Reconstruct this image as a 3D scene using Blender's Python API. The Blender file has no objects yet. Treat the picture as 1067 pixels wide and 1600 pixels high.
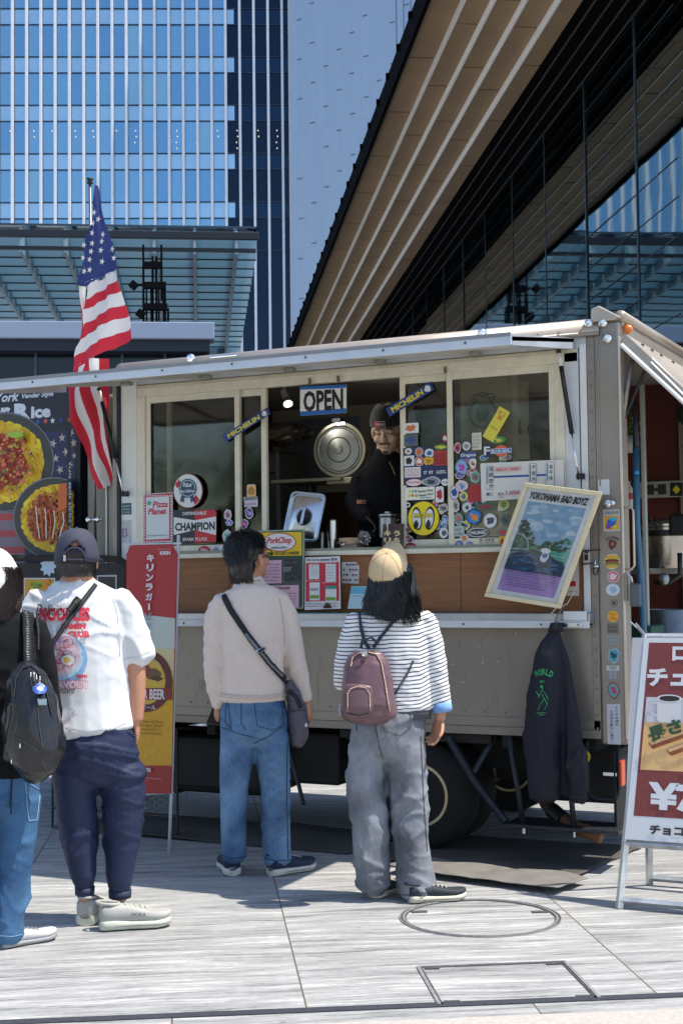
import bpy, math, random
import numpy as np
from mathutils import Vector, Matrix, noise, geometry
from mathutils.bvhtree import BVHTree
R_ = math.radians
random.seed(7)
S = bpy.context.scene
COL = S.collection
# ------------------------------------------------------------- camera
cam_d = bpy.data.cameras.new('camera'); cam = bpy.data.objects.new('camera', cam_d); COL.objects.link(cam); S.camera = cam
cam_d.sensor_fit = 'VERTICAL'; cam_d.sensor_height = 36; cam_d.lens = 50.0; cam_d.clip_end = 1000; cam_d.clip_start = .05
CP = Vector((1.943, -7.152, 1.47)); YAW = R_(26.4); PIT = math.atan(110/2222); ROL = .011
cF = Vector((-math.sin(YAW), math.cos(YAW), 0)); cR = Vector((math.cos(YAW), math.sin(YAW), 0)); cZ = Vector((0, 0, 1))
FW = cF*math.cos(PIT)+cZ*math.sin(PIT); U0 = -cF*math.sin(PIT)+cZ*math.cos(PIT)
RT = cR*math.cos(ROL)-U0*math.sin(ROL); UP = U0*math.cos(ROL)+cR*math.sin(ROL)
cam.matrix_world = Matrix(((RT.x, UP.x, -FW.x, CP.x), (RT.y, UP.y, -FW.y, CP.y), (RT.z, UP.z, -FW.z, CP.z), (0, 0, 0, 1)))
# ------------------------------------------------------------- light
SUN = Vector((.46, .12, 1)).normalized()
W = bpy.data.worlds.new('World'); S.world = W; W.use_nodes = True
nt = W.node_tree; nt.nodes.clear()
sk = nt.nodes.new('ShaderNodeTexSky'); sk.sky_type = 'NISHITA'; sk.sun_disc = False
sk.sun_elevation = math.asin(SUN.z); sk.sun_rotation = math.atan2(SUN.x, SUN.y)
sk.air_density = 1.0; sk.dust_density = .6; sk.ozone_density = 1.5
bg = nt.nodes.new('ShaderNodeBackground'); bg.inputs[1].default_value = .15
ow = nt.nodes.new('ShaderNodeOutputWorld'); nt.links.new(sk.outputs[0], bg.inputs[0]); nt.links.new(bg.outputs[0], ow.inputs[0])
sd = bpy.data.lights.new('sun', 'SUN'); sd.energy = 4.0; sd.angle = R_(.53); sd.color = (1, .94, .83)
so = bpy.data.objects.new('sun', sd); COL.objects.link(so); so.rotation_euler = SUN.to_track_quat('Z', 'Y').to_euler(); so.location = (6, 0, 12)
vs = S.view_settings; vs.view_transform = 'Standard'; vs.look = 'None'; vs.exposure = .62; vs.gamma = 1
S.cycles.max_bounces = 6; S.cycles.transparent_max_bounces = 12; S.cycles.caustics_reflective = False; S.cycles.caustics_refractive = False
S.cycles.use_denoising = True; S.cycles.sample_clamp_indirect = 6

# ------------------------------------------------------------- helpers: a photo point turned into a real point on a real plane
def ray(px, py): return FW+RT*((px-533.5)/2222)+UP*((800-py)/2222)
def onP(ax, v, px, py):
    r = ray(px, py); return CP+r*((v-CP[ax])/r[ax])
def onY(px, py, v=0): return onP(1, v, px, py)
def onG(px, py, v=0): return onP(2, v, px, py)
def onX(px, py, v=0): return onP(0, v, px, py)
def atD(px, py, d): return CP+ray(px, py)*d

# ------------------------------------------------------------- materials
def lin(c):
    if isinstance(c, str): c = [int(c[i:i+2], 16)/255 for i in (0, 2, 4)]
    return tuple((x/12.92 if x <= .04045 else ((x+.055)/1.055)**2.4) for x in c)
MC = {}
def mat(c, rough=.6, metal=0., noise_s=0., noise_a=.12, bump=0., bs=40., coat=0., spec=.5, emit=0, name=None, sheen=0, stretch=None):
    key = (c if isinstance(c, str) else tuple(c), rough, metal, noise_s, noise_a, bump, bs, coat, spec, emit, sheen, stretch)
    if key in MC: return MC[key]
    m = bpy.data.materials.new(name or 'surface'); m.use_nodes = True; t = m.node_tree; p = t.nodes['Principled BSDF']
    L = (*lin(c), 1)
    p.inputs['Base Color'].default_value = L; p.inputs['Roughness'].default_value = rough; p.inputs['Metallic'].default_value = metal
    p.inputs['Specular IOR Level'].default_value = spec
    if coat: p.inputs['Coat Weight'].default_value = coat
    if sheen: p.inputs['Sheen Weight'].default_value = sheen
    if emit: p.inputs['Emission Color'].default_value = L; p.inputs['Emission Strength'].default_value = emit
    tc = None
    def coords():
        tc = t.nodes.new('ShaderNodeTexCoord')
        if not stretch: return tc.outputs['Object']
        mp = t.nodes.new('ShaderNodeMapping'); mp.inputs['Scale'].default_value = stretch
        t.links.new(tc.outputs['Object'], mp.inputs[0]); return mp.outputs[0]
    if noise_s:
        n = t.nodes.new('ShaderNodeTexNoise'); n.inputs['Scale'].default_value = noise_s; n.inputs['Detail'].default_value = 6; n.inputs['Roughness'].default_value = .65
        t.links.new(coords(), n.inputs['Vector'])
        r = t.nodes.new('ShaderNodeMapRange'); r.inputs[1].default_value = .3; r.inputs[2].default_value = .7
        r.inputs[3].default_value = 1-noise_a; r.inputs[4].default_value = 1+noise_a
        t.links.new(n.outputs[0], r.inputs[0])
        x = t.nodes.new('ShaderNodeVectorMath'); x.operation = 'SCALE'; x.inputs[0].default_value = L[:3]
        t.links.new(r.outputs[0], x.inputs['Scale']); t.links.new(x.outputs[0], p.inputs['Base Color'])
        r2 = t.nodes.new('ShaderNodeMapRange'); r2.inputs[3].default_value = max(rough-.12, .02); r2.inputs[4].default_value = min(rough+.15, 1)
        t.links.new(n.outputs[0], r2.inputs[0]); t.links.new(r2.outputs[0], p.inputs['Roughness'])
    if bump:
        n2 = t.nodes.new('ShaderNodeTexNoise'); n2.inputs['Scale'].default_value = bs; n2.inputs['Detail'].default_value = 5
        t.links.new(coords(), n2.inputs['Vector'])
        b = t.nodes.new('ShaderNodeBump'); b.inputs['Strength'].default_value = bump; b.inputs['Distance'].default_value = .01
        t.links.new(n2.outputs[0], b.inputs['Height']); t.links.new(b.outputs[0], p.inputs['Normal'])
    MC[key] = m; return m
def glass_mat(name, tint=(.85, .9, .9), refl=(1, 1, 1), amount=1.0, rough=.0, base=.04):
    m = bpy.data.materials.new(name); m.use_nodes = True; t = m.node_tree; t.nodes.clear()
    tr = t.nodes.new('ShaderNodeBsdfTransparent'); tr.inputs[0].default_value = (*tint, 1)
    gl = t.nodes.new('ShaderNodeBsdfGlossy'); gl.inputs['Color'].default_value = (*refl, 1); gl.inputs['Roughness'].default_value = rough
    fr = t.nodes.new('ShaderNodeFresnel'); fr.inputs[0].default_value = 1.5
    ma = t.nodes.new('ShaderNodeMath'); ma.operation = 'MULTIPLY_ADD'; ma.inputs[1].default_value = amount; ma.inputs[2].default_value = base
    mx = t.nodes.new('ShaderNodeMixShader'); o = t.nodes.new('ShaderNodeOutputMaterial')
    t.links.new(fr.outputs[0], ma.inputs[0]); t.links.new(ma.outputs[0], mx.inputs[0]); t.links.new(tr.outputs[0], mx.inputs[1]); t.links.new(gl.outputs[0], mx.inputs[2]); t.links.new(mx.outputs[0], o.inputs[0])
    return m
def nd(t, k, **kw):
    n = t.nodes.new(k)
    for a, b in kw.items(): setattr(n, a, b)
    return n

# ------------------------------------------------------------- mesh builder
class MB:
    def __init__(s): s.v = []; s.f = []; s.m = []; s.cur = 0
    def add(s, v, f, mi=None):
        o = len(s.v); s.v += [tuple(p) for p in v]; s.f += [tuple(i+o for i in q) for q in f]; s.m += [s.cur if mi is None else mi]*len(f); return s
    def box(s, x0, x1, y0, y1, z0, z1, mi=None, M=None):
        v = [Vector((x, y, z)) for z in (z0, z1) for y in (y0, y1) for x in (x0, x1)]
        if M: v = [M @ p for p in v]
        return s.add(v, [(0, 2, 3, 1), (4, 5, 7, 6), (0, 1, 5, 4), (2, 6, 7, 3), (0, 4, 6, 2), (1, 3, 7, 5)], mi)
    def tube(s, pts, r, n=8, mi=None, cap=True, flat=1.0):
        pts = [Vector(p) for p in pts]; rs = r if isinstance(r, (list, tuple)) else [r]*len(pts)
        vs_ = []; up = None
        for i, p in enumerate(pts):
            t = (pts[min(i+1, len(pts)-1)]-pts[max(i-1, 0)]).normalized()
            if up is None: up = Vector((0, 0, 1)) if abs(t.z) < .9 else Vector((1, 0, 0))
            a = t.cross(up).normalized(); b = a.cross(t).normalized(); up = b
            vs_ += [p+a*math.cos(k*2*math.pi/n)*rs[i]+b*math.sin(k*2*math.pi/n)*rs[i]*flat for k in range(n)]
        f = [(i*n+k, i*n+(k+1) % n, (i+1)*n+(k+1) % n, (i+1)*n+k) for i in range(len(pts)-1) for k in range(n)]
        if cap: f += [tuple(range(n))[::-1], tuple((len(pts)-1)*n+k for k in range(n))]
        return s.add(vs_, f, mi)
    def cyl(s, p0, p1, r0, r1=None, n=20, mi=None): return s.tube([p0, p1], [r0, r0 if r1 is None else r1], n, mi)
    def lathe(s, prof, c=(0, 0, 0), axis=(0, 0, 1), n=28, mi=None):
        c = Vector(c); q = Vector((0, 0, 1)).rotation_difference(Vector(axis)); v = []
        for r, h in prof:
            v += [c+q @ Vector((r*math.cos(k*2*math.pi/n), r*math.sin(k*2*math.pi/n), h)) for k in range(n)]
        f = [(i*n+k, i*n+(k+1) % n, (i+1)*n+(k+1) % n, (i+1)*n+k) for i in range(len(prof)-1) for k in range(n)]
        f += [tuple(range(n))[::-1], tuple((len(prof)-1)*n+k for k in range(n))]
        return s.add(v, f, mi)
    def ell(s, c, r, n=16, m=10, mi=None, M=None):
        v = []; c = Vector(c)
        for i in range(m+1):
            a = math.pi*i/m-math.pi/2
            for k in range(n):
                b = 2*math.pi*k/n; p = Vector((r[0]*math.cos(a)*math.cos(b), r[1]*math.cos(a)*math.sin(b), r[2]*math.sin(a)))
                if M: p = M @ p
                v.append(c+p)
        return s.add(v, [(i*n+k, i*n+(k+1) % n, (i+1)*n+(k+1) % n, (i+1)*n+k) for i in range(m) for k in range(n)], mi)
    def prism(s, pts, y0, y1, mi=None):   # outline in x,z ; depth along y
        n = len(pts); v = [(x, y0, z) for x, z in pts]+[(x, y1, z) for x, z in pts]
        f = [tuple(range(n)), tuple(range(2*n-1, n-1, -1))]+[(i, i+n, (i+1) % n+n, (i+1) % n) for i in range(n)]
        return s.add(v, f, mi)
    def sheet(s, grid, thick=0., mi=None):  # grid of Vectors [i][j]
        a = len(grid); b = len(grid[0]); v = [p for r in grid for p in r]
        return s.add(v, [(i*b+j, i*b+j+1, (i+1)*b+j+1, (i+1)*b+j) for i in range(a-1) for j in range(b-1)], mi)
    def obj(s, name, mats, parent=None, smooth=False, bevel=0, loc=None, solid=0, angle=None, M=None):
        me = bpy.data.meshes.new(name); me.from_pydata(s.v, [], s.f)
        for m in (mats if isinstance(mats, (list, tuple)) else [mats]): me.materials.append(m)
        me.polygons.foreach_set('material_index', s.m); me.validate(); me.update()
        o = bpy.data.objects.new(name, me); COL.objects.link(o)
        if M is not None: me.transform(M)
        if smooth: me.polygons.foreach_set('use_smooth', [True]*len(me.polygons))
        if smooth and angle: me.set_sharp_from_angle(angle=R_(angle))
        if parent: o.parent = parent
        if loc is not None: o.location = loc
        if solid: q = o.modifiers.new('solid', 'SOLIDIFY'); q.thickness = solid; q.offset = 0
        if bevel: q = o.modifiers.new('bevel', 'BEVEL'); q.width = bevel; q.segments = 2; q.limit_method = 'ANGLE'; q.harden_normals = False
        return o
def B(name, m, parent, x0, x1, y0, y1, z0, z1, bevel=.003): return MB().box(x0, x1, y0, y1, z0, z1).obj(name, m, parent, bevel=bevel)
def tag(o, label=None, cat=None, group=None, kind=None):
    if label: o['label'] = label
    if cat: o['category'] = cat
    if group: o['group'] = group
    if kind: o['kind'] = kind
    return o
def empty(name, loc=(0, 0, 0), rz=0, label=None, cat=None, group=None, M=None):
    o = bpy.data.objects.new(name, None); COL.objects.link(o); o.empty_display_size = .1
    if M is not None: o.matrix_world = M
    else: o.location = loc; o.rotation_euler = (0, 0, rz)
    return tag(o, label, cat, group)
def fix(o, parent):     # keep the world-space shape under a parent that has its own place
    bpy.context.view_layer.update(); o.parent = parent; o.matrix_parent_inverse = parent.matrix_world.inverted(); return o
def copy_tree(o, parent=None):
    c = o.copy(); COL.objects.link(c)
    if parent: c.parent = parent
    for ch in list(o.children): copy_tree(ch, c)
    return c

# ------------------------------------------------------------- flat artwork (signs, stickers, prints)
TXT = {}
def text_geo(s, bold=0., shear=0.):
    k = (s, bold, shear)
    if k in TXT: return TXT[k]
    c = bpy.data.curves.new('t', 'FONT'); c.body = s; c.size = 1; c.offset = bold; c.shear = shear; c.resolution_u = 2; c.fill_mode = 'FRONT'; c.space_line = .95
    o = bpy.data.objects.new('t', c); COL.objects.link(o); dg = bpy.context.evaluated_depsgraph_get(); dg.update()
    me = bpy.data.meshes.new_from_object(o.evaluated_get(dg))
    v = [(p.co.x, p.co.y) for p in me.vertices]; f = [tuple(p.vertices) for p in me.polygons]
    bpy.data.objects.remove(o); bpy.data.curves.remove(c); bpy.data.meshes.remove(me)
    if not v: v = [(0, 0), (1, 0), (1, 1)]; f = [(0, 1, 2)]
    xs = [p[0] for p in v]; ys = [p[1] for p in v]; TXT[k] = (v, f, min(xs), max(xs), min(ys), max(ys)); return TXT[k]
class Art:
    """flat picture: x right, y up in metres, layer by layer"""
    def __init__(s, dz=.0006, rough=.45): s.v = []; s.f = []; s.mi = []; s.mats = []; s.l = 0; s.dz = dz; s.rough = rough
    def _m(s, c):
        m = c if isinstance(c, bpy.types.Material) else mat(c, s.rough)
        if m not in s.mats: s.mats.append(m)
        return s.mats.index(m)
    def poly(s, pts, c, up=True, tri=False):
        if up: s.l += 1
        o = len(s.v); i = s._m(c); s.v += [(x, y, s.l*s.dz) for x, y in pts]
        if tri:
            for t in geometry.tessellate_polygon([[Vector((x, y, 0)) for x, y in pts]]): s.f.append(tuple(q+o for q in t)); s.mi.append(i)
        else: s.f.append(tuple(range(o, o+len(pts)))); s.mi.append(i)
        return s
    def rect(s, x0, y0, x1, y1, c, r=0, up=True):
        if not r: return s.poly([(x0, y0), (x1, y0), (x1, y1), (x0, y1)], c, up)
        pts = []
        for cx, cy, a0 in ((x1-r, y0+r, -90), (x1-r, y1-r, 0), (x0+r, y1-r, 90), (x0+r, y0+r, 180)):
            pts += [(cx+r*math.cos(R_(a0+d)), cy+r*math.sin(R_(a0+d))) for d in (0, 30, 60, 90)]
        return s.poly(pts, c, up)
    def ell(s, cx, cy, rx, ry, c, n=28, up=True, rot=0):
        ca, sa = math.cos(rot), math.sin(rot)
        return s.poly([(cx+rx*math.cos(a)*ca-ry*math.sin(a)*sa, cy+rx*math.cos(a)*sa+ry*math.sin(a)*ca) for a in [2*math.pi*k/n for k in range(n)]], c, up)
    def star(s, cx, cy, r, c, rot=0, n=5, q=.4, up=True):
        return s.poly([(cx+(r if k % 2 == 0 else r*q)*math.sin(rot+math.pi*k/n), cy+(r if k % 2 == 0 else r*q)*math.cos(rot+math.pi*k/n)) for k in range(2*n)], c, up, tri=True)
    def blob(s, cx, cy, rx, ry, c, n=16, j=.2, seed=0, up=True):
        rd = random.Random(seed); return s.poly([(cx+rx*math.cos(a)*(1+rd.uniform(-j, j)), cy+ry*math.sin(a)*(1+rd.uniform(-j, j))) for a in [2*math.pi*k/n for k in range(n)]], c, up, tri=True)
    def line(s, pts, w, c, up=True):
        if up: s.l += 1
        i = s._m(c); P = [Vector(p).to_2d() if len(p) > 2 else Vector(p) for p in pts]; o = len(s.v)
        for k, p in enumerate(P):
            t = (P[min(k+1, len(P)-1)]-P[max(k-1, 0)]); t = t.normalized() if t.length > 1e-9 else Vector((1, 0)); nn = Vector((-t.y, t.x))*w/2
            s.v += [(p.x+nn.x, p.y+nn.y, s.l*s.dz), (p.x-nn.x, p.y-nn.y, s.l*s.dz)]
        for k in range(len(P)-1): s.f.append((o+2*k, o+2*k+1, o+2*k+3, o+2*k+2)); s.mi.append(i)
        return s
    def text(s, t, cx, cy, w, h, c, bold=0., rot=0., shear=0., up=True, arc=None):
        v, f, x0, x1, y0, y1 = text_geo(t, bold, shear)
        if up: s.l += 1
        o = len(s.v); i = s._m(c); sx = w/max(x1-x0, 1e-6); sy = h/max(y1-y0, 1e-6); ca, sa = math.cos(rot), math.sin(rot)
        for x, y in v:
            X = (x-(x0+x1)/2)*sx; Y = (y-(y0+y1)/2)*sy
            if arc: a = X/arc; X, Y = (arc+Y)*math.sin(a), (arc+Y)*math.cos(a)-arc
            s.v.append((cx+X*ca-Y*sa, cy+X*sa+Y*ca, s.l*s.dz))
        s.f += [tuple(q+o for q in g) for g in f]; s.mi += [i]*len(f); return s
    def scrib(s, x0, x1, y, h, c, n=None, seed=0, w=None):
        """a line of small print"""
        rd = random.Random(seed); x = x0; s.l += 1; w = w or h*.22
        while x < x1-h*.4:
            cw = h*rd.uniform(.45, .75)
            if rd.random() < .15: x += cw; continue
            k = rd.randrange(3)
            s.rect(x, y, x+w, y+h, c, up=False)
            if k != 1: s.rect(x+w, y+h-w, x+cw*.8, y+h, c, up=False)
            if k != 2: s.rect(x+w, y, x+cw*.8, y+w, c, up=False)
            x += cw
        return s
    def obj(s, name, parent=None, M=None, base=None, warp=None):
        """base=(x0,y0,x1,y1,thickness,material) solid board behind the artwork"""
        b = MB(); b.v = [Vector(p) for p in s.v]; b.f = list(s.f); b.m = list(s.mi); mats = list(s.mats)
        if base:
            x0, y0, x1, y1, t, m = base; mats.append(m); b.box(x0, x1, y0, y1, -t, 0, mi=len(mats)-1)
        if warp: b.v = [warp(p) for p in b.v]
        return b.obj(name, mats, parent, M=M)
def frameM(o, xdir, ydir):
    """local x,y -> world, z = outward"""
    x = Vector(xdir).normalized(); z = x.cross(Vector(ydir)).normalized(); y = z.cross(x)
    return Matrix(((x.x, y.x, z.x, o[0]), (x.y, y.y, z.y, o[1]), (x.z, y.z, z.z, o[2]), (0, 0, 0, 1)))
def sideM(x, z, y=0, rot=0):   # artwork on a wall facing -Y
    return Matrix.Translation((x, y, z)) @ Matrix.Rotation(rot, 4, 'Y') @ Matrix(((1, 0, 0, 0), (0, 0, -1, 0), (0, 1, 0, 0), (0, 0, 0, 1)))
# ============================================================= SETTING
PA = R_(32.1); PM = Matrix.Translation((CP.x, CP.y, 0)) @ Matrix.Rotation(PA, 4, 'Z')   # plaza grid: x = u, y = v
def proot(name, u, v, label, cat, group=None, ang=None):
    p = PM @ Vector((u, v, 0)); return empty(name, p, PA if ang is None else ang, label, cat, group)
# ---- paving
def paving_mat():
    m = bpy.data.materials.new('streaked_stone'); m.use_nodes = True; t = m.node_tree; p = t.nodes['Principled BSDF']
    L = t.links.new; tc = nd(t, 'ShaderNodeTexCoord')
    def mapn(sc, loc=(0, 0, 0)):
        mp = nd(t, 'ShaderNodeMapping'); mp.inputs['Scale'].default_value = sc; mp.inputs['Location'].default_value = loc; return mp
    # per slab offset
    br = nd(t, 'ShaderNodeTexBrick'); br.offset = .5; br.inputs['Scale'].default_value = 1; br.inputs['Mortar Size'].default_value = .0035
    br.inputs['Brick Width'].default_value = 1.245; br.inputs['Row Height'].default_value = 5.; br.offset = .37
    br.inputs['Color1'].default_value = (0, 0, 0, 1); br.inputs['Color2'].default_value = (1, 1, 1, 1); br.inputs['Mortar Smooth'].default_value = .1
    mb = mapn((1, 1, 1), (-.358+1.245*4, -4.95+5*5, 0)); L(tc.outputs['Object'], mb.inputs[0]); L(mb.outputs[0], br.inputs[0])
    mul = nd(t, 'ShaderNodeVectorMath', operation='MULTIPLY'); mul.inputs[1].default_value = (13, 31, 0); L(br.outputs['Color'], mul.inputs[0])
    ad = nd(t, 'ShaderNodeVectorMath', operation='ADD'); L(tc.outputs['Object'], ad.inputs[0]); L(mul.outputs[0], ad.inputs[1])
    warp = nd(t, 'ShaderNodeTexNoise'); warp.inputs['Scale'].default_value = .9; warp.inputs['Detail'].default_value = 3; L(ad.outputs[0], warp.inputs[0])
    wm = nd(t, 'ShaderNodeVectorMath', operation='MULTIPLY_ADD'); wm.inputs[1].default_value = (0, .2, 0); L(warp.outputs['Color'], wm.inputs[0]); L(ad.outputs[0], wm.inputs[2])
    outs = []
    for sc, de in (((1.1, 17, 1), 6), ((3.2, 62, 1), 6), ((26, 210, 1), 4), ((1.6, 5, 1), 4)):
        mp = mapn(sc); L(wm.outputs[0], mp.inputs[0]); n = nd(t, 'ShaderNodeTexNoise'); n.inputs['Scale'].default_value = 1; n.inputs['Detail'].default_value = de; n.inputs['Roughness'].default_value = .62
        L(mp.outputs[0], n.inputs[0]); outs.append(n.outputs[0])
    def mad(a, k, b):
        q = nd(t, 'ShaderNodeMath', operation='MULTIPLY_ADD'); L(a, q.inputs[0]); q.inputs[1].default_value = k
        if isinstance(b, float): q.inputs[2].default_value = b
        else: L(b, q.inputs[2])
        return q.outputs[0]
    x = mad(outs[0], .38, 0.); x = mad(outs[1], .36, x); x = mad(outs[2], .24, x); x = mad(outs[3], .14, x)
    cr = nd(t, 'ShaderNodeValToRGB'); e = cr.color_ramp.elements
    e[0].position = .455; e[0].color = (.13, .13, .13, 1); e[1].position = .655; e[1].color = (.66, .65, .63, 1)
    q = e.new(.52); q.color = (.29, .288, .283, 1); q = e.new(.565); q.color = (.37, .368, .36, 1); q = e.new(.61); q.color = (.45, .447, .435, 1)
    L(x, cr.inputs[0])
    big = nd(t, 'ShaderNodeTexNoise'); big.inputs['Scale'].default_value = .7; big.inputs['Detail'].default_value = 5; L(tc.outputs['Object'], big.inputs[0])
    mr = nd(t, 'ShaderNodeMapRange'); mr.inputs[1].default_value = .3; mr.inputs[2].default_value = .7; mr.inputs[3].default_value = .84; mr.inputs[4].default_value = 1.08; L(big.outputs[0], mr.inputs[0])
    sc2 = nd(t, 'ShaderNodeVectorMath', operation='SCALE'); L(cr.outputs[0], sc2.inputs[0]); L(mr.outputs[0], sc2.inputs['Scale'])
    mx = nd(t, 'ShaderNodeMix', data_type='RGBA'); mx.inputs[7].default_value = (.13, .10, .075, 1); L(br.outputs['Fac'], mx.inputs[0]); 
    sp_ = nd(t, 'ShaderNodeTexVoronoi'); sp_.inputs['Scale'].default_value = 3.2; L(tc.outputs['Object'], sp_.inputs[0]); spr = nd(t, 'ShaderNodeMapRange'); spr.inputs[1].default_value = .03; spr.inputs[2].default_value = .055; spr.inputs[3].default_value = .68; spr.inputs[4].default_value = 1.; L(sp_.outputs['Distance'], spr.inputs[0])
    sc3 = nd(t, 'ShaderNodeVectorMath', operation='SCALE'); L(sc2.outputs[0], sc3.inputs[0]); L(spr.outputs[0], sc3.inputs['Scale'])
    sx2 = nd(t, 'ShaderNodeSeparateXYZ'); L(br.outputs['Color'], sx2.inputs[0]); tr_ = nd(t, 'ShaderNodeMapRange'); tr_.inputs[3].default_value = .90; tr_.inputs[4].default_value = 1.07; L(sx2.outputs[0], tr_.inputs[0])
    sc4 = nd(t, 'ShaderNodeVectorMath', operation='SCALE'); L(sc3.outputs[0], sc4.inputs[0]); L(tr_.outputs[0], sc4.inputs['Scale']); L(sc4.outputs[0], mx.inputs[6])
    L(mx.outputs[2], p.inputs['Base Color']); p.inputs['Roughness'].default_value = .62
    bp = nd(t, 'ShaderNodeBump'); bp.inputs['Strength'].default_value = .25; bp.inputs['Distance'].default_value = .004; L(x, bp.inputs['Height']); L(bp.outputs[0], p.inputs['Normal'])
    return m
g = MB(); N = 12
g.add([(-300, -150, 0), (300, -150, 0), (300, 400, 0), (-300, 400, 0)], [(0, 1, 2, 3)])
go = g.obj('paving', paving_mat()); go.matrix_world = PM; tag(go, kind='structure')
ch = MB().box(-12, 12, 4.935, 4.985, 0, .004).obj('drain_channel', mat('34373f', .8, noise_s=120, noise_a=.5)); ch.matrix_world = PM; tag(ch, kind='structure')
ap = MB().box(-12, 12, 3.5, 4.80, 0, .004).obj('pavement', mat('b3aca4', .75, noise_s=60, noise_a=.16)); ap.matrix_world = PM; tag(ap, kind='structure')
# ---- covers in the paving
GR = mat('4a4a4c', .7, noise_s=60, noise_a=.4); GR2 = mat('8b8a88', .5, noise_s=60, noise_a=.3)
mc = empty('manhole_cover', (-.331, -1.254, 0), PA, 'large round cover filled with matching stone, set in the paving right of the striped woman', 'manhole cover')
r0 = .365
def ring(ra, rb, z0, z1, n=72):
    b = MB()
    for k in range(n):
        a0, a1 = 2*math.pi*k/n, 2*math.pi*(k+1)/n
        for (r1, r2, za, zb) in ((ra, rb, z1, z1), (ra, ra, z0, z1), (rb, rb, z1, z0)):
            b.add([(r1*math.cos(a0), r1*math.sin(a0), za), (r2*math.cos(a0), r2*math.sin(a0), zb), (r2*math.cos(a1), r2*math.sin(a1), zb), (r1*math.cos(a1), r1*math.sin(a1), za)], [(0, 1, 2, 3)])
    return b
ring(.348, .352, 0, .006).obj('outer_rim', GR2, mc); ring(.338, .348, 0, .0035).obj('gap', GR, mc); ring(.329, .338, 0, .006).obj('inner_rim', GR2, mc); ring(.323, .329, 0, .003).obj('gap', GR, mc)
for a in (150, 12):
    x, y = .285*math.cos(R_(a)), .285*math.sin(R_(a)); MB().box(x-.035, x+.035, y-.016, y+.016, 0, .004).obj('lifting_slot', GR, mc)
hc = [Vector((-.277, -2.092)), Vector((.231, -1.796)), Vector((.486, -2.216)), Vector((.001, -2.526))]
hm = sum(hc, Vector((0, 0)))/4
ht = empty('access_hatch', (hm.x, hm.y, 0), PA, 'rectangular steel edged access hatch in the paving, in front of the round cover', 'hatch')
hw, hh = .29, .245
for nm, (a, b, c, d) in {'frame_bar': (-hw, hw, hh-.006, hh), 'frame_bar.1': (-hw, -hw+.012, -hh, hh-.006), 'frame_bar.2': (hw-.012, hw, -hh, hh-.006)}.items():
    MB().box(a, b, c, d, 0, .006).obj('frame_bar', GR2, ht); MB().box(a+.012 if a < 0 and b < 0 else a, b if a < 0 else b, c-.008 if d-c < .1 else c, d, 0, .003).obj('joint', GR, ht)
for sx in (-1, 1):
    for sy in (-1, 1): MB().box(sx*(hw-.055)-.028, sx*(hw-.055)+.028, sy*(hh-.03)-.008, sy*(hh-.03)+.008, 0, .005).obj('lifting_slot', GR, ht)
MB().box(-hw+.014, -hw+.020, -hh, hh-.014, 0, .004).obj('joint', GR, ht); MB().box(hw-.022, hw-.014, -hh, hh-.014, 0, .004).obj('joint', GR, ht)

# ---- office tower
TA = R_(28.0); TD = 110.
def tloc(px): return (px-533.5)/2222*TD
tw = empty('office_tower', CP+cF*TD-Vector((0, 0, CP.z)), TA, 'tall blue glass office tower with white vertical fins, behind the glass canopy', 'building')
k_ = TD/2222
def glaz(c, r, metal=.85): return mat(c, r, metal, noise_s=.15, noise_a=.07)
GV = glaz('86b2cc', .12, .75); GS = glaz('a9c9dd', .2, .7); GV2 = glaz('7aa6c4', .10, .78); GV3 = glaz('93bcd0', .2, .6); GDV = glaz('0c2238', .06, .6); GDS = glaz('14304a', .1, .6)  # the two navy ones have the reflection of a dark building painted in
FL = 3.85; Z0 = 45.4+FL
fin_px = [-22+22.35*i for i in range(22)]
fx = [tloc(p) for p in fin_px]+[tloc(459)]
MB().box(-42, tloc(461), .35, 25, 0, 66).obj('core_wall', mat('1a2c40', .5), tw)
MB().box(-42, fx[0], 0, .35, 0, 66).obj('side_glazing', GV, tw)
vis = MB().box(0, fx[1]-fx[0]-.03, 0, .1, 0, 2.52); proto = {}
npane = 0
for j in range(6):
    zt = Z0-FL*j
    for i in range(len(fx)-1):
        dark = fin_px[i] > 355  # right-hand columns: dark colour stands in for a building mirrored in the glass
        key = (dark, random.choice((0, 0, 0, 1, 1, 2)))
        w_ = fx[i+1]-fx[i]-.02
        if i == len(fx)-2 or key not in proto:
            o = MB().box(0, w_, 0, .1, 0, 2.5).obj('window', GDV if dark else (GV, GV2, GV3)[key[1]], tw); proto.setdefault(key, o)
        else: o = proto[key].copy(); COL.objects.link(o)
        o.location = (fx[i]+.01, .2+random.uniform(0, .006), zt-2.5); o.rotation_euler = (random.uniform(-.004, .004), 0, random.uniform(-.006, .006))
        npane += 1
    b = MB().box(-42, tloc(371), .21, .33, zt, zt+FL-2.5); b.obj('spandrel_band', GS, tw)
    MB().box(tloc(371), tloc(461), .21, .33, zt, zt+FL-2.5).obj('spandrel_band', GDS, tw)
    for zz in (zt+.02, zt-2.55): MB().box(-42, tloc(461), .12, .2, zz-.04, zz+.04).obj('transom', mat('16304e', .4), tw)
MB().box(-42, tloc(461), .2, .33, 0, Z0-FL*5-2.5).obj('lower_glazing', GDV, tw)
MB().box(-42, tloc(461), .2, .33, Z0+FL-2.5, 66).obj('upper_glazing', GV, tw)
f0 = MB().box(-.1, .1, -.32, .2, 0, 66).obj('fin', mat('dfe2ea', .45, noise_s=2, noise_a=.06), tw, bevel=.02); f0.location = (fx[1], 0, 0)
f1 = MB().box(-.1, .1, -.32, .2, 0, 66).obj('fin', mat('dfe2ea', .45, noise_s=2, noise_a=.06), tw)
first = True
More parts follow.
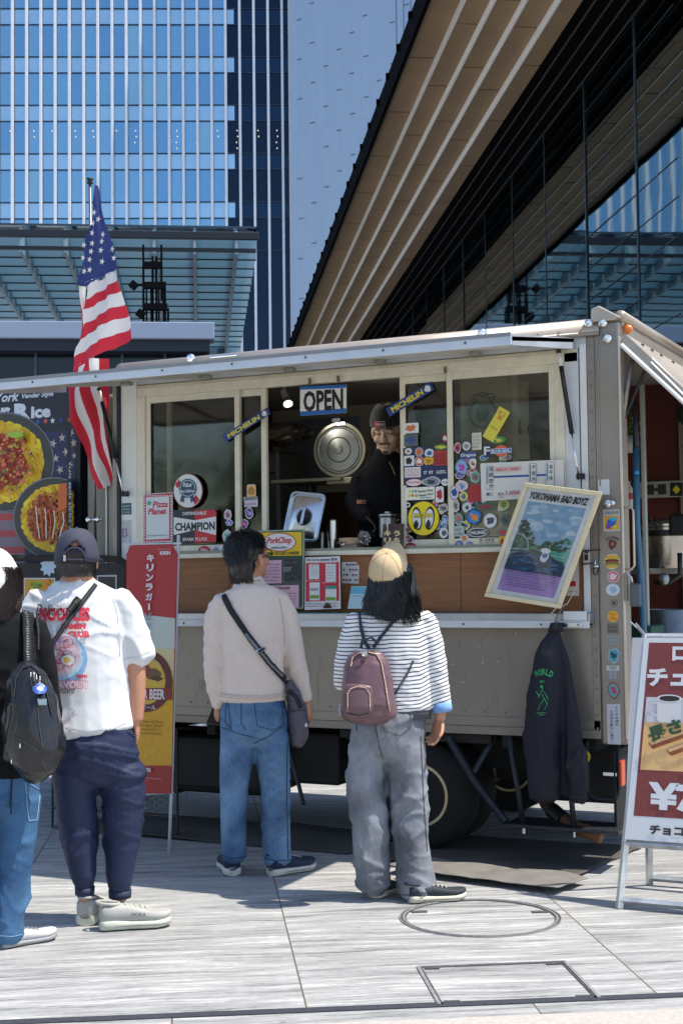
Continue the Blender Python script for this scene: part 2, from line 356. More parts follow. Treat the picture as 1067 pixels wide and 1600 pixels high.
for i, x in enumerate(fx+[fx[0]-1.106*k for k in range(1, 17)]):
    o = f0 if i == 1 else f0.copy()
    if i != 1: COL.objects.link(o)
    o.location = (x, 0, 0)
bpy.data.objects.remove(f1)
lm = mat('fff0c0', .5, emit=.4)
lightrow = {55: 2, 18: 1, 84: 1, 120: 2, 148: 2, 185: 1, 215: 3, 246: 2, 280: 4, 312: 4, 344: 2, 375: 4, 408: 2, 438: 4}
for px, n in lightrow.items():
    b = MB()
    for q in range(n):
        x = tloc(px+q % 2*1.5-q*.5); z = 1.47+(914-197-q*9.5)*k_; b.box(x-.04, x+.04, .17, .18, z-.055, z+.055)
    b.obj('ceiling_lamp', lm, tw)
# ---- pale panel clad tower to its right
pm = bpy.data.materials.new('pale_cladding'); pm.use_nodes = True; t = pm.node_tree; p = t.nodes['Principled BSDF']
tc = nd(t, 'ShaderNodeTexCoord'); mp = nd(t, 'ShaderNodeMapping'); mp.inputs['Rotation'].default_value = (math.pi/2, 0, 0)
br = nd(t, 'ShaderNodeTexBrick'); br.offset = .37; br.inputs['Scale'].default_value = 1; br.inputs['Brick Width'].default_value = .8; br.inputs['Row Height'].default_value = 9.; br.inputs['Mortar Size'].default_value = .022
br.inputs['Color1'].default_value = (.335, .43, .56, 1); br.inputs['Color2'].default_value = (.35, .445, .575, 1); br.inputs['Mortar'].default_value = (.30, .39, .51, 1)
t.links.new(tc.outputs['Object'], mp.inputs[0]); t.links.new(mp.outputs[0], br.inputs[0]); t.links.new(br.outputs[0], p.inputs['Base Color']); p.inputs['Roughness'].default_value = .38; p.inputs['Metallic'].default_value = .25
cl = atD(461.5, 900, 108); ct = empty('panel_clad_tower', (cl.x, cl.y, 0), YAW-R_(33), 'plain pale blue metal clad tower between the finned tower and the brown soffit', 'building')
b = MB().box(0, 34, 0, 14, 0, 75); rd = random.Random(3)
for i in range(24):
    for j in range(16):
        if rd.random() < .8:
            x = .6+i*1.2+rd.uniform(-.05, .05); z = 20+j*3.1+(i*1.03) % 3.1; b.box(x, x+.42, -.035, 0, z, z+.07, 1)
b.obj('wall', [pm, mat('566780', .5)], ct)
b = MB()
for i in range(26): b.box(9.5+i*.62, 9.55+i*.62, -.05, 0, 30+i*1.1, 75)
b.obj('seam_rib', mat('6f86a4', .5), ct)

# ---- glass canopy
cz = 13.08
cn = proot('glass_canopy', 0, 48, 'large glass and steel canopy with rows of tilted louvre blades, below the finned tower', 'canopy')
BL = bpy.data.materials.new('frosted_louvre'); BL.use_nodes = True; t = BL.node_tree; p = t.nodes['Principled BSDF']; p.inputs['Base Color'].default_value = (.72, .86, .93, 1); p.inputs['Roughness'].default_value = .3
tl_ = nd(t, 'ShaderNodeBsdfTranslucent'); tl_.inputs[0].default_value = (.55, .72, .82, 1); mx = nd(t, 'ShaderNodeMixShader'); mx.inputs[0].default_value = .38; t.links.new(p.outputs[0], mx.inputs[1]); t.links.new(tl_.outputs[0], mx.inputs[2]); t.links.new(mx.outputs[0], t.nodes['Material Output'].inputs[0])
DK = mat('0b1320', .45); DS = mat('1c2a38', .45)
nb = 15
for i in range(nb):
    v = 1.0+i*1.42
    M_ = Matrix.Translation((0, v, cz)) @ Matrix.Rotation(R_(-19), 4, 'X')
    bo = MB().box(-14, 2.02, -.62, .62, -.03, .03).obj('louvre_blade', BL, cn, M=M_)
    MB().box(-14, 2.03, .62, .68, -.05, .05).obj('blade_edge', DS, bo, M=M_)
for px in (-95, -28, 40, 107, 175, 243, 306, 371):
    u = (px-311)/2222*48
    MB().prism([(0, 0)], 0, 0) if False else None
    MB().add([(u-.05, -.3, cz-.5), (u+.05, -.3, cz-.5), (u+.05, -.3, cz+.3), (u-.05, -.3, cz+.3), (u-.05, 21.5, cz-.62), (u+.05, 21.5, cz-.62), (u+.05, 21.5, cz+.3), (u-.05, 21.5, cz+.3)],
             [(0, 1, 2, 3), (4, 7, 6, 5), (0, 4, 5, 1), (1, 5, 6, 2), (2, 6, 7, 3), (3, 7, 4, 0)]).obj('rib', mat('93adbd', .4), cn)
MB().box(-14, 2.05, -.6, -.42, cz-.05, cz+.2).obj('edge_beam', DK, cn, bevel=.02); MB().box(-14, 1.95, -.35, -.2, cz-.42, cz-.3).obj('edge_beam', DK, cn)
MB().box(-14, 2.0, -.1, 21.8, cz+.45, cz+.52).obj('top_glass', glass_mat('canopy_glass', (.75, .86, .92), (.8, .9, 1), 1., .05, .05), cn)
MB().box(-14, 2.0, 21.0, 21.6, cz-2, cz+.3).obj('back_beam', BL, cn)
for u in (-13, 1.2): MB().cyl((u, 20.5, 0), (u, 20.5, cz-.3), .3).obj('column', mat('5f6c78', .4), cn)
lo = proot('low_building', 0, 45.5, 'low dark glass pavilion with a pale blue grey fascia beam under the canopy', 'building')
MB().box(-22, .50, -.9, .0, 9.16, 9.70).obj('fascia', mat('8f9ab0', .45, .1), lo, bevel=.03); MB().box(-22, .35, -.7, 0, 8.8, 9.16).obj('soffit', mat('1b2436', .6), lo)
MB().box(-22, .3, .0, 6, 0, 9.).obj('glass_wall', mat('121a26', .12, .3), lo)
for i in range(16): MB().box(-20+i*1.35, -19.93+i*1.35, -.12, 0, 0, 8.8).obj('mullion', mat('3f4c60', .4), lo)
mst = proot('camera_mast', (245-311)/2222*46.5, 46.6, 'black steel lattice mast with small cameras, under the glass canopy', 'mast')
kz = 46.5/2222; zf = lambda y: 1.47+(914-y)*kz
MK = mat('06080c', .8, spec=.1)
for dx, y0, y1 in ((-.40, 382, 517), (.19, 382, 470), (-.1, 400, 517), (.02, 400, 517), (.3, 440, 517), (.4, 482, 517)): MB().box(dx-.035, dx+.035, -.05, .05, zf(y1), zf(y0)).obj('post', MK, mst)
for y, a, b_ in ((414, -.42, .22), (446, -.42, .32), (480, -.42, .38), (508, -.42, .42)): MB().box(a, b_, -.12, .12, zf(y+5), zf(y-5)).obj('platform', MK, mst)
for y, x in ((446, -.72), (491, -.5)):
    MB().box(-.12, .12, -.12, .12, -.12, .12, M=Matrix.Translation((x, 0, zf(y))) @ Matrix.Rotation(.7, 4, 'Y')).obj('camera_housing', MK, mst); MB().cyl((x, 0, zf(y)), (-.4, 0, zf(y)), .03).obj('arm', MK, mst)
for x in (-.3, -.15, .1, .25): MB().box(x-.03, x+.03, -.1, -.02, zf(517), zf(450)).obj('cable_tray', MK, mst)
MB().cyl((0, 0, 0), (0, 0, zf(517)), .12).obj('base_post', MK, mst)

# ---- building with the big stepped soffit
so_ = proot('soffit_building', 0, 10, 'huge overhanging building at the right with stepped brown soffit panels and dark glass wall', 'building')
E_ = CP.z; V0, V1 = 14., 72.
BR = mat('957b5c', .6, noise_s=1.5, noise_a=.14, bump=.1, bs=8); WH = mat('e2e0de', .5); BK = mat('040405', .9, spec=.05)
us = [3.98, 3.76, 3.465, 3.177, 2.897, 2.53]; zs = [6.0, 6.09, 6.18, 6.27, 6.36]
for i in range(5):
    b = MB(); off = (0, .9, 1.4, .5, 1.2)[i]; v = V0-off
    while v < V1: b.box(us[i+1]+(.0 if i < 4 else 0), us[i]-(.02 if i else 0), v+.035, v+1.99, E_+zs[i], E_+zs[i]+.03); v += 2.0
    b.obj('soffit_panel', BR, so_)
    if i < 4: MB().box(us[i+1]-.022, us[i+1]-.002, V0, V1, E_+zs[i]-.010, E_+zs[i+1]+.02).obj('light_trim', WH, so_)
MB().box(us[5], us[0], V0, V1, E_+6.42, E_+6.6).obj('roof_slab', BK, so_)
b = MB().box(us[5]-.05, us[5]-.002, V0, V1, E_+6.30, E_+6.62); v = V0
while v < V1: b.box(us[5]-.09, us[5]-.052, v, v+.05, E_+6.52, E_+6.60); v += 1.
b.obj('fascia', BK, so_)

MB().box(us[0]+.002, 16, V0, V1, E_+5.99, E_+6.4).obj('dark_soffit', BK, so_)
for i in range(9): x = us[0]+.11+.17*i; MB().box(x, x+.012, V0, V1, E_+5.965, E_+5.988).obj('batten', mat('3c3c3e', .7, spec=.2), so_) if x < 5.45 else None
UW = 4.62
gw = bpy.data.materials.new('dark_mirror_glass'); gw.use_nodes = True; t = gw.node_tree; p = t.nodes['Principled BSDF']; p.inputs['Base Color'].default_value = (.18, .27, .315, 1); p.inputs['Metallic'].default_value = 1; p.inputs['Roughness'].default_value = .02
tc = nd(t, 'ShaderNodeTexCoord'); n = nd(t, 'ShaderNodeTexNoise'); n.inputs['Scale'].default_value = .9; bp = nd(t, 'ShaderNodeBump'); bp.inputs['Strength'].default_value = .02; bp.inputs['Distance'].default_value = .05
t.links.new(tc.outputs['Object'], n.inputs[0]); t.links.new(n.outputs[0], bp.inputs['Height']); t.links.new(bp.outputs[0], p.inputs['Normal'])
v = 12.5; k = 0
while v < 68:
    o = MB().box(UW, UW+.05, 0, 1.93, 0, E_+5.98).obj('glass_pane', gw, so_) if k == 0 else o.copy()
    if k: COL.objects.link(o)
    o.location = (random.uniform(0, .003), v-10, 0); o.rotation_euler = (0, random.uniform(-.002, .002), random.uniform(-.0025, .0025)); v += 1.98; k += 1
    MB().box(UW-.012, UW, v-10-.035, v-10+.0, 0, E_+5.98).obj('mullion', mat('1c2e34', .4), so_)
for i in range(18): MB().box(UW-.008, UW-.001, 3.2, 58, .6+i*.38, .607+i*.38).obj('transom', mat('0c1216', .4), so_)
MB().box(UW+.5, 16, 3.2, V1-10, 0, E_+5.98).obj('core_wall', BK, so_)
for ch_ in list(so_.children):   # soffit parts were laid out from the camera's own row: move to this root's row
    if ch_.name.split('.')[0] in ('soffit_panel', 'light_trim', 'roof_slab', 'fascia', 'gutter_bracket', 'dark_soffit', 'batten'): ch_.location.y -= 10
# ============================================================= FOOD TRUCK
TAU = mat('90877c', .30, .35, noise_s=1.6, noise_a=.12, bump=.10, bs=2.2); TAU2 = mat('90857a', .4, .3, noise_s=5, noise_a=.14)
ALU = mat('b9babb', .36, .75, noise_s=9, noise_a=.12); ALUP = mat('d3d5d6', .42, .25, noise_s=6, noise_a=.08); WHT = mat('dcdcd8', .5, noise_s=4, noise_a=.06)
CRM = mat('dbd5c0', .5, noise_s=14, noise_a=.10); CRM2 = mat('c2baa2', .55, noise_s=14, noise_a=.12)
BLK = mat('121214', .5); RUB = mat('17171a', .85, noise_s=60, noise_a=.25, bump=.3, bs=90); CHS = mat('1a1918', .7, noise_s=9, noise_a=.35); CHR = mat('e8e8ea', .08, 1); STL = mat('c4c4c6', .22, 1, noise_s=12, noise_a=.1)
WOOD = mat('8a5a34', .5, noise_s=7, noise_a=.28, stretch=(.35, 1, 6), bump=.08, bs=20); REDW = mat('5a2116', .6, noise_s=4, noise_a=.15); DWOOD = mat('5a3a26', .6, noise_s=8, noise_a=.25, stretch=(3, 1, .5)); INT = mat('54423a', .8)
fl = mat('9a9992', .8)
tk = empty('food_truck', (-1.55, .9, 0), 0, 'brown grey box-bodied food truck with raised serving awning and sticker covered sliding windows', 'food truck')
tk.location = (0, 0, 0)
D_ = 1.8; XL = -3.13
def P(name, m, *a, **k): return B(name, m, tk, *a, **k)
# body shell
P('side_panel', TAU, XL, -.135, 0, .03, .70, 1.235, bevel=.004)
P('skirt_rail', TAU2, XL, -.135, -.012, .035, .655, .698); P('skirt_rail', TAU, XL, -.137, -.006, .03, .698, .75)
P('floor', INT, XL+.03, -.02, .035, D_-.03, .66, .72); P('roof', WHT, XL, 0, .06, D_, 2.74, 2.82)
P('interior_floor', INT, XL+.03, -.03, .04, D_-.04, .72, .95) if False else None
P('far_wall', REDW, XL, 0, D_-.04, D_, .70, 2.74); P('front_wall', REDW, XL, XL+.04, .03, D_-.04, .70, 2.74); P('ceiling', mat('8d8578', .7), XL+.04, -.01, .04, D_-.04, 2.70, 2.738)
# rounded roof edge over the side
def edge(name, y0, z0, r, x0, x1, m):
    b = MB(); n = 10; pr = [(y0+r-r*math.cos(math.pi/2*k/n), z0+r*math.sin(math.pi/2*k/n)) for k in range(n+1)]
    b.sheet([[Vector((x, y, z)) for y, z in pr] for x in (x0, x1)]); return b.obj(name, m, tk, smooth=True, solid=.006)
edge('roof_edge', -.03, 2.745, .085, XL, -.10, mat('b5a798', .36, .45, noise_s=2.5, noise_a=.08)); MB().tube([(XL, -.03, 2.742), (-.1, -.03, 2.742)], .012).obj('gutter', TAU2, tk, smooth=True)
# corner post at the rear
post = P('corner_post', TAU, -.135, 0, -.012, .09, .63, 2.80, bevel=.012); P('post_flange', TAU2, -.175, -.135, -.006, .03, .66, 2.74)
P('post_trim', mat('cdbfae', .35, .5), -.008, .006, -.02, .09, .66, 2.72, bevel=.004); P('post_rib', TAU2, -.118, -.108, -.018, -.008, 1.95, 2.72)
b = MB(); b.prism([(-.14, 2.80), (-.02, 2.80), (.015, 2.815), (-.10, 2.885), (-.14, 2.87)], -.035, .10); b.obj('roof_corner_cap', mat('b5a798', .4, .45, noise_s=6, noise_a=.1), tk, bevel=.008)
b = MB()
for z in [2.68-.068*i for i in range(30)]: b.ell((-.155, -.007, z), (.007, .005, .007), 8, 5)
for x in [XL+.06+.115*i for i in range(26)]: b.ell((x, -.002, .775), (.006, .005, .006), 8, 5); b.ell((x, -.036, 2.762), (.006, .004, .006), 8, 5)
b.obj('rivet', TAU2, tk, smooth=True)['kind'] = 'stuff'
# serving opening: jambs, counter rail, wood apron
P('wood_apron', WOOD, XL+.15, -.19, .01, .03, 1.30, 1.625)
for x in (-2.35, -1.62, -.9): P('apron_joint', mat('3a2414', .6), x, x+.002, .0085, .0105, 1.30, 1.622, bevel=0)
P('counter_rail', ALU, -2.99, -.165, -.075, .01, 1.245, 1.300, bevel=.006); P('counter_lip', ALUP, -2.99, -.165, -.088, -.070, 1.222, 1.262, bevel=.004); P('counter_shelf', mat('2d5a45', .5), -2.28, -1.45, -.072, .01, 1.302, 1.307)
P('hinge_plate', ALUP, -.30, -.175, -.094, -.088, 1.262, 1.31); P('hinge_plate', STL, -.36, -.2, -.094, -.089, 1.228, 1.252)
b = MB()
for x in (-.42, -.85, -1.5, -1.9, -2.6): b.ell((x, -.089, 1.242), (.006, .004, .006), 8, 5)
for x in (-.34, -.28, -.22): b.ell((x, -.095, 1.24), (.005, .004, .005), 8, 5)
b.obj('screw', DS, tk)
P('side_jamb', WHT, -.215, -.178, -.004, .05, 1.30, 2.70); P('side_jamb', ALUP, -.300, -.222, .0, .05, 1.63, 2.70); P('jamb_track', mat('55565a', .5, .5), -.222, -.215, .0, .04, 1.31, 2.66)
P('side_jamb', WHT, XL+.03, -2.985, -.004, .05, 1.30, 2.72); P('corner_trim', TAU2, XL-.03, XL+.03, -.012, .09, .66, 2.76, bevel=.01); P('jamb_track', mat('26303a', .5, .5), XL+.005, XL+.03, -.016, .0, .70, 2.70)
P('header', CRM, -2.985, -.222, .0, .05, 2.605, 2.68, bevel=.005); P('header_plate', ALUP, -3.1, -.178, .002, .03, 2.682, 2.75, bevel=.002); P('header_track', CRM2, -2.985, -.222, -.012, .0, 2.655, 2.675); P('window_sill', CRM, -2.985, -.222, -.025, .05, 1.622, 1.650, bevel=.006); P('window_sill_track', mat('8f9280', .5, .3), -2.98, -.225, -.012, .05, 1.650, 1.664, bevel=.002)
P('frame_stile', CRM, -2.985, -2.925, -.004, .05, 1.664, 2.605, bevel=.004); P('frame_stile', CRM, -.352, -.300, -.004, .05, 1.664, 2.605, bevel=.004)
wg = glass_mat('window_glass', (.74, .74, .70), (.8, .82, .78), .85, .045, .03)
def sash(x0, x1, y, zb=1.70, sw=.034, extra=None, panel=None):
    s = B('sash', CRM, tk, x0, x0+sw, y, y+.028, 1.664, 2.605)
    B('sash_stile', CRM, s, x1-sw, x1, y, y+.028, 1.664, 2.605); B('sash_rail', CRM, s, x0+sw, x1-sw, y, y+.028, 1.664, zb); B('sash_rail', CRM, s, x0+sw, x1-sw, y, y+.028, 2.565, 2.605)
    B('glass', wg, s, x0+sw, x1-sw, y+.012, y+.016, zb, 2.565, bevel=0)
    B('gasket', BLK, s, x0+sw, x1-sw, y+.003, y+.006, zb, zb+.006, bevel=0); B('gasket', BLK, s, x0+sw, x0+sw+.006, y+.003, y+.006, zb, 2.56, bevel=0)
    return s
sash(-2.925, -2.27, .006); B('mullion', CRM, tk, -2.79, -2.757, .026, .05, 1.664, 2.605)
sash(-2.31, -2.105, .030); sash(-1.255, -.935, .030); sash(-.965, -.352, .004)
B('mullion', CRM, tk, -.60, -.572, .026, .05, 2.09, 2.605); B('lower_panel', mat('c9c2ad', .5, noise_s=5, noise_a=.06), tk, -.572, -.352, .021, .03, 1.70, 2.10)
# awning
MA = mat('e0ddd2', .5, noise_s=3, noise_a=.07); MAB = mat('c9ccd2', .36, .5, noise_s=4, noise_a=.08)
ax0, ax1 = -3.52, -.235; zh, zf_, yl = 2.705, 2.572, -.98
aw = MB()
sl = math.atan2(zf_-zh, -yl)
aw.add([(ax0, -.03, zh), (ax1, -.03, zh), (ax1, yl, zf_), (ax0, yl, zf_), (ax0, -.03, zh+.02), (ax1, -.03, zh+.02), (ax1, yl, zf_+.02), (ax0, yl, zf_+.02)], [(0, 1, 2, 3), (4, 7, 6, 5), (0, 4, 5, 1), (1, 5, 6, 2), (2, 6, 7, 3), (3, 7, 4, 0)])
awo = aw.obj('awning', MA, tk)
B('front_lip', MAB, awo, ax0, ax1, yl-.018, yl, zf_-.022, zf_+.038, .004); B('front_lip_edge', mat('8b8c8e', .4, .4), awo, ax0, ax1, yl-.024, yl-.018, zf_+.02, zf_+.038, .002)
for x in (ax1-.028, ax0): MB().add([(x, -.03, zh-.035), (x+.028, -.03, zh-.035), (x+.028, yl, zf_-.02), (x, yl, zf_-.02), (x, -.03, zh+.022), (x+.028, -.03, zh+.022), (x+.028, yl, zf_+.03), (x, yl, zf_+.03)], [(0, 1, 2, 3), (4, 7, 6, 5), (0, 4, 5, 1), (1, 5, 6, 2), (2, 6, 7, 3), (3, 7, 4, 0)]).obj('end_rail', MAB, awo)
for x in (-3.05, -2.49, -1.93, -1.37, -.81):
    MB().add([(x, -.05, zh-.03), (x+.03, -.05, zh-.03), (x+.03, yl+.05, zf_-.012), (x, yl+.05, zf_-.012), (x, -.05, zh), (x+.03, -.05, zh), (x+.03, yl+.05, zf_), (x, yl+.05, zf_)], [(0, 1, 2, 3), (4, 7, 6, 5), (0, 4, 5, 1), (1, 5, 6, 2), (2, 6, 7, 3), (3, 7, 4, 0)]).obj('rib', mat('b8b6aa', .5), awo)
    B('bracket', mat('97968c', .5, .3), awo, x+.03, x+.08, -.12, -.06, zh-.035, zh-.012, .002)
b = MB()
for i in range(8): x = -3.4+i*.42; b.ell((x, yl-.019, zf_+.006), (.007, .004, .007), 8, 5)
b.obj('screw', mat('6b6c6e', .4, .8), awo)
for x in (-1.80, -1.62, -.97): B('window_catch', mat('6a6355', .5), tk, x, x+.012, -.02, -.004, 2.60, 2.635, .002)
# gas struts
def strut(pts, name='gas_strut'):
    a, b_ = Vector(pts[0]), Vector(pts[1]); c = a.lerp(b_, .12); d = a.lerp(b_, .66)
    s = MB().cyl(c, d, .0125, n=12).obj(name, BLK, tk, smooth=True); MB().cyl(a, c, .010, n=12).obj('strut_end', WHT, s, smooth=True); MB().cyl(d, b_, .005, n=10).obj('piston_rod', CHR, s, smooth=True)
    MB().ell(b_, (.014, .014, .014)).box(b_.x-.01, b_.x+.03, b_.y-.01, b_.y+.015, b_.z-.015, b_.z+.015).obj('ball_joint', BLK, s); MB().ell(a, (.014, .014, .014)).obj('ball_joint', BLK, s)
strut([(-.31, -.05, 2.66), (-.222, -.03, 2.004)]); strut([(-3.242, -.03, 2.67), (-3.065, -.03, 2.02)])
# rear
P('rear_header', mat('a3988c', .42, .4, noise_s=5, noise_a=.1), -.03, .012, .09, D_, 2.69, 2.80, bevel=.006); edge_b = MB().tube([(.0, .02, 2.83), (.0, D_, 2.83)], .03, 10).obj('rear_roof_edge', mat('b5a798', .36, .45), tk, smooth=True)
P('far_post', TAU, -.1, 0, D_-.1, D_, .66, 2.8)
hx, hz = .62, 2.68-.62*1.0
hp = MB().add([(.0, .0, 2.70), (.0, D_, 2.70), (hx, D_, hz), (hx, 0, hz), (.03, 0, 2.73), (.03, D_, 2.73), (hx+.03, D_, hz+.03), (hx+.03, 0, hz+.03)], [(0, 3, 2, 1), (4, 5, 6, 7), (0, 1, 5, 4), (1, 2, 6, 5), (2, 3, 7, 6), (3, 0, 4, 7)]).obj('rear_hatch', mat('aaa094', .45, .3, noise_s=5, noise_a=.1), tk)
MB().tube([(.01, -.012, 2.675), (hx, -.012, hz-.005)], .013, 6).obj('hatch_edge', mat('e4e2dc', .4, .4), hp)
MB().add([(.16, -.01, 2.57), (.16, .03, 2.60), (hx, .03, hz+.04), (hx, -.01, hz+.0)], [(0, 1, 2, 3)]).obj('hatch_liner', WHT, hp, solid=.004)
for q in (.22, .42, .62, .9): MB().ell((.06, q, 2.70), (.01, .01, .01)).obj('bolt', BLK, hp)
MB().cyl((.05, .045, 2.60), (-.01, .045, 2.275), .013, n=10).obj('hatch_strut', mat('8f8c84', .35, .7, noise_s=30, noise_a=.4), tk, smooth=True); MB().cyl((.11, .06, 2.54), (.0, .06, 2.30), .009).obj('hatch_strut', BLK, tk)
MB().tube([(.3, .3, 2.36), (.2, .6, 2.38), (.35, .9, 2.26), (.3, 1.4, 2.22)], [.05, .07, .09, .05], 8).obj('rolled_curtain', BLK, tk, smooth=True)
# marker lamps (chrome) and plates
def lamp(x, z, r=.026):
    o = MB().lathe([(r*1.05, 0), (r*1.05, .006), (r, .012), (r*.85, .022), (r*.5, .032), (.001, .036)], (x, -.012, z), (0, -1, 0), 20).obj('marker_lamp', CHR, tk, smooth=True)
    MB().lathe([(r*.5, .02), (r*.42, .034), (.001, .04)], (x, -.016, z), (0, -1, 0), 12).obj('lens', mat('c9d0d8', .03, .6), o, smooth=True); return o
for (px, py, r) in ((752, 520, .026), (297, 560, .028), (947, 529, .028)):
    q = onY(px, py, -.03); lamp(q.x, q.z, r)
for (px, py) in ((917, 505), (939, 504)): q = onY(px, py, -.045); o = lamp(q.x, q.z, .026)
q = onY(950, 787, -.012); lamp(q.x, q.z, .024); q = onY(960, 787, -.012); lamp(q.x-.008, q.z+.004, .018)
MB().ell((.0, .10, 2.77), (.045, .02, .028), 16, 10).obj('indicator_lamp', mat('e8791e', .2, coat=.6), tk, smooth=True); MB().ell((-2.35, -.04, 2.80), (.10, .02, .012)).obj('marker_lamp', CHR, tk, smooth=True)
P('latch_plate', ALUP, -.125, -.065, -.016, -.012, 1.905, 1.985, bevel=.006)
MB().tube([(.0, -.0, 1.835), (.045, -.01, 1.835), (.055, -.01, 1.82), (.055, -.01, 1.54), (.04, -.01, 1.52), (.0, 0, 1.52)], .006, 8).obj('grab_handle', mat('c9b8a6', .35, .6), tk, smooth=True)
pl = MB().box(.03, .09, -.035, -.005, 1.33, 1.45).obj('padlock', mat('5c6068', .35, .6), tk, bevel=.012); MB().tube([(.045, -.02, 1.44), (.04, -.02, 1.48), (.02, -.02, 1.50), (.005, -.02, 1.47), (.012, -.02, 1.38)], .006, 8).obj('shackle', STL, pl, smooth=True); MB().box(-.0, .02, -.03, .0, 1.36, 1.50).obj('hasp', mat('8b8176', .4, .6), pl, bevel=.004)
# bottle opener + hook on the jamb
q = onY(930, 885, -.012)
bo = MB().ell((q.x, -.02, q.z), (.020, .012, .012)).box(q.x-.005, q.x+.005, -.024, -.012, q.z, q.z+.035).obj('bottle_opener', STL, tk, smooth=True); MB().lathe([(.013, 0), (.016, -.012), (.011, -.035), (.001, -.04)][::-1], (q.x, -.022, q.z-.005), (0, 0, 1), 14).obj('catch_cup', mat('6a6a6c', .3, .9), bo, smooth=True)
b = MB(); z = 1.62
b.tube([(-.235, -.02, z), (-.17, -.025, z), (-.12, -.02, z+.003)], .004, 6).box(-.20, -.185, -.03, -.01, z-.05, z-.02).tube([(-.22, -.02, z-.07), (-.15, -.02, z-.065)], .004).ell((-.19, -.02, z-.005), (.012, .01, .01)); b.obj('door_hook', mat('4d4a46', .3, .8), tk)
b = MB(); q = onY(150, 812, .0); b.tube([(q.x-.05, -.02, q.z), (q.x+.06, -.02, q.z)], .008, 8).ell((q.x-.03, -.03, q.z), (.02, .02, .02)).ell((q.x+.04, -.03, q.z), (.015, .02, .02)); b.obj('door_latch', CHR, tk, smooth=True)
# wheels
def wheel(x, y, z=.30, R=.30, w=.19):
    prof = [(R*.55, 0), (R*.8, -.004), (R*.95, .012), (R, .035), (R, w-.035), (R*.95, w-.012), (R*.8, w), (R*.55, w)]
    o = MB().lathe([(r, -h) for r, h in prof], (x, y, z), (0, -1, 0), 48).obj('wheel', RUB, tk, smooth=True, angle=50)
    rim = MB().lathe([(.175, -.005), (.172, .004), (.158, .004), (.150, -.018), (.125, -.022), (.10, -.012), (.085, -.012), (.06, -.010), (.055, .012), (.001, .014)], (x, y, z), (0, -1, 0), 36).obj('rim', mat('cdb98f', .45, noise_s=20, noise_a=.2), o, smooth=True, angle=40)
    b = MB(); n = MB()
    for k in range(6): a = k*math.pi/3; n.lathe([(.009, 0), (.009, .018), (.001, .02)], (x+.072*math.cos(a), y+.014, z+.072*math.sin(a)), (0, -1, 0), 8); b.lathe([(.018, 0), (.001, .002)], (x+.118*math.cos(a+.5), y+.021, z+.118*math.sin(a+.5)), (0, -1, 0), 12)
    n.obj('wheel_nut', CHS, rim); b.obj('vent_hole', BLK, rim)
    t_ = MB()
    for k in range(60):
        a = 2*math.pi*k/60; c, s = math.cos(a), math.sin(a)
        for yy in (.03, .075, .12): t_.add([(x+(R-.004)*math.cos(a+d), y+yy+e, z+(R-.004)*math.sin(a+d)) if False else (x+(R+.004)*math.cos(a+d), y+yy+e, z+(R+.004)*math.sin(a+d)) for d, e in ((-.03, 0), (.03, .01), (.03, .035), (-.03, .025))], [(0, 1, 2, 3)])
    t_.obj('tread', RUB, o); return o
wheel(-1.19, .07); wheel(-1.19, .32); wheel(-4.0, .1, z=.30) if False else None
wheel(-1.19, 1.5)
# chassis
C_ = lambda n, *a, m=CHS, bv=.006: P(n, m, *a, bevel=bv)
C_('chassis_rail', -3.1, -.1, .42, .50, .42, .58); C_('chassis_rail', -3.1, -.1, 1.25, 1.33, .42, .58)
for i in range(7): C_('cross_member', -3.0+i*.46, -2.94+i*.46, .06, 1.75, .58, .655)
C_('fuel_tank', -3.05, -2.2, .14, .62, .22, .56, bv=.05); C_('tool_box', -2.1, -1.75, .22, .6, .30, .6, bv=.02); C_('rear_beam', -.9, -.1, .5, .62, .35, .5); C_('axle', -1.27, -1.11, .5, 1.5, .24, .38, bv=.03)
C_('tank_strap', -2.85, -2.80, .132, .63, .21, .57, m=BLK); C_('tank_strap', -2.45, -2.40, .132, .63, .21, .57, m=BLK)
C_('rear_equipment', -.55, -.05, .3, 1.5, .28, .6, m=BLK); C_('mudguard', -1.65, -.75, .03, .6, .60, .65)
MB().tube([(-.66, .45, .36), (-.5, .2, .27), (-.3, .0, .2), (-.14, -.04, .165)], .036, 14).obj('exhaust_pipe', mat('6b4a35', .6, .5, noise_s=20, noise_a=.4), tk, smooth=True)
MB().cyl((-.45, .13, .255), (-.36, .05, .22), .042, n=14).obj('pipe_clamp', BLK, tk)
ST = mat('33363b', .45, .5, noise_s=20, noise_a=.3)
MB().tube([onY(700, 1152, 0), onY(742, 1222, -.05), onY(790, 1284, -.10)], [.022, .022, .02], 6).obj('step_arm', ST, tk); MB().tube([onY(772, 1152, .1), onY(735, 1215, -.03)], .018, 6).obj('step_arm', ST, tk)
q0, q1 = onY(783, 1287, -.1), onY(985, 1291, .25)
MB().box(-.63, -.02, -.13, .12, .195, .215).obj('step_plate', ST, tk, bevel=.005); MB().cyl((-.60, -.1, .655), (-.53, -.1, .21), .014).obj('step_rod', ST, tk, smooth=True); MB().cyl((-.30, -.08, .655), (-.26, -.1, .21), .014).obj('step_rod', ST, tk, smooth=True)
for x in (-.53, -.26): MB().cyl((x, -.1, .21), (x, -.1, .165), .008).obj('step_bolt', STL, tk)
MB().tube([(-.215, -.0, .64), (-.215, 0, .40), (-.205, 0, .365), (-.17, 0, .35), (-.09, 0, .35), (-.06, 0, .365), (-.05, 0, .40), (-.05, 0, .64)], .010, 8).obj('underrun_loop', ST, tk, smooth=True)
MB().box(-.075, -.06, -.02, .25, .20, .60).obj('mud_flap', RUB, tk, bevel=.003); P('reflector', mat('c5481f', .3), -.045, -.03, -.02, .05, .42, .55, bevel=.006); P('tow_bolt', STL, -.13, -.055, -.02, .01, .47, .49)
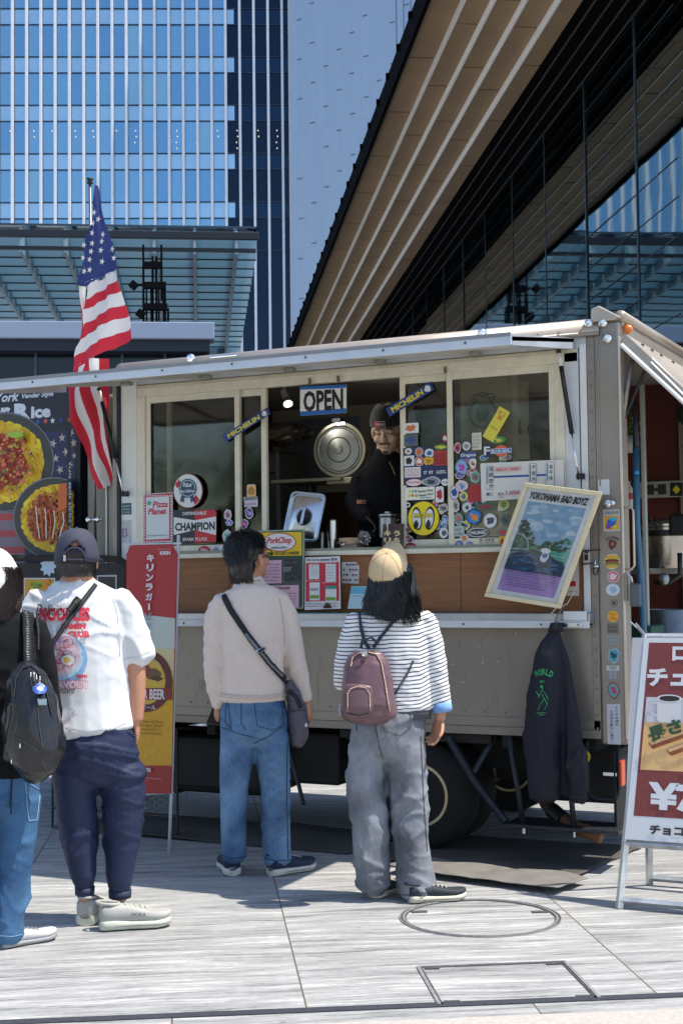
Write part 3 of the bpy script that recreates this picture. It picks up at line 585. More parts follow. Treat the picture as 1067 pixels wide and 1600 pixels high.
MB().tube([onY(452, 1165, .2), onY(474, 1256, .05)], .013, 8).obj('support_leg', ST, tk)
MB().lathe([(.035, 0), (.035, .02), (.025, .024), (.001, .024)], onY(912, 1182, -.0), (0, -1, 0)).obj('hose_reel', mat('c9b21f', .5), tk)
# interior parts fixed in the truck
P('worktop', mat('4b4038', .5), XL+.05, -.5, .06, .34, 1.50, 1.53); P('shelf', mat('8f8870', .6), -2.34, -1.86, .5, .85, 2.085, 2.105); P('partition', DWOOD, -2.3, -1.3, D_-.3, D_-.28, .8, 2.0)
P('inner_lining', mat('5a3b28', .7), XL+.05, -.5, D_-.06, D_-.045, 1.2, 2.45); P('inner_window_frame', CRM2, -3.0, -1.9, D_-.09, D_-.06, 2.10, 2.70); P('inner_window', mat('8394a4', .3), -2.92, -2.3, D_-.10, D_-.092, 2.17, 2.62, bevel=0); P('inner_window', mat('8394a4', .3), -2.22, -1.98, D_-.10, D_-.092, 2.17, 2.62, bevel=0)
P('ceiling_rail', ALU, -2.3, -1.2, .25, .28, 2.66, 2.69)
P('interior_cabinet', DWOOD, -2.35, -2.12, .06, .5, 1.53, 1.72); P('rear_partition', CRM2, -.9, -.87, .04, 1.1, 1.0, 2.68)
P('inner_shelf', mat('7b5a33', .6), -.85, -.35, .5, .62, 2.13, 2.155)

P('cab_pillar', mat('9a9488', .45, .2, noise_s=5), -3.45, -3.17, .12, .5, .7, 2.66, bevel=.02); P('cab_wall', mat('22262c', .5), -4.6, -3.45, .3, D_, .5, 2.55, bevel=.03); P('pillar_bead', ALU, -3.30, -3.285, .108, .12, .72, 2.6)

b = MB(); rd = random.Random(12)
for i in range(70):
    x, z = rd.uniform(XL+.1, -.2), rd.choice([rd.uniform(.72, 1.2), rd.uniform(1.0, 1.2)]); r_ = rd.uniform(.0015, .005); k_2 = rd.randint(4, 6)
    b.add([(x+r_*math.cos(t*6.28/k_2)*rd.uniform(.6, 1.4), -.0012, z+r_*math.sin(t*6.28/k_2)*rd.uniform(.5, 1.2)) for t in range(k_2)], [tuple(range(k_2))])
b.obj('paint_chip', mat('d6d2ca', .6), tk)['kind'] = 'stuff'
b = MB()
for i in range(70):
    x, z, L_ = rd.uniform(XL+.1, -.25), rd.uniform(.78, 1.21), rd.uniform(.02, .16); b.add([(x, -.001, z), (x+.002, -.001, z), (x+.003+rd.uniform(-.01, .01), -.001, z-L_)], [(0, 1, 2)])
b.obj('dirt_streak', mat('5a5046', .8), tk)['kind'] = 'stuff'
P('panel_seam', TAU2, -1.56, -1.545, -.003, .0, .752, 1.22, bevel=.001)
# ============================================================= stickers and marks on the truck
def pw(px0, px1, py0, py1, y):    # centre and size of a thing seen at these photo edges on the plane Y = y
    a = onY(px0, (py0+py1)/2, y); b_ = onY(px1, (py0+py1)/2, y); c = onY((px0+px1)/2, py0, y); d = onY((px0+px1)/2, py1, y)
    return (a.x+b_.x)/2, (c.z+d.z)/2, b_.x-a.x, c.z-d.z
def stick(px0, px1, py0, py1, draw, y=.0285, rot=0, name='sticker', parent=tk, label=None):
    x, z, w, h = pw(px0, px1, py0, py1, y); a = Art(.0004, .35); draw(a, w, h); o = a.obj(name, parent, sideM(x, z, y, rot))
    if label: o['label'] = label
    return o
WT, BKc, RD, YL, BU, NV = 'dedfe2', '17171b', 'b3232d', 'e3c81e', '2b5fa8', '1d2a52'
def disc(bg, fg=None, txt=None, tc_=BKc, rim=None, star=False, seed=0):
    def d(a, w, h):
        if rim: a.ell(0, 0, w/2, h/2, rim); a.ell(0, 0, w*.44, h*.44, bg)
        else: a.ell(0, 0, w/2, h/2, bg)
        if fg: a.blob(0, 0, w*.27, h*.27, fg, j=.35, seed=seed)
        if star: a.star(0, 0, w*.3, fg or BKc)
        if txt: a.text(txt, 0, 0, w*.7, h*.28, tc_, .02)
    return d
def rec(bg, lines=0, fg=BKc, txt=None, r=0, blob=None, seed=0, rim=None, th=.4):
    def d(a, w, h):
        if rim: a.rect(-w/2, -h/2, w/2, h/2, rim, r*w); a.rect(-w*.47, -h*.46, w*.47, h*.46, bg, r*w)
        else: a.rect(-w/2, -h/2, w/2, h/2, bg, r*w)
        for i in range(lines): a.scrib(-w*.42, w*.42, h*.38-(i+.8)*h*.8/lines, h*.4/lines, fg, seed=seed+i)
        if blob: a.blob(0, 0, w*.33, h*.33, blob, j=.35, seed=seed)
        if txt: a.text(txt, 0, 0, w*.85, h*th, fg, .02)
    return d
def shape(bg, fg, seed=0, out=WT, txt=None, tc_=WT):
    def d(a, w, h):
        a.blob(0, 0, w*.5, h*.5, out, 18, .16, seed); a.blob(0, 0, w*.42, h*.42, bg, 18, .16, seed); a.blob(w*.03, -h*.05, w*.22, h*.2, fg, 12, .4, seed+1); a.blob(-w*.14, h*.13, w*.1, h*.09, fg, 9, .4, seed+2)
        if txt: a.text(txt, 0, 0, w*.8, h*.3, tc_, .03)
    return d
def moon(a, w, h):
    a.ell(0, 0, w/2, h/2, BKc, 48); a.ell(0, 0, w*.47, h*.47, 'ecd50f', 48)
    for sx in (-1, 1):
        a.ell(sx*w*.19, 0, w*.15, h*.33, BKc, 36, rot=-.12*sx); a.ell(sx*w*.19-.01*w, -.01*h, w*.125, h*.27, WT, 36, rot=-.12*sx); a.ell(sx*w*.19-.035*w+.0*w, -.17*h, w*.075, h*.13, BKc, 24, rot=-.25)
        a.poly([(sx*w*.19+.0*w, -.02*h), (sx*w*.19+.04*w, -.01*h), (sx*w*.19+.02*w, -.16*h)], WT)
    a.text('MOON', 0, .08*h, w*.56, h*.13, BKc, .08); a.text('MOON', 0, .08*h, w*.54, h*.11, 'ecd50f', .035)
def pork(a, w, h): a.ell(0, 0, w/2, h/2, RD); a.ell(0, 0, w*.47, h*.45, 'ead9dc'); a.text('PorkChop', 0, .0, w*.78, h*.42, RD, .02, shear=.25)
def rainy(a, w, h):
    a.rect(-w/2, -h/2, w/2, h/2, WT); a.rect(-w*.48, -h*.45, w*.48, h*.45, 'e9ead8')
    for i, c in enumerate((YL, '7fb04d', '4f87c4', YL, 'd95f4a', YL)): a.star(-w*.36+(i % 3)*w*.11, h*.18-(i//3)*h*.32, w*.07, c, i)
    a.text('Rainy Day', w*.2, h*.17, w*.5, h*.22, BKc, .02, rot=.08); a.text('is Happy Day!', w*.16, -h*.14, w*.6, h*.22, BKc, .02, rot=.08); a.scrib(0, w*.4, -h*.4, h*.09, BU, seed=5)
def mich(a, w, h):  # drawn as a strip, rotated by the caller
    a.rect(-w/2, -h/2, w/2, h/2, '1f4188'); a.text('MICHELIN', -w*.06, 0, w*.70, h*.62, 'e6d422', .035); a.blob(w*.40, 0, h*.36, h*.38, WT, 10, .2, 3)
def strip(px, py, L, h, ang, y, draw, name='sticker'):
    q = onY(px, py, y); a = Art(.0004, .35); draw(a, L, h); return a.obj(name, tk, sideM(q.x, q.z, y, ang))
strip(640, 624, .30, .052, -R_(26), .022, mich); strip(385, 664, .34, .045, -R_(26), .002, mich)
stick(636, 687, 782, 838, moon, name='round_sticker', label='round yellow sticker with two black and white cartoon eyes')
Y2 = .0025
L1 = [(629, 654, 661, 677, rec(WT, 0, RD, blob='c9754a', seed=1)), (631, 653, 679, 697, rec('5a6668', blob='3a4a8c', seed=2)), (630, 700, 698, 757, rec(NV)), (690, 700, 677, 692, disc('8c2233', WT)), (678, 700, 693, 704, shape('6f8c31', 'c3ce3a', 4, '2b4020', 'PORK', 'dfe05a')),
 (632, 643, 700, 710, shape(WT, 'c06a35', 5)), (647, 662, 698, 714, disc('a8a6a0', 'd06038', seed=6, rim='34406a')), (663, 678, 701, 715, disc('d7dbe0', BU, seed=7)), (677, 700, 704, 727, rec('b5342f', 5, '5c1716', seed=8)), (631, 647, 712, 728, rec('d8dadc', blob=BKc, seed=9)), (648, 662, 713, 728, disc('c9403a', 'e8e0da', rim='d8dadc')), (661, 678, 713, 727, shape('d9ab29', 'b57f18', 10, 'd9ab29')),
 (632, 657, 730, 746, rec('dcdcdf', 5, RD, seed=12)), (659, 700, 731, 743, rec(NV, 1, WT, seed=13)), (634, 659, 748, 760, pork), (660, 687, 745, 760, shape('7d8794', '2f3742', 15, 'c3c8cf')), (689, 702, 748, 759, disc(WT, None, 'Cal')), (633, 679, 761, 781, rainy), (680, 693, 760, 785, rec(WT, 0, RD, r=.2, blob=RD, seed=16)), (633, 641, 785, 793, disc(WT, BKc, seed=17)),
 (684, 700, 788, 800, shape('8f989a', '6b4630', 18)), (690, 700, 805, 823, disc('4a6aa0', 'b8c6d8', rim=WT)), (686, 700, 824, 841, disc('d5d8d8', '555a60', seed=19)), (634, 641, 835, 843, disc('b9a8ac', '7d4c52')), (633, 650, 848, 859, disc('b02430', None, 'FIRST', WT))]
for i, (a_, b_, c_, d_, f_) in enumerate(L1): stick(a_, b_, c_, d_, f_, y=.0285 if i != 2 else .0288)
L2 = [(709, 720, 691, 708, shape('c23a4c', '2a3a6a', 21)), (722, 735, 690, 704, disc('c9cdd0', '8a8f90', seed=22)), (737, 752, 676, 703, rec('c9cab8', 4, '8b8d80', seed=23)), (718, 745, 706, 717, rec('35508c', 0, WT, 'Dragons', r=.2, th=.6)), (711, 731, 718, 743, shape('8ea8d8', 'b44aa8', 24, '4f8f9c')), (733, 744, 715, 733, shape('d6d6cf', 'a86a3a', 25)),
 (711, 725, 738, 748, shape('5a4c84', '8878b0', 26)), (712, 730, 750, 768, shape('d5b8c0', '5a8ac0', 27)), (734, 750, 735, 755, shape('6c9c9c', '8a5a5a', 28, 'b4bcb8')), (732, 752, 757, 784, rec('a5282c')), (702, 717, 758, 782, disc('c3c8d8', '2f4486', seed=29, rim=RD)), (717, 731, 768, 783, disc(YL, '3c6cae', seed=30, rim='c4c8a0')), (722, 737, 785, 801, disc('c9ccd0', star=True)),
 (706, 718, 780, 800, shape('a8aaa4', '775544', 31)), (709, 723, 802, 820, disc('6f8a8e', 'c2654a', seed=32, rim='bcc6c4')), (728, 752, 795, 820, shape('2f7fc4', 'e08a2c', 33, '1a3f70')), (755, 776, 802, 825, disc(WT, '4a5058', seed=34, rim='c0c4c8')), (710, 725, 822, 838, rec('aab4ae', 2, '3a4440', seed=35)), (730, 762, 825, 839, lambda a, w, h: (a.ell(0, 0, w/2, h/2, WT), a.ell(0, 0, w*.47, h*.43, '20262a'), a.text('CHALLENGER', 0, 0, w*.8, h*.4, WT, .03))),
 (778, 795, 780, 797, disc('b9c06a', '6a8a4a', seed=36, rim='c8ccb0')), (742, 776, 786, 797, rec('47614f', 0, RD, blob='8a3a3a', seed=37)), (755, 766, 695, 714, rec(NV, 0, WT, 'F', th=.7)), (766, 799, 697, 712, lambda a, w, h: (a.ell(0, 0, w*.3, h*.62, 'd0604a'), a.rect(-w/2, -h*.25, w/2, h*.25, WT, .002), a.rect(-w*.48, -h*.2, w*.48, h*.2, '3a6ab0', .002), a.text('BLUE SEAL', 0, 0, w*.88, h*.26, WT, .03))),
 (765, 792, 681, 694, shape('4a8a3c', 'c9c040', 38, '31503a')), (776, 796, 826, 838, rec('77807c', 0, RD, blob='c84a3a', seed=40)), (781, 797, 803, 822, shape('56605c', '39403e', 41, '717a76')), (710, 724, 843, 857, shape('5a5f9a', '9aa0d0', 42, 'c9c4b0')), (727, 740, 845, 858, shape('8a7ab8', 'c6bce0', 43, 'c9c4b0')), (747, 773, 840, 849, rec('c9c2ad', 0, BKc, 'ザ・たぬき', th=.85)), (779, 792, 838, 858, rec('d8b820', 0, RD, blob=RD, seed=44))]
for i, (a_, b_, c_, d_, f_) in enumerate(L2): stick(a_, b_, c_, d_, f_, y=Y2)
stick(758, 792, 636, 690, lambda a, w, h: (a.rect(-w*.28, -h/2, w*.28, h/2, 'd8cc4c'), a.scrib(-w*.18, w*.22, h*.30, h*.10, 'a84a30', seed=3), a.ell(0, h*.22, w*.11, w*.11, 'c98a3c'), a.scrib(-w*.2, w*.2, -h*.15, h*.05, '9a9040', seed=4)), y=Y2-.0006, rot=R_(33), name='paper_flyer')
# big roundel on the pane behind
def roundel(a, w, h):
    a.ell(0, 0, w*.38, h*.38, '3f7a5c'); a.ell(0, 0, w*.34, h*.34, 'a8b4a8'); a.blob(0, -.0, w*.2, h*.2, '6c8a6c', seed=9); a.text('CHOICE', 0, h*.44, w*.8, h*.12, '1e2420', .04, arc=h*.5)
stick(726, 782, 612, 678, roundel, y=.0305)
# left pane stickers
for (a_, b_, c_, d_, f_) in [(386, 400, 757, 777, rec('d9b26a', 0, BKc, r=.2, blob='b07a30', rim=WT)), (380, 403, 776, 782, rec('9a9a98', 1, BKc)), (382, 403, 782, 792, rec('c9c4d8', 1, 'a03a6a')), (383, 396, 793, 810, shape('5a3c8c', 'b0a0d0', 51)), (375, 388, 811, 826, shape('8a3a8c', 'd080a0', 52)), (350, 362, 796, 813, shape('c9a0b0', '7a4a5a', 53)), (353, 364, 812, 822, shape('6a6ab0', 'c0c0e0', 54)), (348, 362, 828, 848, shape('a8c8c8', '5a8a8a', 55)), (374, 392, 827, 838, shape('4aa0b8', '2a6a8a', 56)), (310, 329, 851, 868, lambda a, w, h: (a.ell(0, 0, w/2, h*.38, 'b5213a'), a.poly([(-w*.4, -h*.1), (w*.4, -h*.1), (0, -h*.52)], 'b5213a'), a.text('Mw', 0, 0, w*.6, h*.3, WT, .03))), (331, 345, 851, 866, disc('c9ccd0', '7a8a9a')), (347, 358, 851, 867, shape('c9c9cc', '9aa0a8', 57))]:
    stick(a_, b_, c_, d_, f_, y=.0045 if a_ < 372 else .0285)
# corner post stickers
YP = -.0128
def chal(a, w, h):
    a.rect(-w/2, -h/2, w/2, h/2, 'b6bec0', .003); a.rect(-w*.44, -h*.44, w*.44, h*.22, 'd99a2c'); a.text('CHALLENGE', 0, h*.35, w*.85, h*.14, '4a5a60', .02)
    a.blob(0, -.1*h, w*.3, h*.2, '2a5fb0', seed=1); a.blob(w*.1, h*.05, w*.25, h*.1, '3aa0c8', seed=2); a.blob(-w*.2, -h*.3, w*.15, h*.1, '6a4aa0', seed=3); a.blob(w*.2, -h*.3, w*.12, h*.1, 'd8c030', seed=4)
def burger(a, w, h):
    a.blob(0, 0, w*.5, h*.5, 'd8d0a8', 16, .06, 1)
    for y, c, r in ((.22, 'd2a52c', .42), (.05, '5a2f18', .46), (-.08, 'b5342c', .44), (-.17, '4e8a2f', .47), (-.28, 'd0a040', .40)): a.ell(0, y*h, w*r, h*.11 if y < .2 else h*.2, c)
PS = [(942, 968, 796, 830, chal), (944, 968, 834, 862, lambda a, w, h: (a.text('CHALLENGERS', 0, h*.3, w*.95, h*.16, '2d2622', .02, arc=h*.5), a.blob(0, -h*.08, w*.26, h*.26, '4a2a20', j=.3, seed=61), a.blob(0, -h*.08, w*.12, h*.12, 'b0503a', j=.3, seed=62))), (943, 968, 865, 890, burger), (948, 967, 892, 910, disc('d2606a', 'd8d0d0', seed=63, rim='d8c8ca')), (946, 968, 912, 931, disc('cdd2d6', '8fb4d0', seed=64)), (953, 964, 936, 948, shape('857a6d', '3a3530', 65, '6a6056')),
 (948, 966, 954, 972, lambda a, w, h: (a.ell(0, 0, w/2, h/2, 'e2a321'), a.line([(-w*.28, h*.2), (w*.2, h*.22), (-w*.2, -h*.2), (w*.28, -h*.22)], h*.10, 'c23f22'))), (948, 966, 974, 990, rec('6e6a5c', 2, '3a3a32', seed=66)), (950, 966, 993, 1008, lambda a, w, h: [a.text(s_, 0, y_*h, w*.9, h*.22, '86a4b0', .03) for s_, y_ in (('TWIST', .34), ('STEPS', 0), ('HERE', -.34))]), (949, 967, 1012, 1036, shape('4a9aac', '1d3c46', 67, '9cc0c8')), (947, 967, 1039, 1061, lambda a, w, h: (a.rect(-w/2, h*.1, w/2, h*.45, 'c5c9c8', .002), a.text('TOY', 0, h*.27, w*.6, h*.2, BKc, .02), a.rect(-w*.3, -h*.5, -w*.02, h*.1, '9aa0a4'), a.rect(w*.02, -h*.5, w*.3, h*.1, '9aa0a4'))), (949, 967, 1065, 1091, shape('5aa0a8', 'c03a5a', 68, '8a1f3c'))]
for a_, b_, c_, d_, f_ in PS: stick(a_, b_, c_, d_, f_, y=YP)
def notice(a, w, h):
    a.rect(-w/2, -h/2, w/2, h/2, 'c4c8d0')
    for cx, s_, top in ((w*.22, '十八才未満の', h*.46), (-w*.15, '人店はお断りします。', h*.36)):
        n_ = len(s_); st = h*.85/10
        for i, c_ in enumerate(s_): a.text(c_, cx, top-(i+.5)*st, w*.26 if c_ not in '、。' else w*.1, st*.8 if c_ not in '、。' else st*.3, BKc, .01, up=(i == 0))
stick(948, 969, 1100, 1163, notice, y=YP, name='notice_sticker', label='white notice sticker with two columns of black Japanese text')
stick(191, 206, 786, 804, rec('1f4a52', 3, 'a8c4c4', seed=71, r=.05), y=-.0045); stick(190, 206, 813, 848, rec('b5b6b4', 1, '8a6a9a', seed=72), y=-.0045)

rd = random.Random(77); PAL = ['c4c8cc', '2f5f9a', 'b5303a', 'd8bc2e', '3f8a5a', '20262e', 'b06a9a', 'd97a3a', '6aa8b8', '8a8f94']
for i in range(26): x = rd.uniform(708, 792); y = rd.uniform(706, 836); w_ = rd.uniform(7, 15); stick(x, x+w_, y, y+w_*rd.uniform(.7, 1.1), [shape, disc][i % 2](rd.choice(PAL), rd.choice(PAL), seed=200+i) if i % 3 else rec(rd.choice(PAL), 2, rd.choice(PAL), seed=i), y=.0042)
for i in range(12): x = rd.uniform(632, 690); y = rd.uniform(782, 838); w_ = rd.uniform(7, 13); stick(x, x+w_, y, y+w_*rd.uniform(.7, 1.1), shape(rd.choice(PAL), rd.choice(PAL), seed=300+i), y=.0302)
# ============================================================= SIGNS AND LOOSE THINGS
class PxArt(Art):
    """artwork on a plane Y=y whose outline is measured at photo points"""
    def __init__(s, ox, oy, y, dz=.0006, rough=.45): super().__init__(dz, rough); s.y = y; s.o = onY(ox, oy, y)
    def q(s, px, py): p = onY(px, py, s.y); return (p.x-s.o.x, p.z-s.o.z)
    def pp(s, pts, c, tri=False): return s.poly([s.q(*p) for p in pts], c, True, tri)
    def pr(s, x0, y0, x1, y1, c): return s.pp([(x0, y1), (x1, y1), (x1, y0), (x0, y0)], c)
    def pe(s, cx, cy, rx, ry, c, lo=-999, hi=9999): return s.pp([(min(hi, max(lo, cx+rx*math.cos(a))), cy-ry*math.sin(a)) for a in [2*math.pi*k/40 for k in range(40)]], c)
    def pt(s, t, x0, y0, x1, y1, c, bold=.0, shear=0, rot=0):
        a = s.q((x0+x1)/2, (y0+y1)/2); w = (Vector(s.q(x1, (y0+y1)/2))-Vector(s.q(x0, (y0+y1)/2))).length; h = (Vector(s.q((x0+x1)/2, y0))-Vector(s.q((x0+x1)/2, y1))).length
        return s.text(t, a[0], a[1], w, h, c, bold, rot, shear)
    def ps(s, x0, x1, y, h, c, seed=0):
        a = s.q(x0, y); b = s.q(x1, y); return s.scrib(a[0], b[0], a[1], h*.0036, c, seed=seed)
    def star_(s, px, py, r, c, rot=0): a = s.q(px, py); return s.star(a[0], a[1], r, c, rot)
    def outline(s, pts, th, m, name, parent):    # solid board behind, same outline
        P_ = [s.q(*p) for p in pts]; n = len(P_); b = MB(); b.add([(x, y, -th) for x, y in P_]+[(x, y, 0) for x, y in P_], [tuple(range(n))[::-1], tuple(range(n, 2*n))]+[(i, (i+1) % n, (i+1) % n+n, i+n) for i in range(n)])
        return b.obj(name, m, parent)
    def place(s, root): root.matrix_world = sideM(s.o.x, s.o.z, s.y)
def sign(name, ox, oy, y, label, cat, group=None, dz=.0006): r = empty(name, label=label, cat=cat, group=group); a = PxArt(ox, oy, y, dz); a.place(r); return r, a
def rectpts(x0, y0, x1, y1): return [(x0, y1), (x1, y1), (x1, y0), (x0, y0)]
# OPEN sign
r, a = sign('open_sign', 505, 628, .0, 'white OPEN sign with black letters and blue edges hanging in the serving window', 'sign')
a.outline([(469, 650), (541, 645), (541, 601), (469, 605)], .004, mat('e2e2e2', .4), 'board', r)
a.pp([(469, 650), (541, 645), (541, 638), (469, 643)], '1d63ad'); a.pp([(469, 609), (541, 606), (541, 601), (469, 604)], '1d63ad'); a.pt('OPEN', 474, 609, 536, 642, '15100e', .035); a.obj('lettering', r)
MB().tube([(-.1, .105, 0), (-.1, .16, -.02)], .002).tube([(.1, .105, 0), (.1, .16, -.02)], .002).obj('hanging_wire', STL, r)
# pizza sign
r, a = sign('pizza_sign', 246, 809, -.012, 'narrow white tin sign with red checkered border and pizza lettering, left window corner', 'sign')
pts = [(224, 849), (270, 846), (270, 769), (224, 772)]; a.outline(pts, .003, mat('c9ced0', .4), 'board', r)
a.pp([(225, 848), (269, 845), (269, 770), (225, 773)], 'b9324a')
k = 0
for (u0, v0, du, dv, n) in ((225.5, 773.5, 2.2, 0, 20), (225.5, 845, 2.2, 0, 20), (225.5, 774, 0, 2.2, 33), (267, 774, 0, 2.2, 33)):
    for i in range(0, n, 2): a.pr(u0+du*i, v0+dv*i, u0+du*i+2.1, v0+dv*i+2.1, 'd3d6d8'); a.l -= 1
a.l += 1; a.pp([(229, 843.5), (265, 841.5), (265, 775.5), (229, 777)], 'cdd3d6'); a.pt('Pizza', 239, 783, 263, 793, 'c2273a', .03, shear=.2); a.pt('Planet', 232, 794, 261, 804, 'c2273a', .03, shear=.2); a.ps(231, 263, 838, 2, '3a7a74', 3); a.pe(234, 786, 3.5, 3.5, '5aa08a')
a.obj('lettering', r)
# round beer sign
r, a = sign('round_beer_sign', 293, 767, -.012, 'round white beer sign with red and blue ribbon emblem inside the left window', 'sign')
def circ(cx, cy, rx, ry, n=40): return [(cx+rx*math.cos(2*math.pi*k/n), cy-ry*math.sin(2*math.pi*k/n)) for k in range(n)]
a.outline(circ(294, 767, 23, 27), .004, mat('8a5a40', .4), 'board', r); a.pe(294, 767, 21.8, 25.8, 'd6dadc')
a.pp([(274, 756), (281, 749), (284, 757), (277, 763)], RD); a.pp([(301, 780), (307, 773), (312, 781), (305, 789)], RD); a.pe(294, 763, 14, 15, '274a66'); a.pe(294, 763, 12, 13, 'c5ced4'); a.pe(294, 763, 11, 12, '274a66')
a.pp([(284, 775), (289, 775), (288, 786), (285, 783), (282, 785)], '274a66'); a.pp([(298, 775), (303, 775), (305, 785), (302, 783), (299, 786)], '274a66'); a.pr(281, 764, 307, 770, '274a66'); a.pt('Pabst', 287, 754, 301, 761, WT, .02, shear=.2); a.pt('Blue Ribbon', 282, 765, 306, 769.5, WT, .02); a.obj('emblem', r)
# spark plug sign
r, a = sign('spark_plug_sign', 305, 823, -.012, 'black and red sign reading CHAMPION spark plugs beside the narrow tin sign', 'sign')
pts = [(271, 850), (338, 847), (339, 800), (335, 796), (271, 797)]; a.outline(pts, .004, mat('202022', .4), 'board', r); a.pp([(271.5, 849.5), (305, 848), (305, 797), (271.5, 797.5)], '26272a'); a.pp([(305, 848), (338, 846.5), (338.5, 800), (335, 796.5), (305, 797)], 'bf2530')
a.pp([(272, 836), (305, 828), (338, 836), (338, 807), (305, 813), (272, 808)], 'd9dadb', tri=True); a.pt('CHAMPION', 274, 816, 336, 829, '151515', .04); a.pt('DEPENDABLE', 286, 799.5, 323, 804.5, 'd9dadb', .02); a.pt('SPARK PLUGS', 286, 840, 324, 845, 'd9dadb', .02); a.obj('lettering', r)
# station board
r, a = sign('station_sign', 815, 752, -.03, 'white railway fare board with black Japanese station names and a blue line', 'sign')
pts = [(752, 783), (880, 776), (880, 718), (750, 724)]; a.outline(pts, .004, mat('d6d4cc', .4), 'board', r)
a.pp([(770, 747), (866, 743), (866, 740), (770, 744)], '1f3f94')
def vert(x, y0, st, s_, w_, c=BKc):
    for i, c_ in enumerate(s_): a.pt(c_, x-w_/2, y0+i*st, x+w_/2, y0+i*st+st*.72, c, .015); a.l -= 1
    a.l += 1
for (x0, x1, y0, y1) in ((759, 771, 728, 765), (826, 838, 724, 762), (853, 866, 722, 760)): a.pp(rectpts(x0, y0, x1, y1), '6a6a68'); a.pp(rectpts(x0+.5, y0+.5, x1-.5, y1-.5), 'd6d4cc'); a.pr(x0+1.5, y0+2, x0+3.3, y1-9, '4a78a8')
vert(767, 730, 9, '羽田空港', 6); vert(834, 727, 9, '千住大橋', 6); vert(861, 726, 9, '北千住', 6)
a.pp([(774, 737), (813, 735), (813, 729), (774, 731)], 'd9a8a0'); a.pt('京急 ICカード利用可', 776, 731.5, 811, 735.5, 'a32a2a', .01); a.pt('運賃', 760, 770, 771, 775, '2a2f7a', .03); a.pt('大人', 778, 769, 788, 775, BKc, .02); a.pt('1,050', 791, 767, 812, 774, 'b5294a', .02); a.ps(778, 788, 778, 1.2, BKc, 3); a.obj('lettering', r)
# dark plaque
r, a = sign('wooden_plaque', 612, 850, -.05, 'small dark wooden plaque with cream Japanese lettering above the beige cap', 'sign')
a.outline([(595, 890), (628, 888), (630, 818), (598, 819)], .012, mat('3f3230', .6), 'board', r)
for i, c_ in enumerate('うちの'): a.pt(c_, 615, 829+i*11, 625, 838+i*11, 'd6c193', .05)
for i, c_ in enumerate('キリン'): a.pt(c_, 600, 829+i*11, 611, 838+i*11, 'd6c193', .05)
a.obj('lettering', r); MB().tube([(-.03, .10, .003), (-.015, .12, .02), (-.02, .06, .01)], .003).obj('cord', mat('cfcabd', .6), r)
# menu board on the counter
r, a = sign('menu_board', 438, 890, -.06, 'upright green edged menu board with yellow header and pink handwritten notes on the counter', 'menu board')
pts = [(398, 953), (474, 951), (475, 827), (403, 829)]; a.outline(pts, .012, mat('8fa08c', .5), 'board', r); a.pp([(400, 950), (472, 949), (473, 829), (405, 831)], '23452f'); a.pp([(401, 869), (471.5, 868), (471.5, 831), (405, 832.5)], 'e2b81a')
a.pe(437, 847, 26, 15, 'b02028'); a.pe(437, 847, 24.5, 13.5, 'dcdad8'); a.pt('PorkChop', 417, 839, 456, 852, 'c02632', .04, shear=.3); a.pt('GARAGE SUPPLY', 424, 854, 450, 857.5, BKc, .02); a.pt('STURDIER TO LAST LONGER', 407, 862, 468, 867, '23351f', .03)
a.pp([(401, 948), (471, 947.5), (471, 872), (402, 873)], '3f4a4c'); a.pp([(446, 908), (470, 907), (470, 873), (446, 874)], '23282a'); a.pt('EEF', 444, 886, 456, 893, '8f9698', .01); a.ps(448, 468, 880, 2, '6a7072', 1); a.line([a.q(450, 903), a.q(458, 898), a.q(466, 904)], .002, '6a7072')
a.pp([(411, 912), (441, 911), (441, 875), (411, 876)], 'd2a8b8'); a.pp([(424, 950), (468, 949), (468, 914), (424, 915)], 'd2a8b8')
for i in range(6): a.ps(413, 439, 883+i*5, 1.8, '5a4a5a', i)
a.pt('MOON PARK', 429, 917, 455, 921, '2a2028', .02)
for i in range(5): a.ps(427, 465, 928+i*4.5, 1.6, '7a4a68', i+9)
a.obj('artwork', r)
# payment sheet (no code squares)
r, a = sign('payment_poster', 505, 911, -.068, 'red and white payment notice sheet standing on the counter right of the menu board', 'notice')
pts = [(476, 953), (532, 951), (531, 869), (477, 871)]; a.outline(pts, .003, mat('d2d2d4', .5), 'sheet', r); a.pp([(477.5, 940), (530, 938.5), (529.5, 878), (478, 879.5)], 'c02038'); a.pt('No more paypay 支払', 479, 872, 527, 877, BKc, .03, shear=.15)
for (x0, y0, x1, y1) in ((483, 882, 499, 905), (509, 881, 525, 909), (484, 910, 500, 938), (509, 915, 526, 940)): a.pp(rectpts(x0, y0, x1, y1), 'd6d6d8')
a.ps(486, 497, 886, 1.6, RD, 1); a.pr(487, 888, 496, 899, 'c5c5c9'); a.pp(rectpts(509, 915, 526, 920), '2f8a78'); a.pp(rectpts(485, 930, 499, 935), '6a9a3a'); a.pp(rectpts(510, 933, 525, 938), '6a9a3a'); a.pt('0001', 486, 919, 498, 923, BKc)
for i in range(5): a.ps(511, 523, 886+i*4.5, 1.2, '77777a', i)
for i in range(2): a.ps(479, 528, 944+i*4, 1.6, '4a4a4c', i+4)
for (x, y) in ((480, 880.5), (505, 880), (480, 908), (505, 911)): a.ps(x, x+22, y, 1.4, 'e8c8c8', int(x))
a.obj('print', r)
r, a = sign('icon_card', 548, 895, .006, 'small white card with rows of tiny coloured icons pinned to the wood panel', 'card')
a.outline([(534, 911), (560, 912), (561, 884), (556, 878), (534, 878)], .003, mat('cfcdcb', .5), 'card_sheet', r)
for i in range(5):
    for j in range(4):
        if (i*7+j*3) % 5: a.pr(536+i*5, 881+j*8, 539+i*5, 883.5+j*8, [RD, '303a6a', '8a3a4a', '222224'][(i+j) % 4])
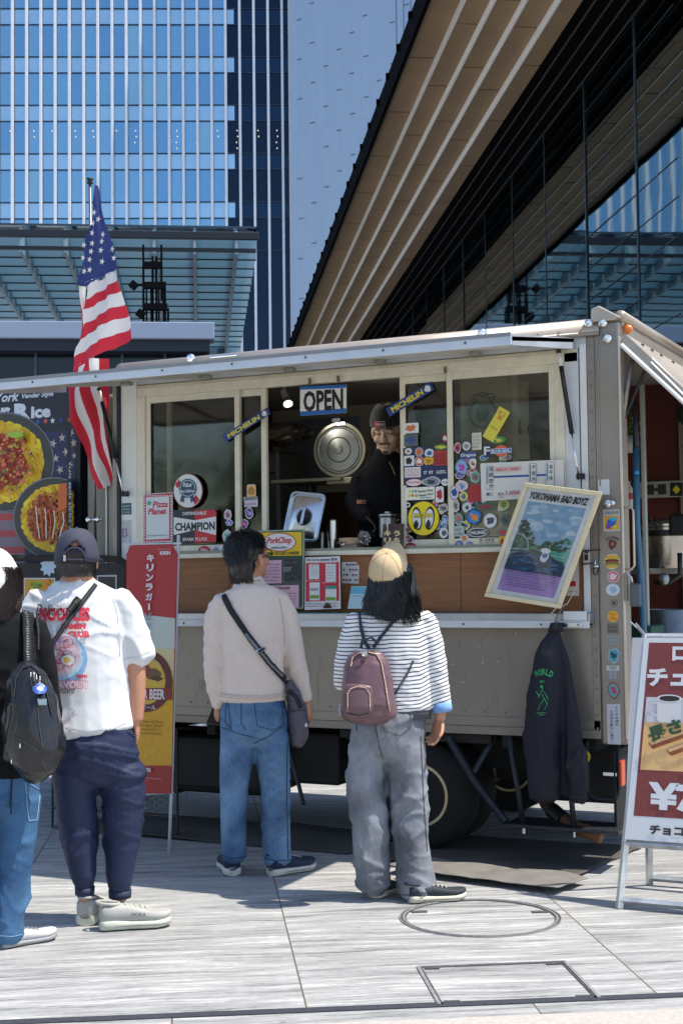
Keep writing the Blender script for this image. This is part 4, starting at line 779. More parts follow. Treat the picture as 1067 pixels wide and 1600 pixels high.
a.obj('icons', r)['kind'] = 'stuff'
r, a = sign('blue_card_stand', 557, 933, -.065, 'pale blue leaning card stand on the counter beside the payment notice', 'card stand')
a.outline([(543, 951), (566, 951), (572, 916), (549, 916)], .006, mat('a8c6d4', .3), 'stand', r); a.pp([(547.5, 928), (569, 928), (571, 917), (549.5, 917)], '5fa8c8'); a.ps(550, 566, 932, 1.6, '7a9aa8', 3); a.obj('print', r)
bl = empty('service_bell', onY(514, 950, -.05), 0, 'small brass counter bell with dark base in front of the payment notice', 'bell')
MB().lathe([(.032, 0), (.032, .008), (.026, .012)]).obj('base', BLK, bl, smooth=True); MB().lathe([(.028, .012), (.026, .022), (.016, .032), (.004, .035), (.004, .042), (.001, .043)]).obj('dome', mat('6a4a28', .3, .8), bl, smooth=True)
# small red notice on the wood
r, a = sign('red_card', 897, 910, .004, 'small white card with a red emblem on the wood panel behind the framed poster', 'card')
a.outline(rectpts(884, 875, 904, 931), .002, mat('cfc2b8', .5), 'card_sheet', r); a.pp(rectpts(890, 908, 899, 916), RD); a.ps(888, 901, 925, 1.4, '8a5a50', 2); a.obj('emblem', r)

# framed poster standing on the shelf, leaning out of true
PY = -.16
c4 = [onY(x, y, PY) for x, y in ((757, 932), (875, 951), (940, 768), (820, 754))]
po = c4[0]; ex = (c4[1]-c4[0]); ez = (c4[3]-c4[0]); PWd, PHt = ex.length, ez.length
M_ = frameM(po, ex, ez); fp = empty('framed_poster', M=M_, label='cream framed car poster reading YOKOHAMA BAD BOYZ, tilted on the counter end', cat='poster')
sh = ex.normalized().dot(ez.normalized()); skw = lambda p: Vector((p[0]+p[1]*sh, p[1]*math.sqrt(1-sh*sh), p[2]))
FRM = mat('d9cba6', .4, noise_s=12, noise_a=.06)
def fbar(x0, x1, y0, y1, z0=-.012, z1=.014):
    b = MB().box(x0, x1, y0, y1, z0, z1); b.v = [skw(p) for p in b.v]; return b.obj('frame', FRM, fp, bevel=.003)
t_ = .024; fbar(0, PWd, 0, t_); fbar(0, PWd, PHt-t_, PHt); fbar(0, t_, t_, PHt-t_); fbar(PWd-t_, PWd, t_, PHt-t_)
a = Art(.00002, .4); W_, H_ = PWd, PHt
a.rect(.02, .02, W_-.02, H_-.02, 'd9d9da'); X0, X1 = .05, W_-.052; a.rect(X0, .048, X1, .165, 'a487c0'); a.rect(X0, .163, X1, H_-.095, '7fa3bd'); yh = .30; a.rect(X0, .163, X1, yh, '58a08c')
rd = random.Random(5); bl_c = lambda lst: rd.choice(lst)
def dab(x, y, r, cols, n=8, sq=.7): a.blob(min(max(x, X0+r), X1-r), y, r, r*sq, rd.choice(cols), n, .3, rd.randrange(9999))
for i in range(46): dab(rd.uniform(X0, X1), rd.uniform(yh+.07, H_-.112), rd.uniform(.014, .034), ['8fb0c8', 'a9c0d0', '9ab6cb', 'bccbd6', '86a8c2'], 12, .4)
for i in range(20): y = yh-rd.uniform(.002, .075); x = rd.uniform(X0+.08, X1-.06); a.line([(x, y), (min(X1, x+rd.uniform(.03, .1)), y-.002)], .003, rd.choice(['7cc0a4', '3f8f78', 'b0d8c8', '4fa088', '2f7a66']))
for i in range(95):
    x = rd.uniform(X0, X1); top = yh+.035+.022*math.sin((x-X0)*26+1)+.012*math.sin(x*61); dab(x, rd.uniform(yh-.004, top), rd.uniform(.007, .015), ['1f4f30', '2b6a3c', '183e26', '3a7d48', '245a34', '12301e'], 9)
for i in range(95):
    x = X0+abs(rd.gauss(0, .045)); top = yh+.16-(x-X0)*1.15; dab(x, rd.uniform(yh+.0, max(yh+.02, top)), rd.uniform(.007, .015), ['14321f', '1d4429', '0f261a', '27563a', '183a2c'], 9)
a.poly([(X0, .163), (X1, .163), (X1, .222), (X1-.045, .243), (X1-.12, .268), (X0+.14, .278), (X0+.06, .268), (X0, .250)], '1b3350', tri=True); a.poly([(X0, .258), (X0+.10, .278), (X1-.06, .243), (X1-.09, .262), (X0+.13, .288), (X0, .278)], '132a40', tri=True)
for i in range(70):
    x = rd.uniform(X0+.01, X1-.02); y = rd.uniform(.172, .252-.10*max(0, x-X0-.16)); w_ = rd.uniform(.012, .035); a.blob(min(max(x, X0+w_), X1-w_), y, w_, rd.uniform(.003, .007), rd.choice(['1d4468', '24567f', '173450', '2d6a98', '142c44', '1a3c5c']), 9, .3, i, True)
a.line([(X0+.17, .266), (X0+.20, .215), (X1-.03, .175)], .004, '0e1f30'); a.line([(X0, .226), (X0+.05, .243), (X0+.12, .256)], .0022, '7a94a4')
a.poly([(X0, .272), (X0+.095, .28), (X0+.075, .335), (X0+.04, .36), (X0, .365)], '8fa3a6', tri=True); a.poly([(X0, .278), (X0+.085, .286), (X0+.068, .33), (X0+.037, .352), (X0, .357)], '234a40', tri=True); a.rect(X0+.034, .28, X0+.037, .352, '93a0a8')
for i in range(16): a.blob(X0+rd.uniform(.008, .06), rd.uniform(.284, .325), .007, .006, rd.choice(['1a3a2c', '2f6a50', '14302a', '3c7a62']), 8, .3, i)
a.blob(X0+.19, .255, .021, .030, 'cdd2dc', 14, .08, 2); a.blob(X0+.19, .262, .014, .013, '4a4f9a', 12, .1, 3); a.blob(X0+.185, .29, .03, .012, 'd9dde2', 12, .2, 4); a.line([(X0+.195, .295), (X0+.215, .345)], .004, 'c9a090')
a.poly([(X0+.17, .2), (X0+.20, .2), (X0+.205, .226), (X0+.18, .228)], '1a2c44')
for i in range(6): a.scrib(X0+.02+(i > 3)*.02, X1-.02-(i > 3)*.03, .152-i*.0145, .0055, '55406e', seed=i)
a.text('YOKOHAMA BAD BOYZ', W_/2-.0, H_-.062, W_-.10, .040, '1a1a1e', .045, shear=.25)
ao = a.obj('print', fp, M=None, warp=lambda p: skw((p[0], p[1], p[2]+.0)))
b = MB().box(.02, W_-.02, .02, H_-.02, .0095, .0105); b.v = [skw(p) for p in b.v]; b.obj('glazing', glass_mat('poster_glass', (1, 1, 1), (1, 1, 1), .45, .02, .0), fp)
b = MB().box(.02, W_-.02, .02, H_-.02, -.010, -.002); b.v = [skw(p) for p in b.v]; b.obj('backing', mat('6a5a48', .7), fp)
MB().tube([skw((W_-.01, 0, 0)), skw((W_+.02, .03, -.02)), skw((W_+.03, .12, -.04))], .0025).tube([skw((W_-.02, -.0, .01)), skw((W_-.03, -.03, .02)), skw((W_-.05, -.05, .03))], .0025).obj('hanging_wire', STL, fp)

# flag
fg = empty('flag', onY(142, 600, .03), 0, 'stars and stripes flag hanging limp from a pole at the left end of the truck', 'flag')
FO = fg.location.copy(); FRE, FWH, FBL = [mat(c, .75, bump=.25, bs=30) for c in ('c41e33', 'd8d4d2', '28356e')]
def fpnt(px, py, ph=0.):
    p = onY(px, py, .03); d = .022*math.sin(px*.11+py*.035+ph)+.012*math.sin(px*.27-py*.05)+.004*noise.noise(Vector((px*.2, py*.1, 0))); return Vector((p.x, p.y+d, p.z))-FO
def strip_sheet(L0, L1, n=14, ph=0.):   # two polylines (photo points)
    def smp(L, t):
        k = t*(len(L)-1); i = min(int(k), len(L)-2); f = k-i; return (L[i][0]+(L[i+1][0]-L[i][0])*f, L[i][1]+(L[i+1][1]-L[i][1])*f)
    g = []
    for i in range(n+1):
        p0, p1 = smp(L0, i/n), smp(L1, i/n); g.append([fpnt(p0[0]+(p1[0]-p0[0])*j/7, p0[1]+(p1[1]-p0[1])*j/7, ph) for j in range(8)])
    return g
rx = [182, 188, 193, 196, 201, 206, 210]; ry = [420, 438, 456, 476, 493, 512, 530]; lx = [138, 135, 132, 129, 124, 114, 110]; ly = [447, 468, 484, 507, 529, 557, 581]
fb = MB(); Mx = [FRE, FWH, FBL]
fb.sheet(strip_sheet([(146, 288), (143, 330), (134, 372), (128, 415), (124, 447)], [(149, 288), (158, 320), (168, 356), (176, 392), (182, 420)], 20), mi=2)
fb.sheet(strip_sheet([(124, 447), (131, 447), (138, 447)], [(124, 447), (160, 432), (182, 420)], 6), mi=2)
for i in range(6):
    fb.sheet([[fpnt(lx[i]+(rx[i]-lx[i])*t, ly[i]+(ry[i]-ly[i])*t+(5*math.sin(math.pi*t))*-.6) if j == 0 else fpnt(lx[i]+(lx[i+1]-lx[i])*j/4+((rx[i]+(rx[i+1]-rx[i])*j/4)-(lx[i]+(lx[i+1]-lx[i])*j/4))*t, ly[i]+(ly[i+1]-ly[i])*j/4+((ry[i]+(ry[i+1]-ry[i])*j/4)-(ly[i]+(ly[i+1]-ly[i])*j/4))*t-3*math.sin(math.pi*t)) for t in [q/12 for q in range(13)]] for j in range(5)], mi=(1 if i % 2 == 0 else 0))
for (L0, L1, m_) in (([(124, 447), (122, 500), (121, 560)], [(131, 447), (129, 480), (122, 560)], 1), ([(123, 460), (120, 520), (112, 580)], [(124, 470), (123, 520), (118, 580)], 0)):
    g_ = strip_sheet(L0, L1, 10, 1.); fb.sheet([[p+Vector((0, .03, 0)) for p in r_] for r_ in g_], mi=m_)
bs_ = [[(112, 565), (103, 608), (112, 650), (125, 690), (140, 735), (152, 765)], [(120, 565), (114, 608), (121, 645), (135, 690), (152, 735), (160, 763)], [(132, 560), (127, 608), (136, 650), (150, 695), (162, 730), (167, 757)], [(142, 560), (140, 608), (148, 650), (160, 690), (168, 725), (171, 745)], [(154, 560), (153, 608), (160, 640), (167, 672), (170, 700), (171, 735)], [(168, 560), (167, 608), (169, 640), (170.5, 672), (171, 700), (171.5, 735)]]
for i in range(5):
    g_ = strip_sheet(bs_[i], bs_[i+1], 24, .5); fb.sheet([[p+Vector((0, .012, 0)) for p in r_] for r_ in g_], mi=(0 if i % 2 == 0 else 1))
fo = fb.obj('cloth', Mx, fg, smooth=True)
b = MB()
for (x, y) in ((150, 333), (149, 350), (148, 365), (163, 367), (147, 381), (162, 378), (146, 394), (161, 392), (134, 404), (145, 407), (161, 409), (175, 402), (136, 425), (145, 423), (158, 344), (135, 384), (172, 388)):
    c = fpnt(x, y); rr = .022; pts = [Vector((c.x+(rr if k % 2 == 0 else rr*.4)*math.sin(math.pi*k/5+.3), c.y-.009, c.z+(rr if k % 2 == 0 else rr*.4)*math.cos(math.pi*k/5+.3))) for k in range(10)]
    b.add([c+Vector((0, -.009, 0))]+pts, [(0, 1+(k+1) % 10, 1+k) for k in range(10)])
b.obj('star', FWH, fo)['kind'] = 'stuff'
a_ = onY(141, 283, .075)-FO; b_ = onY(150, 880, .075)-FO; MB().tube([b_, a_], .010, 10).obj('pole', mat('8f9296', .3, .8), fg, smooth=True); MB().lathe([(.012, -.02), (.022, -.015), (.014, 0), (.022, .01), (.02, .018), (.001, .02)], a_).obj('finial', BLK, fg, smooth=True)

# food banner on the left
r, a = sign('food_banner', 60, 740, .10, 'black banner with rice plates, stars and stripes, left of the serving hatch', 'banner', dz=.0001)
a.outline(rectpts(-80, 606, 126, 900), .006, mat('15171d', .5), 'board', r); a.pr(-80, 607, 125, 676, '171b26')
a.pt('York', -6, 613, 31, 628, 'c9ccd4', .03, shear=.3); a.pt('Vender Style', 35, 613, 84, 623, 'c9ccd4', .03, shear=.3); a.pt('er', -14, 637, 17, 655, 'd0d2d8', .05); a.pt('R', 23, 630, 48, 655, 'd0d2d8', .06); a.pt('ice', 49, 634, 80, 653, 'd0d2d8', .05)
for i, (x, c) in enumerate(zip((-1, 11, 24, 36, 48, 60, 72, 83, 96, 109), ('b8402f', WT, BU, 'c84a4a', WT, BU, 'd0505a', WT, '24408a', 'b8402f'))): a.star_(x, 663-i*.8, .022, c)
a.pp([(-80, 880), (118, 878), (119, 672), (-80, 690)], '20294f'); a.pp([(-80, 880), (40, 880), (40, 800), (-80, 800)], '7c6a78')
for i in range(3): a.pp([(-80, 816+i*26), (40, 812+i*26), (40, 802+i*26), (-80, 805+i*26)], 'a83a3e')
for i, (x, y) in enumerate(((98, 684), (84, 693), (112, 676), (104, 706), (88, 716), (77, 726), (110, 726), (95, 734), (116, 692), (9, 780), (23, 790), (22, 770), (117, 712))): a.star_(x, y, .03 if i < 9 else .022, 'b9a8a0', .3*i)
def plate(cx, cy, R, seed, curry):
    a.pe(cx, cy, R+2, R+2, '6c7078', hi=118.5); a.pe(cx, cy, R, R, '3a3a36', hi=118); rd = random.Random(seed)
    for k in range(26):
        t = k/26*6.28; a.l += 0; p = a.q(min(112, cx+R*.66*math.cos(t)), cy-R*.66*math.sin(t)); a.blob(p[0], p[1], R*.0009, R*.0008, ['e2bd12', 'd4a80c', 'ecd02a'][k % 3], 9, .15, seed+k)
    p = a.q(cx-(R*.3 if cx > 50 else 0), cy); kx = .72 if cx > 50 else 1; a.blob(p[0], p[1], R*.0029*kx, R*.0028, 'd9b012', 18, .12, seed); a.blob(p[0], p[1], R*.0025*kx, R*.0023, curry[1], 22, .16, seed+5)
    for k in range(150):
        t = rd.random()*6.28; rr = R*rd.uniform(.55, .82); p = a.q(min(116, cx+rr*math.cos(t)), cy-rr*math.sin(t)); a.blob(p[0], p[1], .007, .006, rd.choice(['e8c81c', 'c99c08', 'f0d838', 'b88a06', 'dcb414']), 7, .3, seed+k)
    for k in range(230):
        rr = R*.64*math.sqrt(rd.random()); t = rd.random()*6.28; p = a.q(min(114, cx+rr*math.cos(t)), cy-rr*math.sin(t)); a.blob(p[0], p[1], rd.uniform(.006, .022), rd.uniform(.005, .015), rd.choice(curry), 8, .35, seed+k)
plate(8, 722, 76, 3, ['c4502a', 'a83c20', 'd98a4a', '8a7a2a', 'b0a03c', 'd96a5a', '6a2a3a']); a.pe(-5, 690, 9, 5, 'd8502a'); a.pe(32, 680, 12, 5, '9ac03a')
plate(92, 810, 62, 40, ['9a4a20', 'b5602c', '7c3418', 'c47a3a', 'a83c1c'])
p = a.q(104, 800)
for k in range(7): a.line([a.q(70+k*7, 792+k*1.5), a.q(66+k*7+6, 815), a.q(76+k*5, 842)], .008, 'd6d0c8' if k % 2 == 0 else 'c05a24')
a.pp([(104, 800), (118, 794), (118, 756), (106, 757)], 'c8602a'); a.pr(119, 672, 125, 900, '101218')
for i, ch_ in enumerate('SALAD,BEANS,POTATO,CHEESE,RICE'):
    if ch_ != ',': a.pt(ch_, 121.3, 724+i*5.2, 125, 728+i*5.2, 'b9bcc4', .02); a.l -= 1
a.obj('print', r)
# fur edged board
r, a = sign('fur_edged_board', 110, 940, -.13, 'black menu board edged with dark faux fur, behind the man in the white T-shirt', 'menu board')
a.outline(rectpts(-40, 880, 196, 1115), .01, mat('141416', .6), 'board', r); a.pp([(38, 955), (87, 955), (87, 903), (38, 903)], 'b9bcc0'); a.pp([(39.5, 955), (85.5, 955), (85.5, 905), (39.5, 905)], 'b98a1c')
rd = random.Random(4)
for i in range(22): p = a.q(rd.uniform(43, 82), rd.uniform(908, 950)); a.blob(p[0], p[1], .02, .015, rd.choice(['86b82f', 'd6b81e', 'c8791f', '5f8a26', 'e0c84a']), 9, .3, i)
a.obj('food_picture', r); a = PxArt(110, 940, -.13); p = a.q(76, 885); a.star(p[0], p[1], .065, 'a8b8c8', .2, 9, .7); a.obj('starburst', r); a = PxArt(110, 940, -.13); a.pp([(150, 990), (182, 990), (183, 898), (152, 899)], 'a9abac'); a.pp([(153, 990), (180, 990), (181, 901), (154, 901)], '1c1c1e'); a.obj('print', r)
b = MB(); fu = mat('2a2622', .9); pts = [(-40, 872), (60, 872), (150, 872), (188, 874), (199, 882), (202, 900), (202, 1000), (202, 1110)]
loc = [Vector((*a.q(*p), 0)) for p in pts]
b.tube(loc, .02, 8); rd = random.Random(2)
for k in range(900):
    i = rd.randrange(len(loc)-1); p = loc[i].lerp(loc[i+1], rd.random()); d = Vector((rd.uniform(-1, 1), rd.uniform(-1, 1), rd.uniform(-.2, 1))).normalized(); e = p+d*rd.uniform(.02, .045); s_ = d.cross(Vector((0, 0, 1))).normalized()*.0014; b.add([p-s_, p+s_, e], [(0, 1, 2)])
b.obj('fur_edge', fu, r)

# beer banner on its stand
KY = -.57
r, a = sign('beer_banner', 235, 1045, KY, 'tall red and golden beer banner on a white stand left of the sweater man', 'banner')
a.outline([(197, 1240), (268, 1240), (278, 866), (270, 850), (205, 852), (198, 866)], .0015, mat('a32a28', .6), 'cloth', r); RB = 'a3262a'
a.pp([(198, 966), (274, 966), (277.5, 866), (270, 851), (205, 852.5), (199, 866)], RB, tri=True); a.pp([(197.5, 1010), (273.5, 1014), (274, 966), (240, 962), (198, 966)], 'b7bdb6', tri=True)
gold = mat('cf9a1f', .5, noise_s=30, noise_a=.12); a.pp([(197.5, 1196), (269, 1196), (273.3, 1014), (197.5, 1010)], gold); a.pp([(197.5, 1060), (272, 1060), (273.2, 1014), (197.5, 1010)], 'c8b98a'); a.pp([(197.3, 1239), (268, 1239), (269, 1196), (197.5, 1196)], '9c2622')
a.pe(229, 1064, 42, 49, '8c6a2a', 198); a.pe(229, 1064, 41, 48, '5a1d1c', 198); a.pe(229, 1064, 31, 37, '9c7a30', 199); a.pe(229, 1064, 30, 36, 'c9a53a', 200)
for (x, y, rx_, ry_, c) in ((238, 1052, 16, 8, '6a4a28'), (228, 1044, 9, 12, '7a3f2a'), (246, 1060, 10, 4, '4a3018'), (220, 1050, 8, 9, '5a3a1c')): p = a.q(x, y); a.blob(p[0], p[1], rx_*.0036, ry_*.0036, c, 14, .3, int(x))
a.pp([(198, 1093), (270, 1093), (270, 1075), (198, 1075)], '7a1d1c'); a.pt('LAGER BEER', 200, 1076, 259, 1092, 'd2d0cc', .03); a.pt('ラガービール', 202, 1101, 245, 1108, 'd2d0cc', .02)
p = a.q(229, 1064); a.text('COMPANY, LIMITED', p[0], p[1]+.128, .24, .018, 'c8b98a', .02, arc=.128)
for i, c_ in enumerate('キリンラガービール'):
    y = 865+i*15.2; x = 238-i*.5
    if c_ == 'ー': a.pr(x-1.5, y+2, x+1.5, y+12, 'd2ccd0' if i < 6 else '7f96a8')
    else: a.pt(c_, x-6.5, y+1, x+5, y+12.5, 'd2ccd0' if i < 6 else '7f96a8', .05)
a.pt('KIRIN', 253, 861, 269, 867, 'd9d2d2', .04); a.ps(250, 270, 859, 1.2, 'c9a0a0', 2)
for i, t_ in enumerate(('Mellow Taste & Deep', 'KIRIN Lager Beer', 'Harmony of', 'Rich & Refined Quality')): a.pt(t_, 208 if i != 2 else 224, 1125+i*6.2, 257 if i != 2 else 250, 1129+i*6.2, '5a2a1a', .01)
a.pt('SINCE 1888', 205, 1198, 239, 1205, 'd2c8c4', .03); a.ps(222, 256, 1215, 1.4, 'c8a8a4', 7); a.ps(222, 235, 1219, 1.2, 'c8a8a4', 8)
wav = lambda p: Vector((p[0], p[1], p[2]+.008*math.sin(p[0]*17+p[1]*3)+.006*math.sin(p[1]*9)))
co = a.obj('print', r, warp=None); WP = mat('cfd0d4', .35)
def kp(px, py, z=0): q = a.q(px, py); return Vector((q[0], q[1], z))
MB().tube([kp(194, 851, -.01), kp(282, 849, -.01)], .006).obj('cross_bar', WP, r, smooth=True); MB().tube([kp(199, 838, -.015), kp(196, 1345, -.015)], .008).obj('pole', WP, r, smooth=True); MB().tube([kp(277, 836, -.015), kp(266, 1235, -.015), kp(262, 1336, -.015)], .009).obj('pole', WP, r, smooth=True); MB().tube([kp(192, 1243, -.01), kp(270, 1239, -.01)], .005).obj('cross_bar', WP, r, smooth=True)
MB().tube([kp(196, 1344, -.015), kp(210, 1338, -.35)], .008).obj('foot', WP, r)

# A-frame sign
FT = onY(1008, 992, -.57); fz = FT.z
aw_ = .62; af = empty('pavement_sign', (FT.x, -.57, 0), 0, 'aluminium A-frame sign with coffee and churro picture at the right edge', 'sign')
AF = mat('c6c8c8', .3, .65, noise_s=20, noise_a=.2)
def afp(t, x, side=-1):   # t 0 bottom..1 top along the leaning face; legs splay slightly
    yb = -.27 if side < 0 else .27
    xb = .172-FT.x if side < 0 else .172-FT.x
    return Vector((x+(xb*(1-t) if x < aw_/2 else -xb*(1-t)), yb*(1-t), .0+fz*t))
def bar(p0, p1, w=.012, name='frame', m=AF, par=af): return MB().tube([p0, p1], w, 4).obj(name, m, par)
for side in (-1, 1):
    for x in (0, aw_): bar(afp(0, x, side), afp(1, x, side), .018, 'leg')
    bar(afp(.03, 0, side), afp(.03, aw_, side), .016, 'stretcher'); bar(afp(.235, 0, side), afp(.235, aw_, side), .02, 'stretcher'); bar(afp(.995, 0, side), afp(.995, aw_, side), .014, 'stretcher')
bar(afp(1, 0)+Vector((-.0, 0, .0)), afp(1, 0)+Vector((-.06, .06, .05)), .006, 'latch')
MB().tube([afp(1, 0)+Vector((-.01, 0, 0)), afp(1, 0)+Vector((-.05, .04, .03)), afp(1, 0)+Vector((-.085, .05, .06))], .004).obj('chain', STL, af)
t0, t1 = .245, .985
bl_ = afp(t0, 0); tl_ = afp(t1, 0); br_ = afp(t0, aw_)
MA_ = frameM(Vector((0, 0, 0)), (1, 0, 0), tl_-bl_)
n_ = (Vector((1, 0, 0)).cross((tl_-bl_).normalized())); Lh = (tl_-bl_).length
pan = empty('panel', (0, 0, 0)); pan.parent = af; pan.matrix_local = Matrix.Translation(bl_+n_*.02) @ frameM(Vector((0, 0, 0)), (1, 0, 0), Vector((0, (tl_-bl_).y, (tl_-bl_).z)))
a = Art(.0006, .4); dxp = (tl_.x-bl_.x); PX = lambda u, v: (u*(aw_-2*dxp*v)+dxp*v+.0, v*Lh)
def pq(u0, v0, u1, v1, c): a.poly([PX(u0, v0), PX(u1, v0), PX(u1, v1), PX(u0, v1)], c)
pq(.0, .0, 1, 1, 'd3d4d6'); MR = mat('7c3834', .5, noise_s=60, noise_a=.15); pq(.05, .115, .95, .975, MR); pq(.07, .34, .93, .70, 'e0b375'); pq(.07, .575, .93, .70, 'c3c1c6')
def tx(s_, u, v, w, h, c, **k): p = PX(u, v); a.text(s_, p[0], p[1], w, h, c, .05, **k)
tx('ロング', .50, .925, .24, .085, 'd6d6d8'); tx('チュロス', .44, .80, .40, .085, 'd6d6d8'); tx('¥700', .50, .215, .42, .125, 'd6d6d8'); tx('チョコソース付き', .52, .055, .42, .045, '2f2a2c')
p = PX(.27, .635); a.rect(p[0]-.055, p[1]-.055, p[0]+.055, p[1]+.06, 'd3cfce', .02); a.ell(p[0], p[1]+.055, .057, .018, 'dcd9d8'); a.ell(p[0], p[1]+.055, .047, .013, '33241e'); a.line([(p[0]-.055, p[1]+.035), (p[0]-.085, p[1]+.03), (p[0]-.085, p[1]-.01), (p[0]-.055, p[1]-.025)], .012, 'c5c2c2')
for i in range(5):
    q = PX(.12+i*.15, .47-i*.03); a.poly([(q[0], q[1]), (q[0]+.02, q[1]-.025), (q[0]+.26, q[1]+.07), (q[0]+.25, q[1]+.10)], '8f4a22'); a.poly([(q[0]+.004, q[1]+.004), (q[0]+.014, q[1]-.008), (q[0]+.25, q[1]+.085), (q[0]+.246, q[1]+.097)], 'd9a878')
for i in range(3): q = PX(.08+i*.28, .345); a.line([(q[0], q[1]), (q[0]+.03, q[1]+.12)], .002, 'c08a50')
tx('長さ', .25, .535, .16, .07, '2c4a2c', rot=.35)
po_ = a.obj('poster', af); po_.matrix_local = pan.matrix_local; MB().box(.0, aw_, 0, Lh, -.012, -.002).obj('board', mat('b8b8ba', .4), af).matrix_local = pan.matrix_local
po_.modifiers.clear() if False else None
bpy.data.objects.remove(pan)

# jacket on a hook
jk = empty('hanging_jacket', onY(872, 965, -.13), 0, 'dark grey jacket with green lettering hanging from the counter corner', 'jacket')
# ground sheet
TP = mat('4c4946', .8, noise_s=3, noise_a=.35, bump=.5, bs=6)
def ground_sheet(name, poly, label, z=.006, amp=.012, m=TP, seed=0, fold=True):
    n = 34; g_ = []; A, B_, C2, D2 = [Vector(p) for p in poly]
    for i in range(n+1):
        row = []
        for j in range(n+1):
            u, v = i/n, j/n; p = (A*(1-u)+B_*u)*(1-v)+(D2*(1-u)+C2*u)*v
            nz = noise.noise(Vector((p.x*2.2+seed, p.y*3.1, 0))); nz2 = noise.noise(Vector((p.x*7+seed, p.y*9, 3)))
            e = min(v, 1-v, u, 1-u)
            row.append(Vector((p.x+.02*nz2*(1 if e < .05 else .2), p.y+.025*nz*(1 if e < .05 else .2), z+amp*(abs(nz)*1.6+.35*abs(nz2)))))
        g_.append(row)
    o = MB().sheet(g_).obj(name, m, smooth=True, solid=.003); return tag(o, label, 'ground sheet')
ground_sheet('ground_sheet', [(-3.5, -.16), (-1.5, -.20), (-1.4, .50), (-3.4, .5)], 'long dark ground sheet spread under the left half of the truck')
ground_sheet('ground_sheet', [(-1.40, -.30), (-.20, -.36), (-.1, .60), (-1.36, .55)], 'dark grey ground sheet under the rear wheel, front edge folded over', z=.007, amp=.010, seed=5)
o = ground_sheet('folded_sheet', [(-1.10, -.56), (-.16, -.70), (-.10, -.42), (-1.02, -.26)], 'sunlit grey folded tarpaulin edge right of the striped woman', z=.03, amp=.02, m=mat('76726c', .75, noise_s=8, noise_a=.2, bump=.5, bs=12), seed=9)
# chicken wire panel at the left below the truck
wr = empty('wire_mesh_panel', (-3.05, -.12, 0), 0, 'low black wire mesh panel standing below the left end of the truck', 'wire panel')
b = MB(); hxr = .022
for i in range(26):
    for j in range(12):
        cx, cz_ = -.45+i*hxr*1.5, .14+j*hxr*1.732+(i % 2)*hxr*.866
        for k in (0, 1, 2): a0, a1 = k*math.pi/3, (k+1)*math.pi/3; b.tube([(cx+hxr*math.cos(a0), 0, cz_+hxr*math.sin(a0)), (cx+hxr*math.cos(a1), 0, cz_+hxr*math.sin(a1))], .0012, 3, cap=False)
b.obj('mesh', mat('77797c', .4, .7), wr); MB().tube([(-.48, 0, 0), (-.48, 0, .62), (.42, 0, .62), (.42, 0, 0)], .008, 6).obj('frame', BLK, wr); MB().tube([(-.48, 0, .12), (.42, 0, .12)], .007).obj('rail', mat('4a3a30', .6), wr)

# ---- things inside the truck
def at(px, py, y): return onY(px, py, y)
q = at(531, 703, .55); s_ = .0041
cl_ = empty('rice_cooker_lid', q, 0, 'large round metal rice cooker lid standing open, upright, behind the serving window', 'lid'); cl_.scale = (.88, .88, .88)
MB().lathe([(.19, -.03), (.195, 0), (.19, .012), (.172, .014), (.168, .004)][::1], (0, 0, 0), (.1, -1, 0), 44).obj('outer_rim', mat('a39d88', .4, .5), cl_, smooth=True, angle=40)
MB().lathe([(.168, .004), (.160, .012), (.150, .010), (.145, .016), (.09, .020), (.086, .014), (.08, .020), (.03, .026), (.026, .034), (.012, .036), (.001, .036)], (0, 0, 0), (.1, -1, 0), 44).obj('inner_plate', mat('8e8e88', .3, .9, noise_s=20, noise_a=.1), cl_, smooth=True, angle=30)
MB().box(-.055, .02, -.02, .03, .185, .225).obj('latch', BLK, cl_, bevel=.008); MB().box(-.10, .1, -.01, .04, -.235, -.19).obj('hinge', mat('b8ad8c', .4), cl_, bevel=.006); MB().box(-.03, .05, -.015, -.0, .17, .19).obj('clip', STL, cl_)
q = at(476, 808, .10); tl = empty('tray_lid', q, 0, 'square stainless food pan lid with round recessed handle, propped in the window', 'lid')
def rsq(w, h, r, y, n=5):
    pts = []
    for cx, cz_, a0 in ((w-r, -(h-r), -90), (w-r, h-r, 0), (-(w-r), h-r, 90), (-(w-r), -(h-r), 180)): pts += [Vector((cx+r*math.cos(R_(a0+90*k/n)), y, cz_+r*math.sin(R_(a0+90*k/n)))) for k in range(n+1)]
    return pts
rt = Matrix.Rotation(R_(7), 4, 'Y') @ Matrix.Rotation(R_(-12), 4, 'X')
b = MB(); rings = [rsq(.118, .148, .035, 0), rsq(.115, .145, .033, -.010), rsq(.104, .134, .03, -.010), rsq(.098, .128, .028, .002), rsq(.09, .12, .025, -.004)]; n = len(rings[0])
b.v = [tuple(rt @ p) for r_ in rings for p in r_]; b.f = [(i*n+k, i*n+(k+1) % n, (i+1)*n+(k+1) % n, (i+1)*n+k) for i in range(4) for k in range(n)]+[tuple(4*n+k for k in range(n)), tuple(range(n))[::-1]]; b.m = [0]*len(b.f)
b.obj('plate', mat('c9c9cc', .18, 1, noise_s=14, noise_a=.1), tl, smooth=True, angle=40); MB().lathe([(.052, 0), (.048, .004), (.04, -.010), (.02, -.016), (.001, -.016)], rt @ Vector((0, -.006, 0)), rt.to_3x3() @ Vector((0, -1, 0)), 28).obj('recess', mat('8c8c90', .15, 1), tl, smooth=True); MB().box(-.010, .010, -.03, -.008, -.05, .055, M=rt).obj('handle', STL, tl, bevel=.005)
pn = empty('steel_container', at(520, 830, .2), 0, 'tall stainless steel container behind the tray lid inside the truck', 'container')
